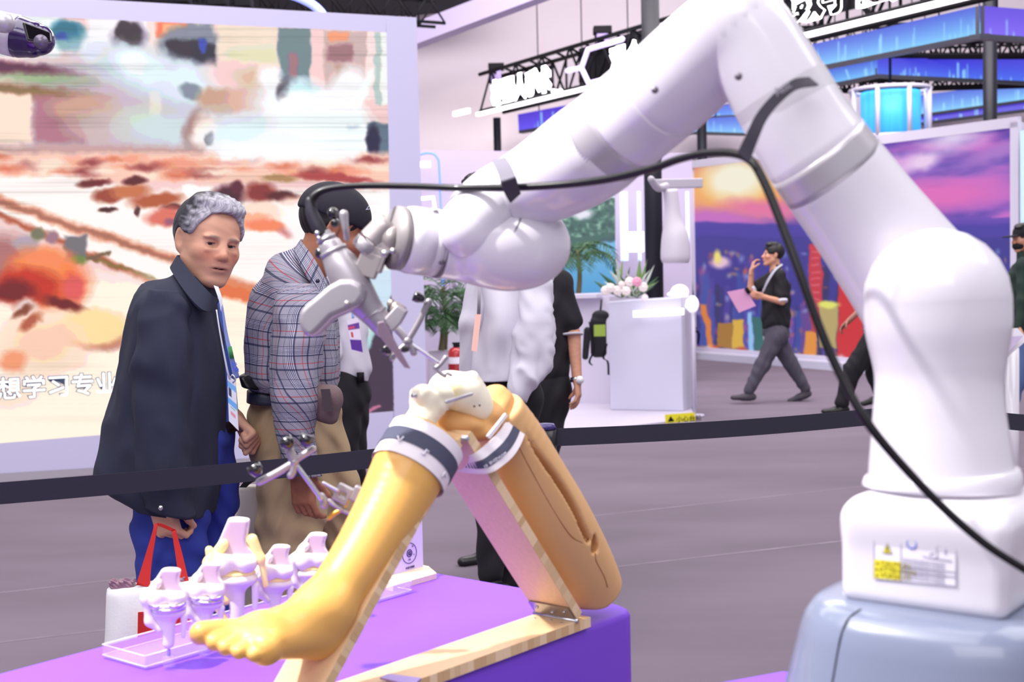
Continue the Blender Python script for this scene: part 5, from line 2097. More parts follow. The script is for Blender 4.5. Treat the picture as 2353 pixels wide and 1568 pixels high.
# ---------------------------------------------------------------- lower leg with foot
m_skinm = mat('mannequin_skin', (224, 170, 88), .4, coat=.2, spec=.5)
m_foam = mat('mannequin_foam', (214, 162, 100), .6)
m_bone = mat('bone_cream', (244, 238, 212), .45, vary=.05, vscale=40)
lg = thing('lower_leg_model', 'golden plastic lower leg model with foot and a cream tibia strapped to the stand', 'anatomical model', PL(700, 1500, .05))
f = Field(.0035)
rows = [(972, 1018, 84, .045), (940, 1080, 86, .045), (905, 1150, 80, .045), (868, 1215, 74, .045), (825, 1285, 68, .045), (780, 1350, 64, .045), (742, 1405, 62, .04)]
pts = [PL(a, b, o_) for a, b, r, o_ in rows]
f.path(pts, [r[2] / spl(p) for r, p in zip(rows, pts)], .004, n=22)


def FT(px, py, off):
    return PL(px, py, off)


hl = FT(728, 1462, .04)
f.cone(pts[-1], hl, 58 / spl(pts[-1]), 44 / spl(hl), .02)
S0 = 1520.0
A1, A2 = FT(690, 1440, .04), FT(600, 1462, .035)
f.cone(hl, A2, .030, .024, .02)
f.cone(pts[-1], A2, .034, .024, .03)
B1, B2 = FT(515, 1462, .055), FT(610, 1492, -.005)
f.cone(A2, B1, .024, .017, .02)
f.cone(A2, B2, .024, .016, .02)
f.cone(hl, B2, .022, .015, .02)
f.cone(B1, B2, .018, .015, .02)
toes = [((500, 1452, .055), (462, 1456, .055), .0165, .016), ((525, 1464, .04), (492, 1478, .035), .0125, .0115), ((550, 1474, .025), (518, 1490, .02), .012, .0105), ((578, 1482, .01), (548, 1500, .004), .0115, .010), ((605, 1490, -.003), (582, 1507, -.008), .011, .0095)]
for a, b, r1, r2 in toes:
    f.cone(FT(*a), FT(*b), r1, r2, .003)
c1 = PL(960, 1050, .045)
axs = nrm(PL(925, 1110, .045) - PL(978, 1018, .045))
sa = -axs
Rz = np.column_stack([E2, np.cross(sa, E2), sa])
f.box(c1 + sa * (.038 + .06), (.12, .12, .06), .002, .004, 'sub', rot=Rz)
f.build('shell', m_skinm, lg)
v, f_ = tubeg([c1 + sa * .0395, c1 + sa * .03], [.052, .054], 40, ref=None)
obj('foam_face', v, f_, m_foam, lg)
# tibia
f = Field(.0025)
tb = [PL(970, 1010, .045), PL(962, 975, .045), PL(985, 935, .045)]
f.cone(tb[0], tb[1], .019, .019, .02)
f.cone(tb[1], tb[2], .019, .026, .02)
for (x, y, o_, r, k) in [(992, 904, .045, (.034, .026, .0125), .01), (968, 908, .045, (.017, .02, .016), .01), (1018, 920, .035, (.018, .018, .014), .01), (985, 925, .045, (.026, .022, .018), .012)]:
    f.ell(PL(x, y, o_), r, k)
f.build('tibia', m_bone, lg, post=lambda X, D: D + .0007 * np.sin(X[..., 0] * 300) * np.sin(X[..., 2] * 260 + X[..., 1] * 120))
tube('steel_pin', m_steel, lg, [PL(1026, 924, -.005), PL(1083, 906, -.02)], .0028, seg=14, cap='round')
tube('steel_pin', m_steel, lg, [PL(955, 910, .03), PL(948, 909, .03)], .004, seg=10)
c = PL(1058, 938, .04)

# ---------------------------------------------------------------- thigh
tg = thing('thigh_model', 'tan plastic thigh model with a long slot and a cream femur strapped to the stand', 'anatomical model', PL(1330, 1380, .05))
f = Field(.004)
rows = [(1150, 962, 66, .045), (1180, 1020, 76, .045), (1222, 1105, 84, .045), (1268, 1190, 88, .045), (1318, 1275, 82, .045), (1350, 1330, 74, .045), (1372, 1375, 66, .045)]
pt2 = [PL(a, b, o_) for a, b, r, o_ in rows]
f.path(pt2, [r[2] / spl(p) for r, p in zip(rows, pt2)], .004, n=22)
ax = nrm(pt2[-1] - pt2[-3])
Ra = np.column_stack([E2, np.cross(ax, E2), ax])
f.box(PL(1346, 1395, .045) + ax * .06, (.15, .15, .06), .002, .006, 'sub', rot=Ra)
f.box(PL(1345, 1394, .045) - UP * .06, (.15, .15, .06), .002, .004, 'sub')
ax2 = nrm(PL(1475, 1397, .045) - PL(1392, 1352, .045))
Rb = np.column_stack([E2, np.cross(ax2, E2), ax2])
f.box(PL(1392, 1352, .045) + ax2 * .05, (.15, .15, .05), .002, .004, 'sub', rot=Rb)
axu = nrm(pt2[0] - pt2[1])
Rc = np.column_stack([E2, np.cross(axu, E2), axu])
f.box(pt2[0] + axu * (.02 + .06), (.15, .15, .06), .002, .004, 'sub', rot=Rc)
# the slot and its end pocket
sl = [(1212, 985), (1238, 1040), (1275, 1100), (1308, 1160), (1332, 1215), (1345, 1240)]
sp = [PL(a, b, -.012) for a, b in sl]
sq = catmull(np.column_stack([sp, [.0015, .004, .0065, .007, .0065, .006]]), 16)
for i in range(15):
    f.cone(sq[i, :3], sq[i + 1, :3], sq[i, 3], sq[i + 1, 3], .0015, 'sub', flat=(E2, 4.5))
f.cone(PL(1352, 1238, -.006), PL(1354, 1256, -.006), .009, .012, .002, 'sub', flat=(E2, 2.2))
f.build('shell', mat('thigh_skin', (222, 174, 118), .5, coat=.12), tg)
for path in ([(1183, 1010), (1225, 1090), (1270, 1170), (1310, 1230), (1338, 1248)], [(1368, 1272), (1370, 1290), (1388, 1325), (1396, 1350)]):
    def on_thigh(px, py):
        best = None
        r = ray(px, py)
        for i in range(len(pt2) - 1):
            for t in np.linspace(0, 1, 9):
                c = pt2[i] + (pt2[i + 1] - pt2[i]) * t
                rr_ = (rows[i][2] * (1 - t) + rows[i + 1][2] * t) / spl(c)
                oc = CAM - c
                rn = nrm(r)
                b_ = np.dot(oc, rn)
                q = b_ * b_ - (oc @ oc - rr_ * rr_)
                if q > 0:
                    d_ = -b_ - math.sqrt(q)
                    if best is None or d_ < best:
                        best = d_
        return CAM + nrm(r) * (best if best else np.linalg.norm(PL(px, py, 0) - CAM))
    tube('seam', mat('seam_brown', (160, 104, 64), .7), tg, [on_thigh(*q) for q in path], .0011, seg=6, n=24)
# foam core and femur
f = Field(.003)
for (x, y, o_, r, k) in [(1140, 925, .05, .03, .015), (1120, 960, .045, (.04, .04, .032), .02), (1060, 975, .05, (.036, .036, .018), .012), (1100, 992, .04, (.034, .034, .016), .012), (1035, 968, .055, (.024, .024, .018), .01)]:
    f.ell(PL(x, y, o_), r, k)
f.box(PL(1050, 925, .0) + E2 * .0, (.03, .012, .012), .004, .01, 'sub')
f.build('foam_core', m_foam, tg, post=lambda X, D: D + .0012 * np.sin(X[..., 0] * 150) * np.sin(X[..., 2] * 190))
f = Field(.0025)
for (x, y, o_, r, k) in [(1030, 892, .055, (.032, .034, .0275), .008), (1060, 900, .045, (.026, .028, .026), .008), (1090, 905, .035, (.017, .022, .03), .008), (1106, 925, .03, (.015, .02, .024), .01)]:
    f.ell(PL(x, y, o_), r, k)
f.cone(PL(1060, 905, .045), PL(1140, 985, .045), .028, .02, .02)
f.cone(PL(1086, 866, .03), PL(1104, 925, .03), .0075, .014, .008)
f.cone(PL(1070, 868, .035), PL(1086, 866, .03), .005, .0065, .008)
f.ell(PL(1060, 900, -.0), (.008, .02, .01), .01, 'sub')
f.ell(PL(1118, 948, .0), (.006, .008, .006), .004, 'sub')
yl = PL(1035, 905, .03)


def bonecol(v):
    c = np.tile(lin((246, 240, 216)), (len(v), 1))
    d = np.linalg.norm(v - PL(1040, 903, .02), axis=1)
    m = np.clip(1 - d / .03, 0, 1)[:, None] * .8
    return c * (1 - m) + lin((250, 228, 120)) * m


f.build('femur', mat('bone_painted', (255, 255, 255), .4, attr=True), tg, color=bonecol)
for x, y in ((1090, 934), (1102, 932)):
    obj('pin_hole', *sphereg(PL(x, y, .005), .0018, 8, 6), mat('hole_dark', (60, 40, 30), .9), tg)
prism('end_block', m_wood, st, [PL(1012, 988, .04), PL(1060, 1000, .0), PL(1058, 1022, .0), PL(1040, 1040, .0)], -E2 * .05)

# ---------------------------------------------------------------- elastic straps
m_sw = mat('strap_white', (238, 230, 236), .8, bump=.3, bscale=700)
m_sd = mat('strap_dark', (74, 76, 98), .8, bump=.3, bscale=700)
m_logo = mat('logo_white', (226, 224, 236), .6)
s1 = thing('elastic_strap', 'white elastic strap with a dark stripe and angular white logos around the golden shin', 'strap', PL(962, 1050, .045))
r1 = 92 / spl(c1)
for nm, m, a, b, dr in (('band', m_sw, -.032, .034, 0), ('stripe', m_sd, -.012, .013, .0015)):
    tube(nm, m, s1, [c1 + axs * a, c1 + axs * b], r1 + dr, seg=72, cap='open', ref=E2)
tube('backing', m_sw, s1, [c1 + axs * -.032, c1 + axs * .034], r1 - .003, seg=72, cap='open', ref=E2)


def on_cyl(px, py, c, a, r):
    rr_ = ray(px, py)
    d = rr_ - a * np.dot(rr_, a)
    o_ = CAM - c
    o_ = o_ - a * np.dot(o_, a)
    A, B, C_ = d @ d, 2 * d @ o_, o_ @ o_ - r * r
    q = max(B * B - 4 * A * C_, 0)
    t = (-B - math.sqrt(q)) / (2 * A)
    return CAM + rr_ * t


for path in ([(914, 1003), (918, 1014), (928, 1004)], [(967, 1040), (974, 1046), (980, 1034), (986, 1040)], [(1016, 1096), (1022, 1086), (1024, 1098)]):
    tube('logo', m_logo, s1, [on_cyl(x, y, c1, axs, r1 + .003) for x, y in path], .0016, seg=6)
s2 = thing('elastic_strap', 'white elastic strap with a dark printed stripe around the tan thigh', 'strap', PL(1180, 1000, .0))
ea = [(1161, 897, .05), (1172, 922, .03), (1168, 952, .015), (1150, 988, .0), (1112, 1026, -.006), (1082, 1044, .01), (1046, 1040, .09)]
eb = [(1190, 922, .05), (1203, 950, .02), (1206, 992, .0), (1188, 1036, -.018), (1160, 1066, -.02), (1118, 1088, -.012), (1036, 1083, .085)]
EA = np.array([PL(*q) for q in ea])
EB = np.array([PL(*q) for q in eb])
ribbon('band', m_sw, s2, EA, EB, .003, n=60)
toC = -np.array([nrm(q - CAM) for q in EA]) * .0028
ribbon('stripe', m_sd, s2, EA * .62 + EB * .38 + toC, EA * .25 + EB * .75 + toC, .001, n=60)
q0 = PL(1163, 1039, -.022)
xd = nrm(PL(1120, 1066, -.018) - q0)
text('lettering', m_logo, s2, 'SAMAZINE  01', q0 - (q0 - CAM) * .002, xd, nrm(PL(1155, 1026, -.018) - q0) * -1 if False else nrm(PL(1170, 1051, -.02) - q0), .0085, .0004, .0002)
prism('buckle_tab', m_sw, s2, [PL(1116, 1003, -.01), PL(1158, 950, .0), PL(1163, 955, .0), PL(1122, 1009, -.01)], E2 * .004)

# ---------------------------------------------------------------- acrylic tray with knee models
m_acr = mat('acrylic', (214, 190, 255), .06, alpha=.2, spec=.8)
T0_ = G(236, 1512, TZ + .001)
tr = thing('acrylic_tray', 'clear acrylic tray under the row of small knee models', 'tray', T0_)
TW, TL_ = .118, .62
for nm, a0, a1, b0_, b1_, z0, z1 in (('floor_sheet', 0, TL_, 0, TW, .001, .005), ('wall', 0, .005, 0, TW, .005, .022), ('wall', TL_ - .005, TL_, 0, TW, .005, .022), ('wall', .005, TL_ - .005, 0, .005, .005, .022), ('wall', .005, TL_ - .005, TW - .005, TW, .005, .022)):
    p = T0_ + E1 * a0 + E2 * b0_
    q = [p, p + E1 * (a1 - a0), p + E1 * (a1 - a0) + E2 * (b1_ - b0_), p + E2 * (b1_ - b0_)]
    obj(nm, *prismg([x + UP * z0 for x in q], UP * (z1 - z0)), m_acr, tr, smooth=False, bevel=.001)
for a_, b_ in (((0, 0), (1, 0)), ((1, 0), (1, 1)), ((1, 1), (0, 1)), ((0, 1), (0, 0))):
    for z_ in (.0225, .005):
        q1, q2 = [T0_ + E1 * TL_ * w[0] + E2 * TW * w[1] + UP * z_ for w in (a_, b_)]
        tube('bright_edge_line', mat('edge_glint', (240, 232, 255), .1, spec=.9), tr, [q1, q2], .0007, seg=6)  # pale lines added as the bright glint along the clear rims
m_kb = mat('model_ivory', (230, 222, 218), .4, spec=.6)
m_kcut = mat('model_cut_face', (214, 192, 208), .6)
m_yel = mat('model_ligament', (248, 226, 150), .35)
m_chr = mat('chrome', (225, 222, 235), .06, 1.0)


def knee(label, bx, by, k, var, lean=0.0, full=False):
    """k: metres per unit of the small model"""
    b0_ = G(bx, by, TZ + .007)
    X = np.array([1.0, 0, 0])
    Y = np.array([0, 1.0, 0])
    t = thing('knee_model', label, 'bone model', b0_)
    L = lambda x, y, z: b0_ + (X * (x + lean * z) + Y * y + UP * z) * k
    tube('stand_foot', m_acr, t, [L(0, 0, 0) - UP * .0015, L(0, 0, .018)], .011 * k, seg=20)
    tube('stand_rod', m_steel, t, [L(0, 0, .016), L(0, 0, .05)], .0028 * k, seg=10)
    f = Field(.0022 * k)
    z = .04
    f.cone(L(0, 0, z), L(.002, 0, z + .045), .0105 * k, .012 * k, .01)
    f.ell(L(.003, 0, z + .058), np.array((.031, .024, .014)) * k, .012 * k)
    f.cone(L(-.012, 0, z + .03), L(-.016, 0, z + .05), .006 * k, .01 * k, .008)
    f.box(L(.002, -.034, z + .02), np.array((.03, .015, .03)) * k, .003, .004, 'sub')
    f.build('tibia', m_kb, t)
    f = Field(.0022 * k)
    f.cone(L(.03, 0, z + .048), L(.027, 0, z + .012), .0065 * k, .004 * k, .006)
    f.build('fibula', m_kb, t)
    f = Field(.0022 * k)
    z2 = z + .082
    top = .066 if full else .052
    f.ell(L(-.014, -.002, z2), np.array((.019, .025, .020)) * k, .01 * k)
    f.ell(L(.019, -.002, z2 + .002), np.array((.017, .024, .018)) * k, .01 * k)
    f.cone(L(-.004, 0, z2 + .018), L(.012, 0, z2 + top), .022 * k, .0155 * k, .02)
    c = L(.02, -.012, z2 + top + .016)
    f.box(L(.014, 0, z2 + top + .014), np.array((.04, .04, .014)) * k, .001, .003, 'sub', rot=rot('Y', .1))
    f.box(L(.022, -.036, z2 + .038 + (.02 if full else 0)), np.array((.03, .028, .028 + (.02 if full else 0))) * k, .002, .003, 'sub', rot=rot('Y', .25))
    if var == 'rough':
        for i in range(9):
            f.ell(L(-.028 + .008 * (i % 3), -.016 + .004 * (i // 3), z2 - .006 + .009 * (i // 3)), .0065 * k, .004)
    f.build('femur', mat('model_painted', (255, 255, 255), .4, attr=True), t, color=lambda v: np.where(((v[:, 1] - b0_[1] < -.0068 * k) & (v[:, 1] - b0_[1] > -.0095 * k) & (v[:, 2] > b0_[2] + (z2 + .014) * k) & (v[:, 2] < b0_[2] + (z2 + top - .003) * k))[:, None], lin((196, 170, 188)), lin((232, 224, 220))))
    if var == 'implant':
        for sx in (-.013, .018):
            f = Field(.0022 * k)
            f.ell(L(sx, -.006, z2 - .004), np.array((.019, .026, .017)) * k, .004)
            f.ell(L(sx, .0, z2 + .006), np.array((.024, .05, .016)) * k, .003, 'sub')
            f.build('metal_condyle', m_chr, t)
        v, fc = tubeg([L(.003, 0, z + .062), L(.003, 0, z + .068)], [.031 * k, .031 * k], 40)
        obj('metal_tray', v, fc, m_chr, t)
        v, fc = tubeg([L(.003, 0, z + .069), L(.003, 0, z + .075)], [.030 * k, .029 * k], 40)
        obj('spacer', v, fc, m_kb, t)
    else:
        f = Field(.0022 * k)
        f.ell(L(.003, 0, z + .067), np.array((.029, .022, .006)) * k, .004)
        f.build('meniscus', m_yel, t)
    f = Field(.0022 * k)
    f.cone(L(-.012, -.01, z2 + .03), L(-.033, -.008, z2 + .002), .008 * k, .010 * k, .01)
    f.cone(L(-.033, -.008, z2 + .002), L(-.03, -.008, z2 - .04), .010 * k, .007 * k, .01)
    f.cone(L(-.03, -.008, z2 - .04), L(-.014, -.006, z2 - .056), .007 * k, .006 * k, .01)
    f.build('patella', m_kb if not full else m_yel, t)
    if full:
        f = Field(.0022 * k)
        f.cone(L(.028, 0, z2 + .034), L(.04, 0, z2 + .005), .009 * k, .006 * k, .01)
        f.cone(L(.04, 0, z2 + .005), L(.045, 0, z2 - .035), .005 * k, .0045 * k, .01)
        f.cone(L(-.036, 0, z2 + .02), L(-.03, 0, z2 - .06), .006 * k, .006 * k, .01)
        f.cone(L(-.03, -.004, z2 - .06), L(-.014, -.004, z2 - .09), .006 * k, .005 * k, .01)
        f.build('ligament', m_yel, t)
    return t


knee('small ivory knee model with chrome implant plates, first in the tray and nearest the bag', 389, 1529, .9, 'implant')
knee('small ivory knee model with one chrome condyle, between the first model and the tall one', 470, 1503, .87, 'implant', .06)
knee('tallest knee model with yellow ligaments, in the middle of the tray', 548, 1480, 1.14, 'ligament', -.02, full=True)
knee('small ivory knee model with a crumbly worn condyle, behind the foot of the leg model', 630, 1454, .88, 'rough', .06)
knee('small ivory knee model at the far end of the tray, beside the shin', 706, 1430, .92, 'plain', .1)

# ---------------------------------------------------------------- sign stand with logo
sg = thing('sign_stand', 'small acrylic sign with a round logo in a light wooden foot on the purple table', 'sign', G(962, 1335, TZ))
b0_ = G(1004, 1331, TZ)
LN = .128
q = [b0_, b0_ - E2 * .05, b0_ - E2 * .04 + UP * .024, b0_ - E2 * .022 + UP * .024, b0_ - E2 * 0 + UP * .012]
obj('wooden_foot', *prismg(q, -E1 * LN), wood('pine', (240, 216, 186), (40, 40, 6)), sg, smooth=False, bevel=.0008)
p = b0_ - E2 * .031 + UP * .02 - E1 * .012
PH = .17
v, f_ = prismg([p, p - E1 * (LN - .02), p - E1 * (LN - .02) + UP * PH, p + UP * PH], E2 * .004)
obj('acrylic_sheet', v, f_, mat('acrylic_milky', (236, 224, 250), .15, spec=.6), sg, smooth=False)
obj('sheet_edge', *prismg([p + E1 * .0004, p + E1 * .0004 + E2 * .004, p + E1 * .0004 + E2 * .004 + UP * PH, p + E1 * .0004 + UP * PH], E1 * .0006), mat('edge_bright', (250, 246, 255), .1), sg, smooth=False)
pf = p + E2 * .0046
m_ink = mat('ink_indigo', (56, 40, 96), .6)
cl = onplane(941, 1272, pf, E2)
for R, r in ((.0205, .0007), (.0072, .001)):
    a_ = np.linspace(0, 2 * math.pi, 48, endpoint=False)
    tube('ring_print', m_ink, sg, [cl + E1 * R * math.cos(t) + UP * R * math.sin(t) for t in a_], r, seg=6, closed=True)
text('lettering', m_ink, sg, 'G', cl - E1 * .0038 - UP * .0038, E1, UP, .0105, .0003, .0006)
for i, (dx_, dz_, sz) in enumerate([(.009, .011, .005), (-.010, .010, .004), (.013, -.006, .004), (-.003, -.0145, .004)]):
    text('lettering', m_ink, sg, ['①', '□', '○', '二维'][i], cl + E1 * dx_ + UP * dz_ - E1 * .002, E1, UP, sz, .0002)
text('lettering', m_ink, sg, '抖音号搜索', cl - UP * .031 - E1 * .012, E1, UP, .0052, .0002)
text('lettering', m_ink, sg, '扫码了解更多产品信息', cl - UP * .040 - E1 * .0165, E1, UP, .0046, .0002)

# ================================================================ ROBOT
m_rob = mat('robot_white', (228, 224, 233), .25, coat=.4, spec=.5)
m_rob2 = mat('robot_grey_inset', (206, 202, 210), .4)
m_ring = mat('robot_silver', (196, 192, 198), .35, .35)
m_gap = mat('robot_gap', (110, 104, 116), .6)
ctr_b = P(2158, 1100, 1900)
rb = thing('surgical_robot', 'big white glossy surgical robot arm with silver rings arching over the leg model', 'robot arm', P(2158, 1400, 1900))

col_rows = [(2152, 690, 165, 1900), (2155, 760, 162, 1900), (2157, 830, 149, 1900), (2157, 880, 143, 1900), (2157, 950, 147, 1900), (2159, 1020, 155, 1900), (2162, 1092, 163, 1900)]
pxtube('column', m_rob, rb, col_rows, seg=96, n=60)
pxtube('column_collar', m_rob, rb, [(2162, 1084, 170, 1900), (2163, 1096, 176, 1900), (2164, 1112, 178, 1900), (2164, 1122, 176, 1900)], seg=96, n=8, cap='flat')
pxtube('lower_link', m_rob, rb, [(2116, 668, 150, 1772), (2062, 596, 141, 1780), (1990, 500, 131, 1795), (1940, 433, 127, 1805), (1916, 401, 125.5, 1810)], seg=96, n=40)
pxtube('silver_ring', m_ring, rb, [(1917, 403, 125, 1810), (1876, 348, 123.5, 1815)], seg=96, n=6, cap='flat')
pxtube('elbow', m_rob, rb, [(1875, 346, 123, 1815), (1845, 300, 119, 1816), (1805, 232, 115, 1817), (1765, 165, 113, 1816), (1725, 100, 112, 1814), (1692, 62, 112, 1812)], seg=96, n=40)
# shell plate over the elbow housing
pxtube('elbow_inset', m_rob2, rb, [(1816, 250, 115.8, 1817), (1790, 206, 114.6, 1817)], seg=96, n=6, cap='open')
pxtube('upper_link', m_rob, rb, [(1692, 62, 113, 1812), (1640, 105, 116, 1780), (1580, 160, 117.5, 1745), (1528, 208, 117, 1715)], seg=96, n=30)
pxtube('gap', m_gap, rb, [(1530, 206, 114, 1716), (1522, 213, 114, 1711)], seg=96, n=3, cap='flat')
pxtube('upper_link', m_rob, rb, [(1524, 211, 117, 1712), (1480, 247, 116.5, 1685), (1434, 285, 116, 1662)], seg=96, n=20, cap='flat')
pxtube('silver_ring', m_ring, rb, [(1434, 285, 115, 1662), (1376, 334, 114, 1636)], seg=96, n=6, cap='flat')
pxtube('forearm', m_rob, rb, [(1377, 333, 116, 1636), (1330, 366, 114, 1612), (1270, 403, 104, 1585), (1200, 440, 92, 1566), (1145, 468, 88, 1562), (1104, 498, 82, 1572), (1078, 524, 73, 1578)], seg=96, n=50)
for x, y, s_ in ((1505, 207, 1850), (1697, 176, 1975)):
    c = P(x, y, s_)
    tube('screw_well', mat('well_dark', (120, 112, 122), .4, .6), rb, [c, c - nrm(c - CAM) * .003], .0045, seg=20)
# wrist
Wc = P(1166, 560, 1545)
Wr = np.array((.0945, .075, .0675))
Re = np.column_stack([nrm(P(1300, 572, 1545) - P(1030, 550, 1545)), [0, 1, 0], [0, 0, 1]])
Re[:, 1] = nrm(np.cross([0, 0, 1.0], Re[:, 0]))
Re[:, 2] = np.cross(Re[:, 0], Re[:, 1])
f = Field(.0035)
f.ell(Wc + Re[:, 0] * .012, (.082, .075, .0685), .01, rot=Re)
f.ell(Wc - Re[:, 0] * .03, (.066, .07, .062), .03, rot=Re)
f.path([P(1090, 566, 1535), P(1020, 562, 1545)], [.056, .051], .01)
f.build('wrist', m_rob, rb)


def on_ell(px, py, c, r, R, grow=0.0):
    d = ray(px, py)
    rr_ = np.asarray(r) + grow
    o_ = R.T @ (CAM - c) / rr_
    q = R.T @ d / rr_
    A, B, C_ = q @ q, 2 * q @ o_, o_ @ o_ - 1
    t = (-B - math.sqrt(max(B * B - 4 * A * C_, 0))) / (2 * A)
    return CAM + d * t


sm = [(1192, 482), (1198, 496), (1184, 530), (1160, 576), (1134, 624), (1112, 650)]
tube('seam', m_gap, rb, [on_ell(x, y, Wc + Re[:, 0] * .012, (.082, .075, .0685), Re, .0004) for x, y in sm], .0017, seg=6, n=30)
wa = nrm(P(915, 548, 1568) - P(1010, 561, 1545))
wc = P(1006, 560, 1547)
wq_ = lambda t: wc + wa * t
tube('gap', m_gap, rb, [wq_(-.004), wq_(.004)], .0515, seg=72)
tube('wrist_collar', m_rob2, rb, [wq_(.003), wq_(.020)], .0505, seg=72)
tube('wrist_cap', m_rob, rb, [wq_(.020), wq_(.045), wq_(.056), wq_(.060)], [.0505, .0500, .0475, .043], seg=72)
tube('flange', mat('flange_grey', (140, 134, 136), .5, .3), rb, [wq_(.058), wq_(.070)], .047, seg=72)
for a in (-.4, .5, 2.2):
    p = wq_(.012) + nrm(np.cross(wa, [0, 0, 1])) * .049 * math.sin(a) * -1 + np.array([0, 0, 1]) * .049 * math.cos(a)
    obj('screw_well', *sphereg(p, .005, 12, 8), mat('well_dark', (120, 112, 122), .4, .6), rb)

# base box
FL, FR = P(1926, 1385, 1935), P(2312, 1425, 2090)
FL[2] = FR[2] = 1.082
ux = nrm(FR - FL)
uy = np.array([-ux[1], ux[0], 0])
Wb = np.linalg.norm(FR - FL)
f = Field(.004)
bc = (FL + FR) / 2 + uy * Wb * .5
Rb2 = np.column_stack([ux, uy, UP])
f.box(bc + UP * .055, (Wb / 2, Wb / 2, .057), .016, .01, rot=Rb2)
f.box(bc + UP * .100, (Wb / 2 - .010, Wb / 2 - .010, .024), .018, .03, rot=Rb2)
f.build('base_housing', m_rob, rb)
# caution label
nb_ = -uy
pl0 = FL - uy * .0012
LB = lambda x, y: onplane(x, y, pl0, nb_)
lab = thing('caution_label', 'white caution sticker with a yellow warning field on the robot base housing', 'label', LB(2100, 1285))
tl_, tr_, br_, bl_ = LB(2009, 1219), LB(2197, 1241), LB(2197, 1348), LB(2008, 1329)
v, f_ = slab(tl_, tr_, br_, bl_, .0012)
obj('sheet', v, f_, mat('label_white', (240, 236, 246), .5), lab, smooth=False)
lx, ly_ = nrm(tr_ - tl_), nrm(tl_ - bl_)
up_n = nb_ * .0006


def LQ(u, w):
    return (tl_ * (1 - u) + tr_ * u) * (1 - w) + (bl_ * (1 - u) + br_ * u) * w + up_n


m_li = mat('label_ink', (150, 146, 172), .6)
m_yel2 = mat('label_yellow', (238, 226, 60), .5)
obj('yellow_field', [LQ(0.005, .6), LQ(.335, .6), LQ(.335, .995), LQ(.005, .995)], [(0, 1, 2, 3)], m_yel2, lab, smooth=False)
for a, b in (((0, 0), (1, 0)), ((1, 0), (1, 1)), ((1, 1), (0, 1)), ((0, 1), (0, 0)), ((.335, 0), (.335, 1)), ((.335, .7), (1, .7)), ((.335, .8), (1, .8))):
    tube('rule', m_li, lab, [LQ(*a), LQ(*b)], .00035, seg=4)
obj('warning_triangle', [LQ(.1, .46), LQ(.235, .46), LQ(.167, .22)], [(0, 1, 2)], m_li, lab, smooth=False)
obj('triangle_fill', [LQ(.118, .44) + up_n, LQ(.217, .44) + up_n, LQ(.167, .26) + up_n], [(0, 1, 2)], m_yel2, lab, smooth=False)
m_lk = mat('label_black', (70, 66, 50), .6)
tube('bolt_print', m_lk, lab, [LQ(.172, .29) + up_n * 2, LQ(.160, .36) + up_n * 2, LQ(.174, .36) + up_n * 2, LQ(.164, .42) + up_n * 2], .0005, seg=4)
for i, w_s in enumerate(('CAUTION', 'ATTENTION', 'VORSICHT')):
    text('lettering', mat('label_olive', (150, 138, 40), .6), lab, w_s, LQ((.09, .07, .08)[i], (.705, .83, .955)[i]) + up_n, lx, ly_, .0078, .0001)
    obj('small_triangle', [LQ(u, w_) + up_n for u, w_ in (((.05, .04, .045)[i] - .022, (.705, .83, .955)[i]), ((.05, .04, .045)[i] + .02, (.705, .83, .955)[i]), ((.05, .04, .045)[i], (.705, .83, .955)[i] - .075))], [(0, 1, 2)], mat('label_olive', (150, 138, 40), .6), lab, smooth=False)
ring_c = LQ(.47, .19)
tube('blue_ring', mat('label_blue', (90, 110, 210), .5), lab, [ring_c + lx * .0055 * math.cos(t) + ly_ * .0055 * math.sin(t) for t in np.linspace(0, 2 * math.pi, 24, endpoint=False)], .0009, seg=5, closed=True)
for pth in ([(.72, .46), (.78, .42), (.77, .2), (.84, .16)], [(.68, .38), (.74, .33)], [(.87, .17), (.885, .25), (.87, .33)], [(.6, .42), (.66, .44), (.95, .47)]):
    tube('drawing', m_li, lab, [LQ(*q) for q in pth], .0005, seg=5)
rs = np.random.RandomState(3)
for i in range(9):
    y = .54 + i * .05
    text('fine_print', m_li, lab, 'read the manual before moving the axes'[:30 + i % 3 * 3] if i % 2 else 'lire la notice avant tout mouvement', LQ(.36, y), lx, ly_, .0034, .0001)

# cart
m_cart = mat('cart_blue_grey', (122, 130, 154), .3, coat=.4)
crt = thing('robot_cart', 'blue-grey moulded cart carrying the robot arm', 'cart', bc * [1, 1, 0])
prof = [(1.084, .112), (1.0825, .13), (1.075, .147), (1.06, .157), (1.04, .163), (1.0, .172), (.96, .182), (.9, .197), (.8, .225), (.6, .245), (.3, .25), (.08, .25), (.05, .24)]
n = 96
ang = np.linspace(0, 2 * math.pi, n, endpoint=False)
cx_ = np.sign(np.cos(ang)) * np.abs(np.cos(ang)) ** (2 / 2.9)
sx_ = np.sign(np.sin(ang)) * np.abs(np.sin(ang)) ** (2 / 2.9)
V = np.vstack([bc * [1, 1, 0] + UP * z + (cx_ * r)[:, None] * ux + (sx_ * r)[:, None] * uy for z, r in prof])
Fc = [(k * n + (j + 1) % n, k * n + j, (k + 1) * n + j, (k + 1) * n + (j + 1) % n) for k in range(len(prof) - 1) for j in range(n)]
obj('moulded_cover', V, Fc + [tuple(range(n))], m_cart, crt)


def on_cart(px):
    out = []
    for z, r in prof[3:10]:
        a = math.radians(-90 + (px - 2158) * .0)
        out.append(z)
    return out


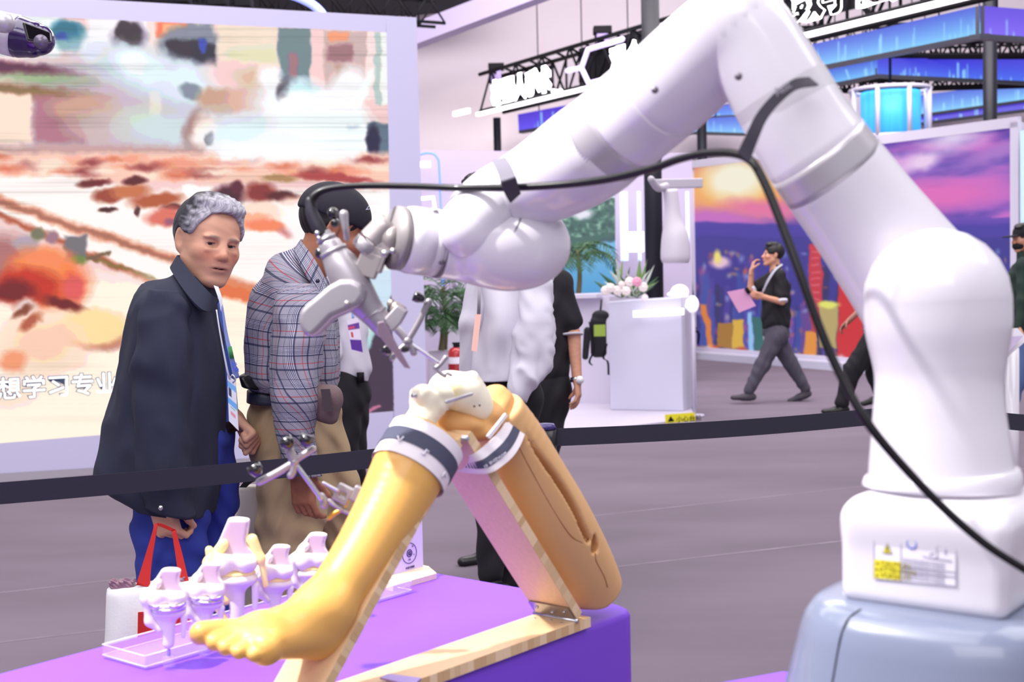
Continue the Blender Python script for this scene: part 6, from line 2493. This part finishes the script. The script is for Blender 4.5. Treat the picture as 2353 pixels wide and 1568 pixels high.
aa = math.radians(252)
ss = []
for z, r in prof[1:10]:
    c_, s_ = math.cos(aa), math.sin(aa)
    c_ = np.sign(c_) * abs(c_) ** (2 / 2.9)
    s_ = np.sign(s_) * abs(s_) ** (2 / 2.9)
    ss.append(bc * [1, 1, 0] + UP * z + c_ * (r + .0002) * ux + s_ * (r + .0002) * uy)
tube('seam', mat('seam_dark', (40, 42, 56), .6), crt, ss, .0011, seg=6, n=40)
for sx in (-.18, .18):
    for sy in (-.18, .18):
        c = bc * [1, 1, 0] + ux * sx + uy * sy + UP * .04
        tube('wheel', m_post, crt, [c - ux * .015, c + ux * .015], .04, seg=20)

# ---------------------------------------------------------------- cable and velcro straps
m_cable = mat('cable_black', (10, 8, 15), .42, coat=.1, spec=.35)
cb_ = thing('power_cable', 'glossy black cable running from the cart along the robot arm to the handpiece', 'cable', P(1720, 365, 1960))
rows = [(2420, 1345, 9.5, 2170), (2353, 1308, 9.5, 2165), (2250, 1240, 9.5, 2150), (2130, 1130, 10, 2130), (2003, 985, 10.5, 2110), (1930, 860, 10.5, 2080), (1880, 745, 10.5, 2060), (1835, 620, 10.5, 2040), (1790, 500, 10.5, 2010), (1752, 410, 10.5, 1985), (1724, 368, 10.5, 1965), (1680, 352, 10, 1930), (1620, 353, 9.5, 1880), (1560, 366, 9.5, 1840), (1500, 387, 9.5, 1800), (1400, 411, 9.5, 1740), (1300, 424, 9, 1690), (1180, 431, 9, 1650), (1060, 432, 8, 1600), (940, 428, 7.5, 1580), (840, 427, 7.5, 1570), (775, 431, 7.5, 1566), (738, 440, 8.5, 1564), (718, 458, 11, 1562), (716, 480, 12, 1562)]
pxtube('cable', m_cable, cb_, rows, seg=20, n=150)
pxtube('boot', mat('boot_rubber', (34, 32, 44), .5), cb_, [(713, 462, 11, 1562), (717, 490, 14, 1562), (730, 520, 16, 1562), (740, 536, 15, 1562)], seg=28, n=20, cap='round')
m_vel = mat('velcro_dark', (70, 66, 78), .8, bump=.4, bscale=800)
vs = thing('velcro_strap', 'dark velcro strap with pale lettering tying the cable to the robot elbow', 'strap', P(1780, 240, 1985))
ua = [P(1694, 352, 1985), P(1714, 310, 1990), P(1738, 262, 1990), P(1775, 218, 1985), P(1820, 184, 1960), P(1858, 178, 1920)]
ub = [P(1722, 374, 1985), P(1744, 316, 1990), P(1762, 276, 1990), P(1792, 238, 1985), P(1832, 206, 1960), P(1880, 196, 1920)]
ribbon('band', m_vel, vs, ua, ub, .0025, n=50)
pa = P(1786, 222, 1998)
text('lettering', mat('ink_grey', (150, 146, 160), .7), vs, 'Aesc', pa, nrm(P(1830, 193, 1975) - pa), nrm(P(1776, 206, 1998) - pa), .0145, .0003)
vs2 = thing('velcro_strap', 'grey velcro strap tying the cable to the robot forearm above the wrist', 'strap', P(1165, 415, 1650))
ua = [P(1131, 372, 1640), P(1140, 390, 1672), P(1150, 420, 1690), P(1160, 446, 1665), P(1172, 466, 1640)]
ub = [P(1162, 362, 1640), P(1176, 384, 1672), P(1186, 408, 1690), P(1192, 430, 1665), P(1196, 444, 1640)]
ribbon('band', mat('velcro_grey', (112, 108, 122), .7, bump=.4, bscale=800), vs2, ua[:3], ub[:3], .0025, n=20)
ribbon('tail', m_vel, vs2, ua[2:], ub[2:], .0025, n=16)

# ---------------------------------------------------------------- handpiece
m_alu = mat('satin_aluminium', (168, 163, 170), .38, .6)
m_alud = mat('satin_steel', (168, 160, 160), .4, .6)
HS = 1560
hp = thing('saw_handpiece', 'silver surgical saw handpiece with a curved grip mounted on the robot flange', 'surgical tool', P(800, 620, HS))
pxtube('body', m_alu, hp, [(742, 536, 17, HS), (752, 552, 19, HS), (756, 560, 26, HS), (768, 584, 31, HS), (785, 612, 40, HS), (806, 650, 43, HS), (832, 690, 38, HS), (858, 722, 30, HS), (880, 748, 27, HS), (890, 760, 24, HS)], seg=56, n=60, cap='flat')
for a, b, r in (((748, 546), (752, 553), 23), ((764, 574), (768, 582), 33), ((858, 720), (861, 725), 32)):
    pxtube('collar', m_alu, hp, [(a[0], a[1], r, HS), (b[0], b[1], r, HS)], seg=48, n=3, cap='flat')
gp = [(832, 652), (806, 640), (778, 642), (752, 656), (722, 682), (700, 700), (686, 716), (684, 738), (689, 758), (699, 771), (715, 777), (733, 760), (762, 730), (800, 714), (824, 702), (838, 680)]
prism('grip', m_alu, hp, [P(x, y, HS + 36) for x, y in gp], (.004, .04, -.003), bevel=.009)
obj('grip_screw', *sphereg(P(798, 698, 1595), .005, 14, 8), m_alud, hp)
prism('grip_trigger', mat('trigger_brown', (84, 60, 64), .4), hp, [P(806, 712, 1580), P(828, 700, 1580), P(834, 690, 1580), P(826, 686, 1580), P(806, 702, 1580)], (0, .02, 0), bevel=.002)
prism('blade_head', m_alu, hp, [P(880, 735, HS + 20), P(912, 700, HS + 20), P(936, 716, HS + 20), P(920, 745, HS + 20), P(900, 765, HS + 20)], (0, .028, 0), bevel=.003)
pxtube('locking_knob', mat('knob_brass', (190, 180, 172), .35, .7), hp, [(902, 702, 13, HS), (916, 711, 14, HS), (928, 718, 13, HS)], seg=10, n=5, cap='flat')
pxtube('locking_knob', mat('knob_brass', (190, 180, 172), .35, .7), hp, [(894, 692, 9, HS), (903, 700, 10, HS)], seg=10, n=3, cap='flat')
prism('saw_blade', mat('blade_steel', (206, 184, 200), .3, .8), hp, [P(868, 742, HS + 60), P(882, 738, HS + 60), P(944, 848, HS + 40), P(930, 846, HS + 40), P(866, 765, HS + 60)], (0, .003, 0), bevel=.0006)
prism('blade_clamp', mat('clamp_dark', (90, 80, 78), .4, .6), hp, [P(864, 745, HS + 50), P(885, 742, HS + 50), P(892, 756, HS + 50), P(872, 762, HS + 50)], (0, .02, 0), bevel=.002)
# coupling to the flange
pxtube('motor', m_alud, hp, [(896, 508, 20, HS), (888, 516, 29, HS), (870, 536, 31, HS), (852, 556, 32, HS)], seg=48, n=20, cap='flat')
pxtube('motor_ring', m_alu, hp, [(850, 558, 33, HS), (838, 572, 33, HS), (830, 580, 28, HS)], seg=48, n=8, cap='flat')
for (x, y, hx_, hz_, an) in [(893, 545, .016, .012, .5), (880, 575, .015, .010, -.5), (866, 596, .013, .018, .4), (848, 608, .016, .018, .4)]:
    v, f_ = boxg(P(x, y, HS), hx_, .016, hz_, X=rot('Y', an) @ np.array([1, 0, 0]), Z=rot('Y', an) @ np.array([0, 0, 1]))
    obj('clamp_block', v, f_, m_alud, hp, bevel=.002)
tube('coupling', m_alud, hp, [P(895, 548, HS), P(918, 550, 1566)], .02, seg=24)
obj('clamp_screw', *sphereg(P(884, 583, 1590), .006, 14, 8), m_steel, hp)
obj('clamp_screw', *sphereg(P(903, 577, 1590), .005, 14, 8), m_steel, hp)
pxtube('lever', m_alu, hp, [(790, 493, 11, 1575), (791, 505, 10, 1575), (795, 530, 7, 1575), (797, 548, 6.5, 1570)], seg=20, n=14)
m_ball = mat('marker_black', (16, 15, 20), .12, coat=1.0)
for (x, y, r) in [(765, 490, 13), (770, 512, 11), (737, 582, 14)]:
    obj('marker_ball', *sphereg(P(x, y, 1560), r / 1560, 24, 14), m_ball, hp)
for x, y in ((729, 536), (733, 548)):
    obj('collar_button', *sphereg(P(x, y, 1570), .004, 10, 8), m_steel, hp)


# ---------------------------------------------------------------- navigation trackers
def tracker(label, c, arms, balls, rods, s, extra=None):
    t = thing('bone_tracker', label, 'tracker', P(c[0], c[1], s))
    for pts_, r in arms:
        pxtube('arm', m_alu, t, [(x, y, r, s) for x, y in pts_], seg=20, n=10)
    obj('hub', *sphereg(P(c[0], c[1], s), .008, 16, 10), m_alu, t)
    for x, y, r, dx, dy in balls:
        a, b = P(x, y, s + 10), P(x + dx, y + dy, s + 10)
        tube('marker', m_ball, t, [a - nrm(b - a) * r / s * .9, a, b], [r / s * .95, r / s, r / s * .5], seg=28, cap='flat')
    for pts_, r in rods:
        pxtube('rod', m_steel, t, [(x, y, r, s) for x, y in pts_], seg=20, n=14)
    return t


t = tracker('silver tracker frame with black markers pinned to the femur in front of the saw blade', (937, 785),
            [([(942, 776), (965, 735), (985, 693)], 7.5), ([(936, 785), (925, 770), (912, 756)], 9), ([(938, 790), (946, 800), (951, 812)], 8), ([(934, 792), (915, 808), (902, 824)], 7)],
            [(962, 684, 13, 14, 6), (889, 806, 12, 8, 8), (932, 803, 9, 8, 2)],
            [([(942, 790), (975, 812), (1006, 834)], 4.2)], 1500)
for pts_, r in (([(1024, 822), (1012, 838), (1002, 846)], 6), ([(1000, 846), (1012, 858), (1022, 864)], 5), ([(1028, 858), (1036, 862)], 4)):
    pxtube('clamp', m_alu, t, [(x, y, r, 1490) for x, y in pts_], seg=16, n=8)
t = tracker('white tracker frame with dark glossy markers pinned to the side of the golden shin', (676, 1062),
            [([(672, 1066), (635, 1088), (596, 1108)], 9), ([(682, 1056), (700, 1044), (720, 1032)], 8), ([(674, 1056), (670, 1046), (666, 1036)], 11), ([(676, 1070), (672, 1086), (668, 1092)], 9)],
            [(661, 1020, 17, 8, 12), (703, 1014, 17, -4, 12), (588, 1082, 17, 6, 12)],
            [([(680, 1068), (708, 1105), (738, 1146)], 5.5), ([(743, 1110), (776, 1128)], 3.5)], 1490)
for pts_, r in (([(738, 1142), (746, 1154), (744, 1160)], 10), ([(756, 1152), (786, 1172)], 6), ([(780, 1170), (806, 1182)], 5)):
    pxtube('clamp', m_alu, t, [(x, y, r, 1480) for x, y in pts_], seg=16, n=8)
f = Field(.0015)
q = [P(*a, 1480) for a in ((768, 1140), (788, 1114), (808, 1124), (792, 1164))]
cq = sum(q) / 4
ex_ = nrm(q[2] - q[1])
ez_ = nrm(q[1] - q[0] - ex_ * np.dot(q[1] - q[0], ex_))
Rq = np.column_stack([ex_, np.cross(ez_, ex_), ez_])
f.box(cq, (.013, .008, .014), .002, .002, rot=Rq)
f.box(cq, (.005, .02, .004), .001, .001, 'sub', rot=Rq)
f.build('clamp_block', m_alu, t)
f = Field(.0015)
f.box(P(826, 1138, 1480), (.012, .008, .012), .002, .002, rot=Rq)
f.build('clamp_block', m_alu, t)
pxtube('gold_screw', mat('brass_gold', (220, 170, 80), .3, .8), t, [(756, 1192, 5, 1480), (766, 1182, 6, 1480), (784, 1172, 5, 1480)], seg=12, n=8)
prism('gold_plate', mat('brass_gold', (220, 170, 80), .3, .8), t, [P(790, 1166, 1485), P(808, 1128, 1485), P(812, 1132, 1485), P(796, 1168, 1485)], (0, .01, 0))

# ---------------------------------------------------------------- tracking camera, top left
tc = thing('tracking_camera', 'white camera head with a dark purple glass front at the top left corner', 'camera', P(60, 85, 1000))
pxtube('housing', m_rob, tc, [(-230, 40, 40, 1000), (-120, 52, 46, 1000), (-20, 70, 48, 1000), (38, 83, 49, 1000)], seg=56, n=30, cap='flat')
f = Field(.0025)
f.path([P(48, 86, 1000), P(70, 90, 1000), P(90, 92, 1000)], [.0475, .043, .036], .01)
f.build('glass_front', mat('glass_purple', (46, 20, 84), .22, coat=1.0), tc)
v, f_ = slab(P(52, 48, 1050), P(118, 74, 1040), P(120, 96, 1045), P(64, 92, 1052), .01)
obj('inner_panel', v, f_, mat('glass_black', (20, 16, 24), .1, coat=1.0), tc, smooth=False, bevel=.004)
tube('lens_ring', mat('lens_grey', (120, 112, 130), .3, .5), tc, [P(94, 96, 1056), P(94, 96, 1062)], .0155, seg=32)
pxtube('grey_plate', m_ring, tc, [(-60, 36, 28, 1040), (10, 52, 24, 1040)], seg=24, n=6)
q = P(-230, 40, 1000)
tube('mast', m_rob, tc, [[q[0], q[1], 0], [q[0], q[1], q[2] + .03]], .03, seg=24)
tube('foot', m_rob, tc, [[q[0], q[1], 0], [q[0], q[1], .04]], [.3, .26], seg=36)

# ================================================================ BACKGROUND PROPS
la = thing('swing_arm_lamp', 'grey swing arm with a hanging flared tube clamped to the thick black pole', 'lamp', P(1545, 500, 250))
v, f_ = boxg(P(1558, 422, 238), .235, .04, .045)
obj('arm', v, f_, mat('arm_grey', (176, 170, 184), .4), la, bevel=.01)
pxtube('bracket', mat('arm_grey', (176, 170, 184), .4), la, [(1496, 412, 8, 250), (1512, 432, 9, 248), (1530, 428, 9, 246)], seg=16, n=10)
pxtube('hanging_tube', mat('tube_pale', (206, 200, 212), .4), la, [(1540, 436, 17, 246), (1544, 480, 18, 246), (1546, 510, 22, 246), (1551, 545, 31, 246), (1552, 590, 34, 246), (1552, 604, 30, 246)], seg=40, n=30, cap='flat')


def extinguisher(px, py0, py1, s, label):
    b_ = P(px, py1, s)
    tp_ = P(px, py0, s)
    t = thing('fire_extinguisher', label, 'fire extinguisher', b_)
    h = tp_[2] - b_[2]
    r = h * .23
    tube('cylinder', mat('red_paint', (176, 24, 34), .3, coat=.5), t, [b_, b_ + UP * h * .7, b_ + UP * h * .8, b_ + UP * h * .84], [r, r, r * .7, r * .35], seg=28)
    tube('valve', m_dark, t, [b_ + UP * h * .82, b_ + UP * h * .93], r * .3, seg=14)
    v, f_ = boxg(b_ + UP * h * .96 + np.array([r * .4, 0, 0]), r * .8, r * .2, h * .03)
    obj('handle', v, f_, m_dark, t, smooth=False)
    tube('hose', m_dark, t, [b_ + UP * h * .9, b_ + np.array([r * 1.5, 0, h * .8]), b_ + np.array([r * 1.4, 0, h * .4])], r * .18, seg=8, n=14)
    v, f_ = tubeg([b_ + UP * h * .35, b_ + UP * h * .55], [r * 1.01, r * 1.01], 28, 'open')
    obj('label_sheet', v, f_, mat('label_white', (240, 236, 246), .5), t)
    return t


pbx = thing('planter', 'white box planter under the palm beside the video wall', 'planter', P(1022, 870, 236) * [1, 1, 0])
a = P(1024, 808, 236)
v, f_ = boxg([a[0], a[1] + .15, (a[2] + .071) / 2], .17, .17, (a[2] - .071) / 2)
obj('box', v, f_, m_white, pbx, smooth=False, bevel=.01)
extinguisher(1048, 786, 862, 250, 'red fire extinguisher standing beside the white box planter')
tbx = thing('pedestal', 'low white pedestal carrying the extinguisher by the planter', 'pedestal', P(1050, 900, 250) * [1, 1, 0])
a = P(1050, 863, 250)
v, f_ = boxg([a[0], a[1], (a[2] + .071) / 2 - .001], .09, .09, (a[2] - .071) / 2)
obj('block', v, f_, m_white, tbx, smooth=False)
extinguisher(1583, 752, 818, 150, 'red fire extinguisher standing at the left end of the city mural')

m_leaf = mat('palm_leaf', (44, 84, 44), .5, spec=.6)
m_leaf2 = mat('leaf_light', (110, 140, 80), .5)


def palm(label, base, top, L, n, seed, m=None, ztop=.15):
    m = m or m_leaf
    t = thing('palm_plant', label, 'plant', base)
    rs = np.random.RandomState(seed)
    tube('stem', mat('palm_stem', (96, 90, 60), .7), t, [base, (base + top) / 2 + np.array([.02, 0, 0]), top], [.03, .025, .018], seg=10, n=10)
    for i in range(n):
        a = 2 * math.pi * i / n + rs.uniform(-.3, .3)
        d = np.array([math.cos(a), math.sin(a), 0])
        st_ = top - UP * rs.uniform(0, .35) * (top[2] - base[2])
        ln_ = L * rs.uniform(.7, 1.1)
        e = rs.uniform(.3, 1.1)
        pts_ = catmull([st_, st_ + d * ln_ * .35 + UP * ln_ * .35 * e, st_ + d * ln_ * .75 + UP * ln_ * .3 * e, st_ + d * ln_ * 1.0 - UP * ln_ * (.25 - .2 * e)], 14)
        mb = MB()
        v, f_ = tubeg(pts_, np.linspace(.006, .002, 14), 5)
        mb.add(v, f_)
        for j in range(2, 14):
            tdir = nrm(pts_[min(j + 1, 13)] - pts_[j - 1])
            sd = nrm(np.cross(tdir, UP))
            for q in (-1, 1):
                l2 = L * .34 * math.sin(math.pi * (j + 1) / 16) + .03
                b_ = pts_[j]
                tip = b_ + (sd * q * .8 + tdir * .5) * l2 - UP * l2 * rs.uniform(.2, .5)
                w2 = tdir * .012
                mid = (b_ + tip) / 2 + UP * .01
                mb.add([b_ - w2 * .5, mid - w2, tip, mid + w2], [(0, 1, 2, 3)])
        mb.build('frond', m, t, smooth=False)
    return t


pb = P(1020, 806, 238)
pb[1] += .12
palm('potted palm in the white box planter beside the video wall', pb, pb + np.array([0, 0, .62]), .46, 16, 3)
palm('low bushy palm filling the planter box under the taller palm', pb + np.array([-.03, -.08, 0]), pb + np.array([-.03, -.08, .34]), .34, 22, 13)
b2 = P(1330, 683, 218)
b2[1] += .1
palm('dark green palm on the reception desk in front of the lake screen', b2, b2 + np.array([0, 0, .5]), .46, 14, 9)

# flowers on the podium
pt_ = P(1444, 688, 240)
pt_[1] += .15
fl = thing('greenery', 'spray of green and silvery leaves standing behind the white roses on the podium', 'plant', pt_)
rs = np.random.RandomState(5)
for i in range(26):
    a = rs.uniform(-1.1, 1.1)
    d = np.array([math.sin(a), rs.uniform(-.4, .4), math.cos(a) * 1.0])
    L = rs.uniform(.2, .42)
    p0 = pt_ + np.array([rs.uniform(-.12, .12), rs.uniform(-.05, .05), 0])
    sd = nrm(np.cross(d, [0, 1, 0])) * rs.uniform(.012, .03)
    p1 = p0 + d * L
    mid = p0 + d * L * .6
    mb = MB()
    mb.add([p0, mid - sd, p1, mid + sd, mid + np.array([0, -.012, 0])], [(0, 1, 4), (1, 2, 4), (2, 3, 4), (3, 0, 4)])
    mb.build('leaf', [m_leaf, m_leaf2, mat('leaf_silver', (190, 200, 190), .5)][i % 3], fl, smooth=False)
m_rose, m_pink = mat('rose_white', (240, 228, 226), .7), mat('rose_pink', (232, 160, 190), .7)
spots = [(1391, 668, 'w', 'white rose at the far left of the podium bouquet, over the edge'), (1402, 662, 'w', 'second white rose from the left of the podium bouquet'), (1418, 668, 'w', 'large white rose low in the middle of the podium bouquet'),
         (1438, 669, 'w', 'white rose right of the middle, low on the podium'), (1446, 648, 'w', 'white rose high in the podium bouquet, left of the pink one'), (1463, 648, 'p', 'pink rose in the podium bouquet'),
         (1477, 660, 'w', 'large white rose touching the black pole'), (1428, 654, 'w', 'small white rose in the second row of the podium bouquet'), (1481, 684, 'w', 'small pale rose at the foot of the black pole')]
for i, (x, y, k, lab) in enumerate(spots):
    c = P(x, y, 240)
    c[1] -= .02 + .01 * (i % 2)
    t = thing('rose', lab, 'flower', c, 'roses on the podium')
    r = .045 if 'small' not in lab else .032
    v, f_ = sphereg(c, r * .6, 14, 10)
    obj('bud', v, f_, m_rose if k == 'w' else m_pink, t)
    for j in range(8):
        a = j * math.pi / 4
        o_ = np.array([math.cos(a), -.35, math.sin(a)]) * r * .55
        v, f_ = sphereg(c + o_, r * .5, 10, 8, sc=(1, .5, 1))
        obj('petal', v, f_, m_rose if k == 'w' else m_pink, t)
for x, y, rx, rz, lab in [(1562, 671, 21, 17, 'big round white ornament glowing at the right end of the podium'), (1591, 700, 15, 20, 'white flared ornament beside the podium end')]:
    c = P(x, y, 240)
    t = thing('ornament', lab, 'ornament', c)
    f = Field(.006)
    f.ell(c, (rx / 240, .05, rz / 240), .02)
    f.ell(c - np.array([rx / 240, 0, .02]), (.035, .03, .018), .02)
    f.build('body', mat('glow_white', (255, 252, 250), .4, emit=.5), t)
    if y > 690:
        tube('stem', m_white, t, [c, [c[0], c[1], .001]], .02, seg=12)
        tube('foot', m_white, t, [[c[0], c[1], 0], [c[0], c[1], .02]], .1, seg=20)

# backpack beside the desk
bp = thing('backpack', 'black backpack with a green patch and dangling straps beside the podium', 'bag', P(1370, 800, 246))
f = Field(.008)
f.box(P(1375, 775, 246), (.075, .07, .19), .05, .03)
f.ell(P(1380, 725, 246), (.08, .07, .05), .03)
f.cone(P(1350, 760, 248), P(1345, 820, 248), .035, .03, .02)
f.build('body', m_black, bp)
v, f_ = boxg(P(1378, 760, 262), .05, .01, .05)
obj('patch', v, f_, mat('patch_green', (150, 176, 70), .6), bp, smooth=False)
for pth in ([(1352, 740), (1362, 800), (1352, 830), (1358, 840)], [(1392, 790), (1384, 822), (1394, 832), (1396, 862)]):
    ribbon('strap', m_dark, bp, [P(x, y, 256) for x, y in pth], [P(x + 5, y, 256) for x, y in pth], .006, n=16)
tube('hook', m_dark, bp, [P(1380, 712, 246), P(1382, 690, 236)], .01, seg=8)
# white angled console at the far right
cs = thing('white_console', 'white angular console edge sticking out right of the robot column', 'console', P(2330, 790, 420))
v, f_ = slab(P(2300, 757, 420), P(2338, 754, 420), P(2362, 780, 420), P(2300, 835, 420), .3)
obj('screen_housing', v, f_, m_rob, cs, smooth=False)
v, f_ = slab(P(2300, 775, 422), P(2352, 772, 422), P(2300, 828, 422), P(2298, 828, 422), .002)
obj('inner_panel', v, f_, mat('panel_lilac', (200, 184, 214), .4), cs, smooth=False)
c = P(2345, 800, 400)
tube('stand', m_rob, cs, [[c[0] - .05, c[1], 0], [c[0] - .05, c[1], c[2]]], .04, seg=20)
ip = P(2333, 695, 230)
obj('lamp_post', *tubeg([[ip[0], ip[1] + .03, 0], [ip[0], ip[1] + .03, ip[2]]], [.012, .012], 8), m_dark, cs)
g = obj('indicator_lamp', *sphereg(P(2333, 695, 230), .022, 14, 10), mat('lamp_green', (40, 220, 110), emit=1.2), loc=P(2333, 695, 230))
tag(g, 'small green indicator light left of the person in the black cap and face mask', 'lamp')
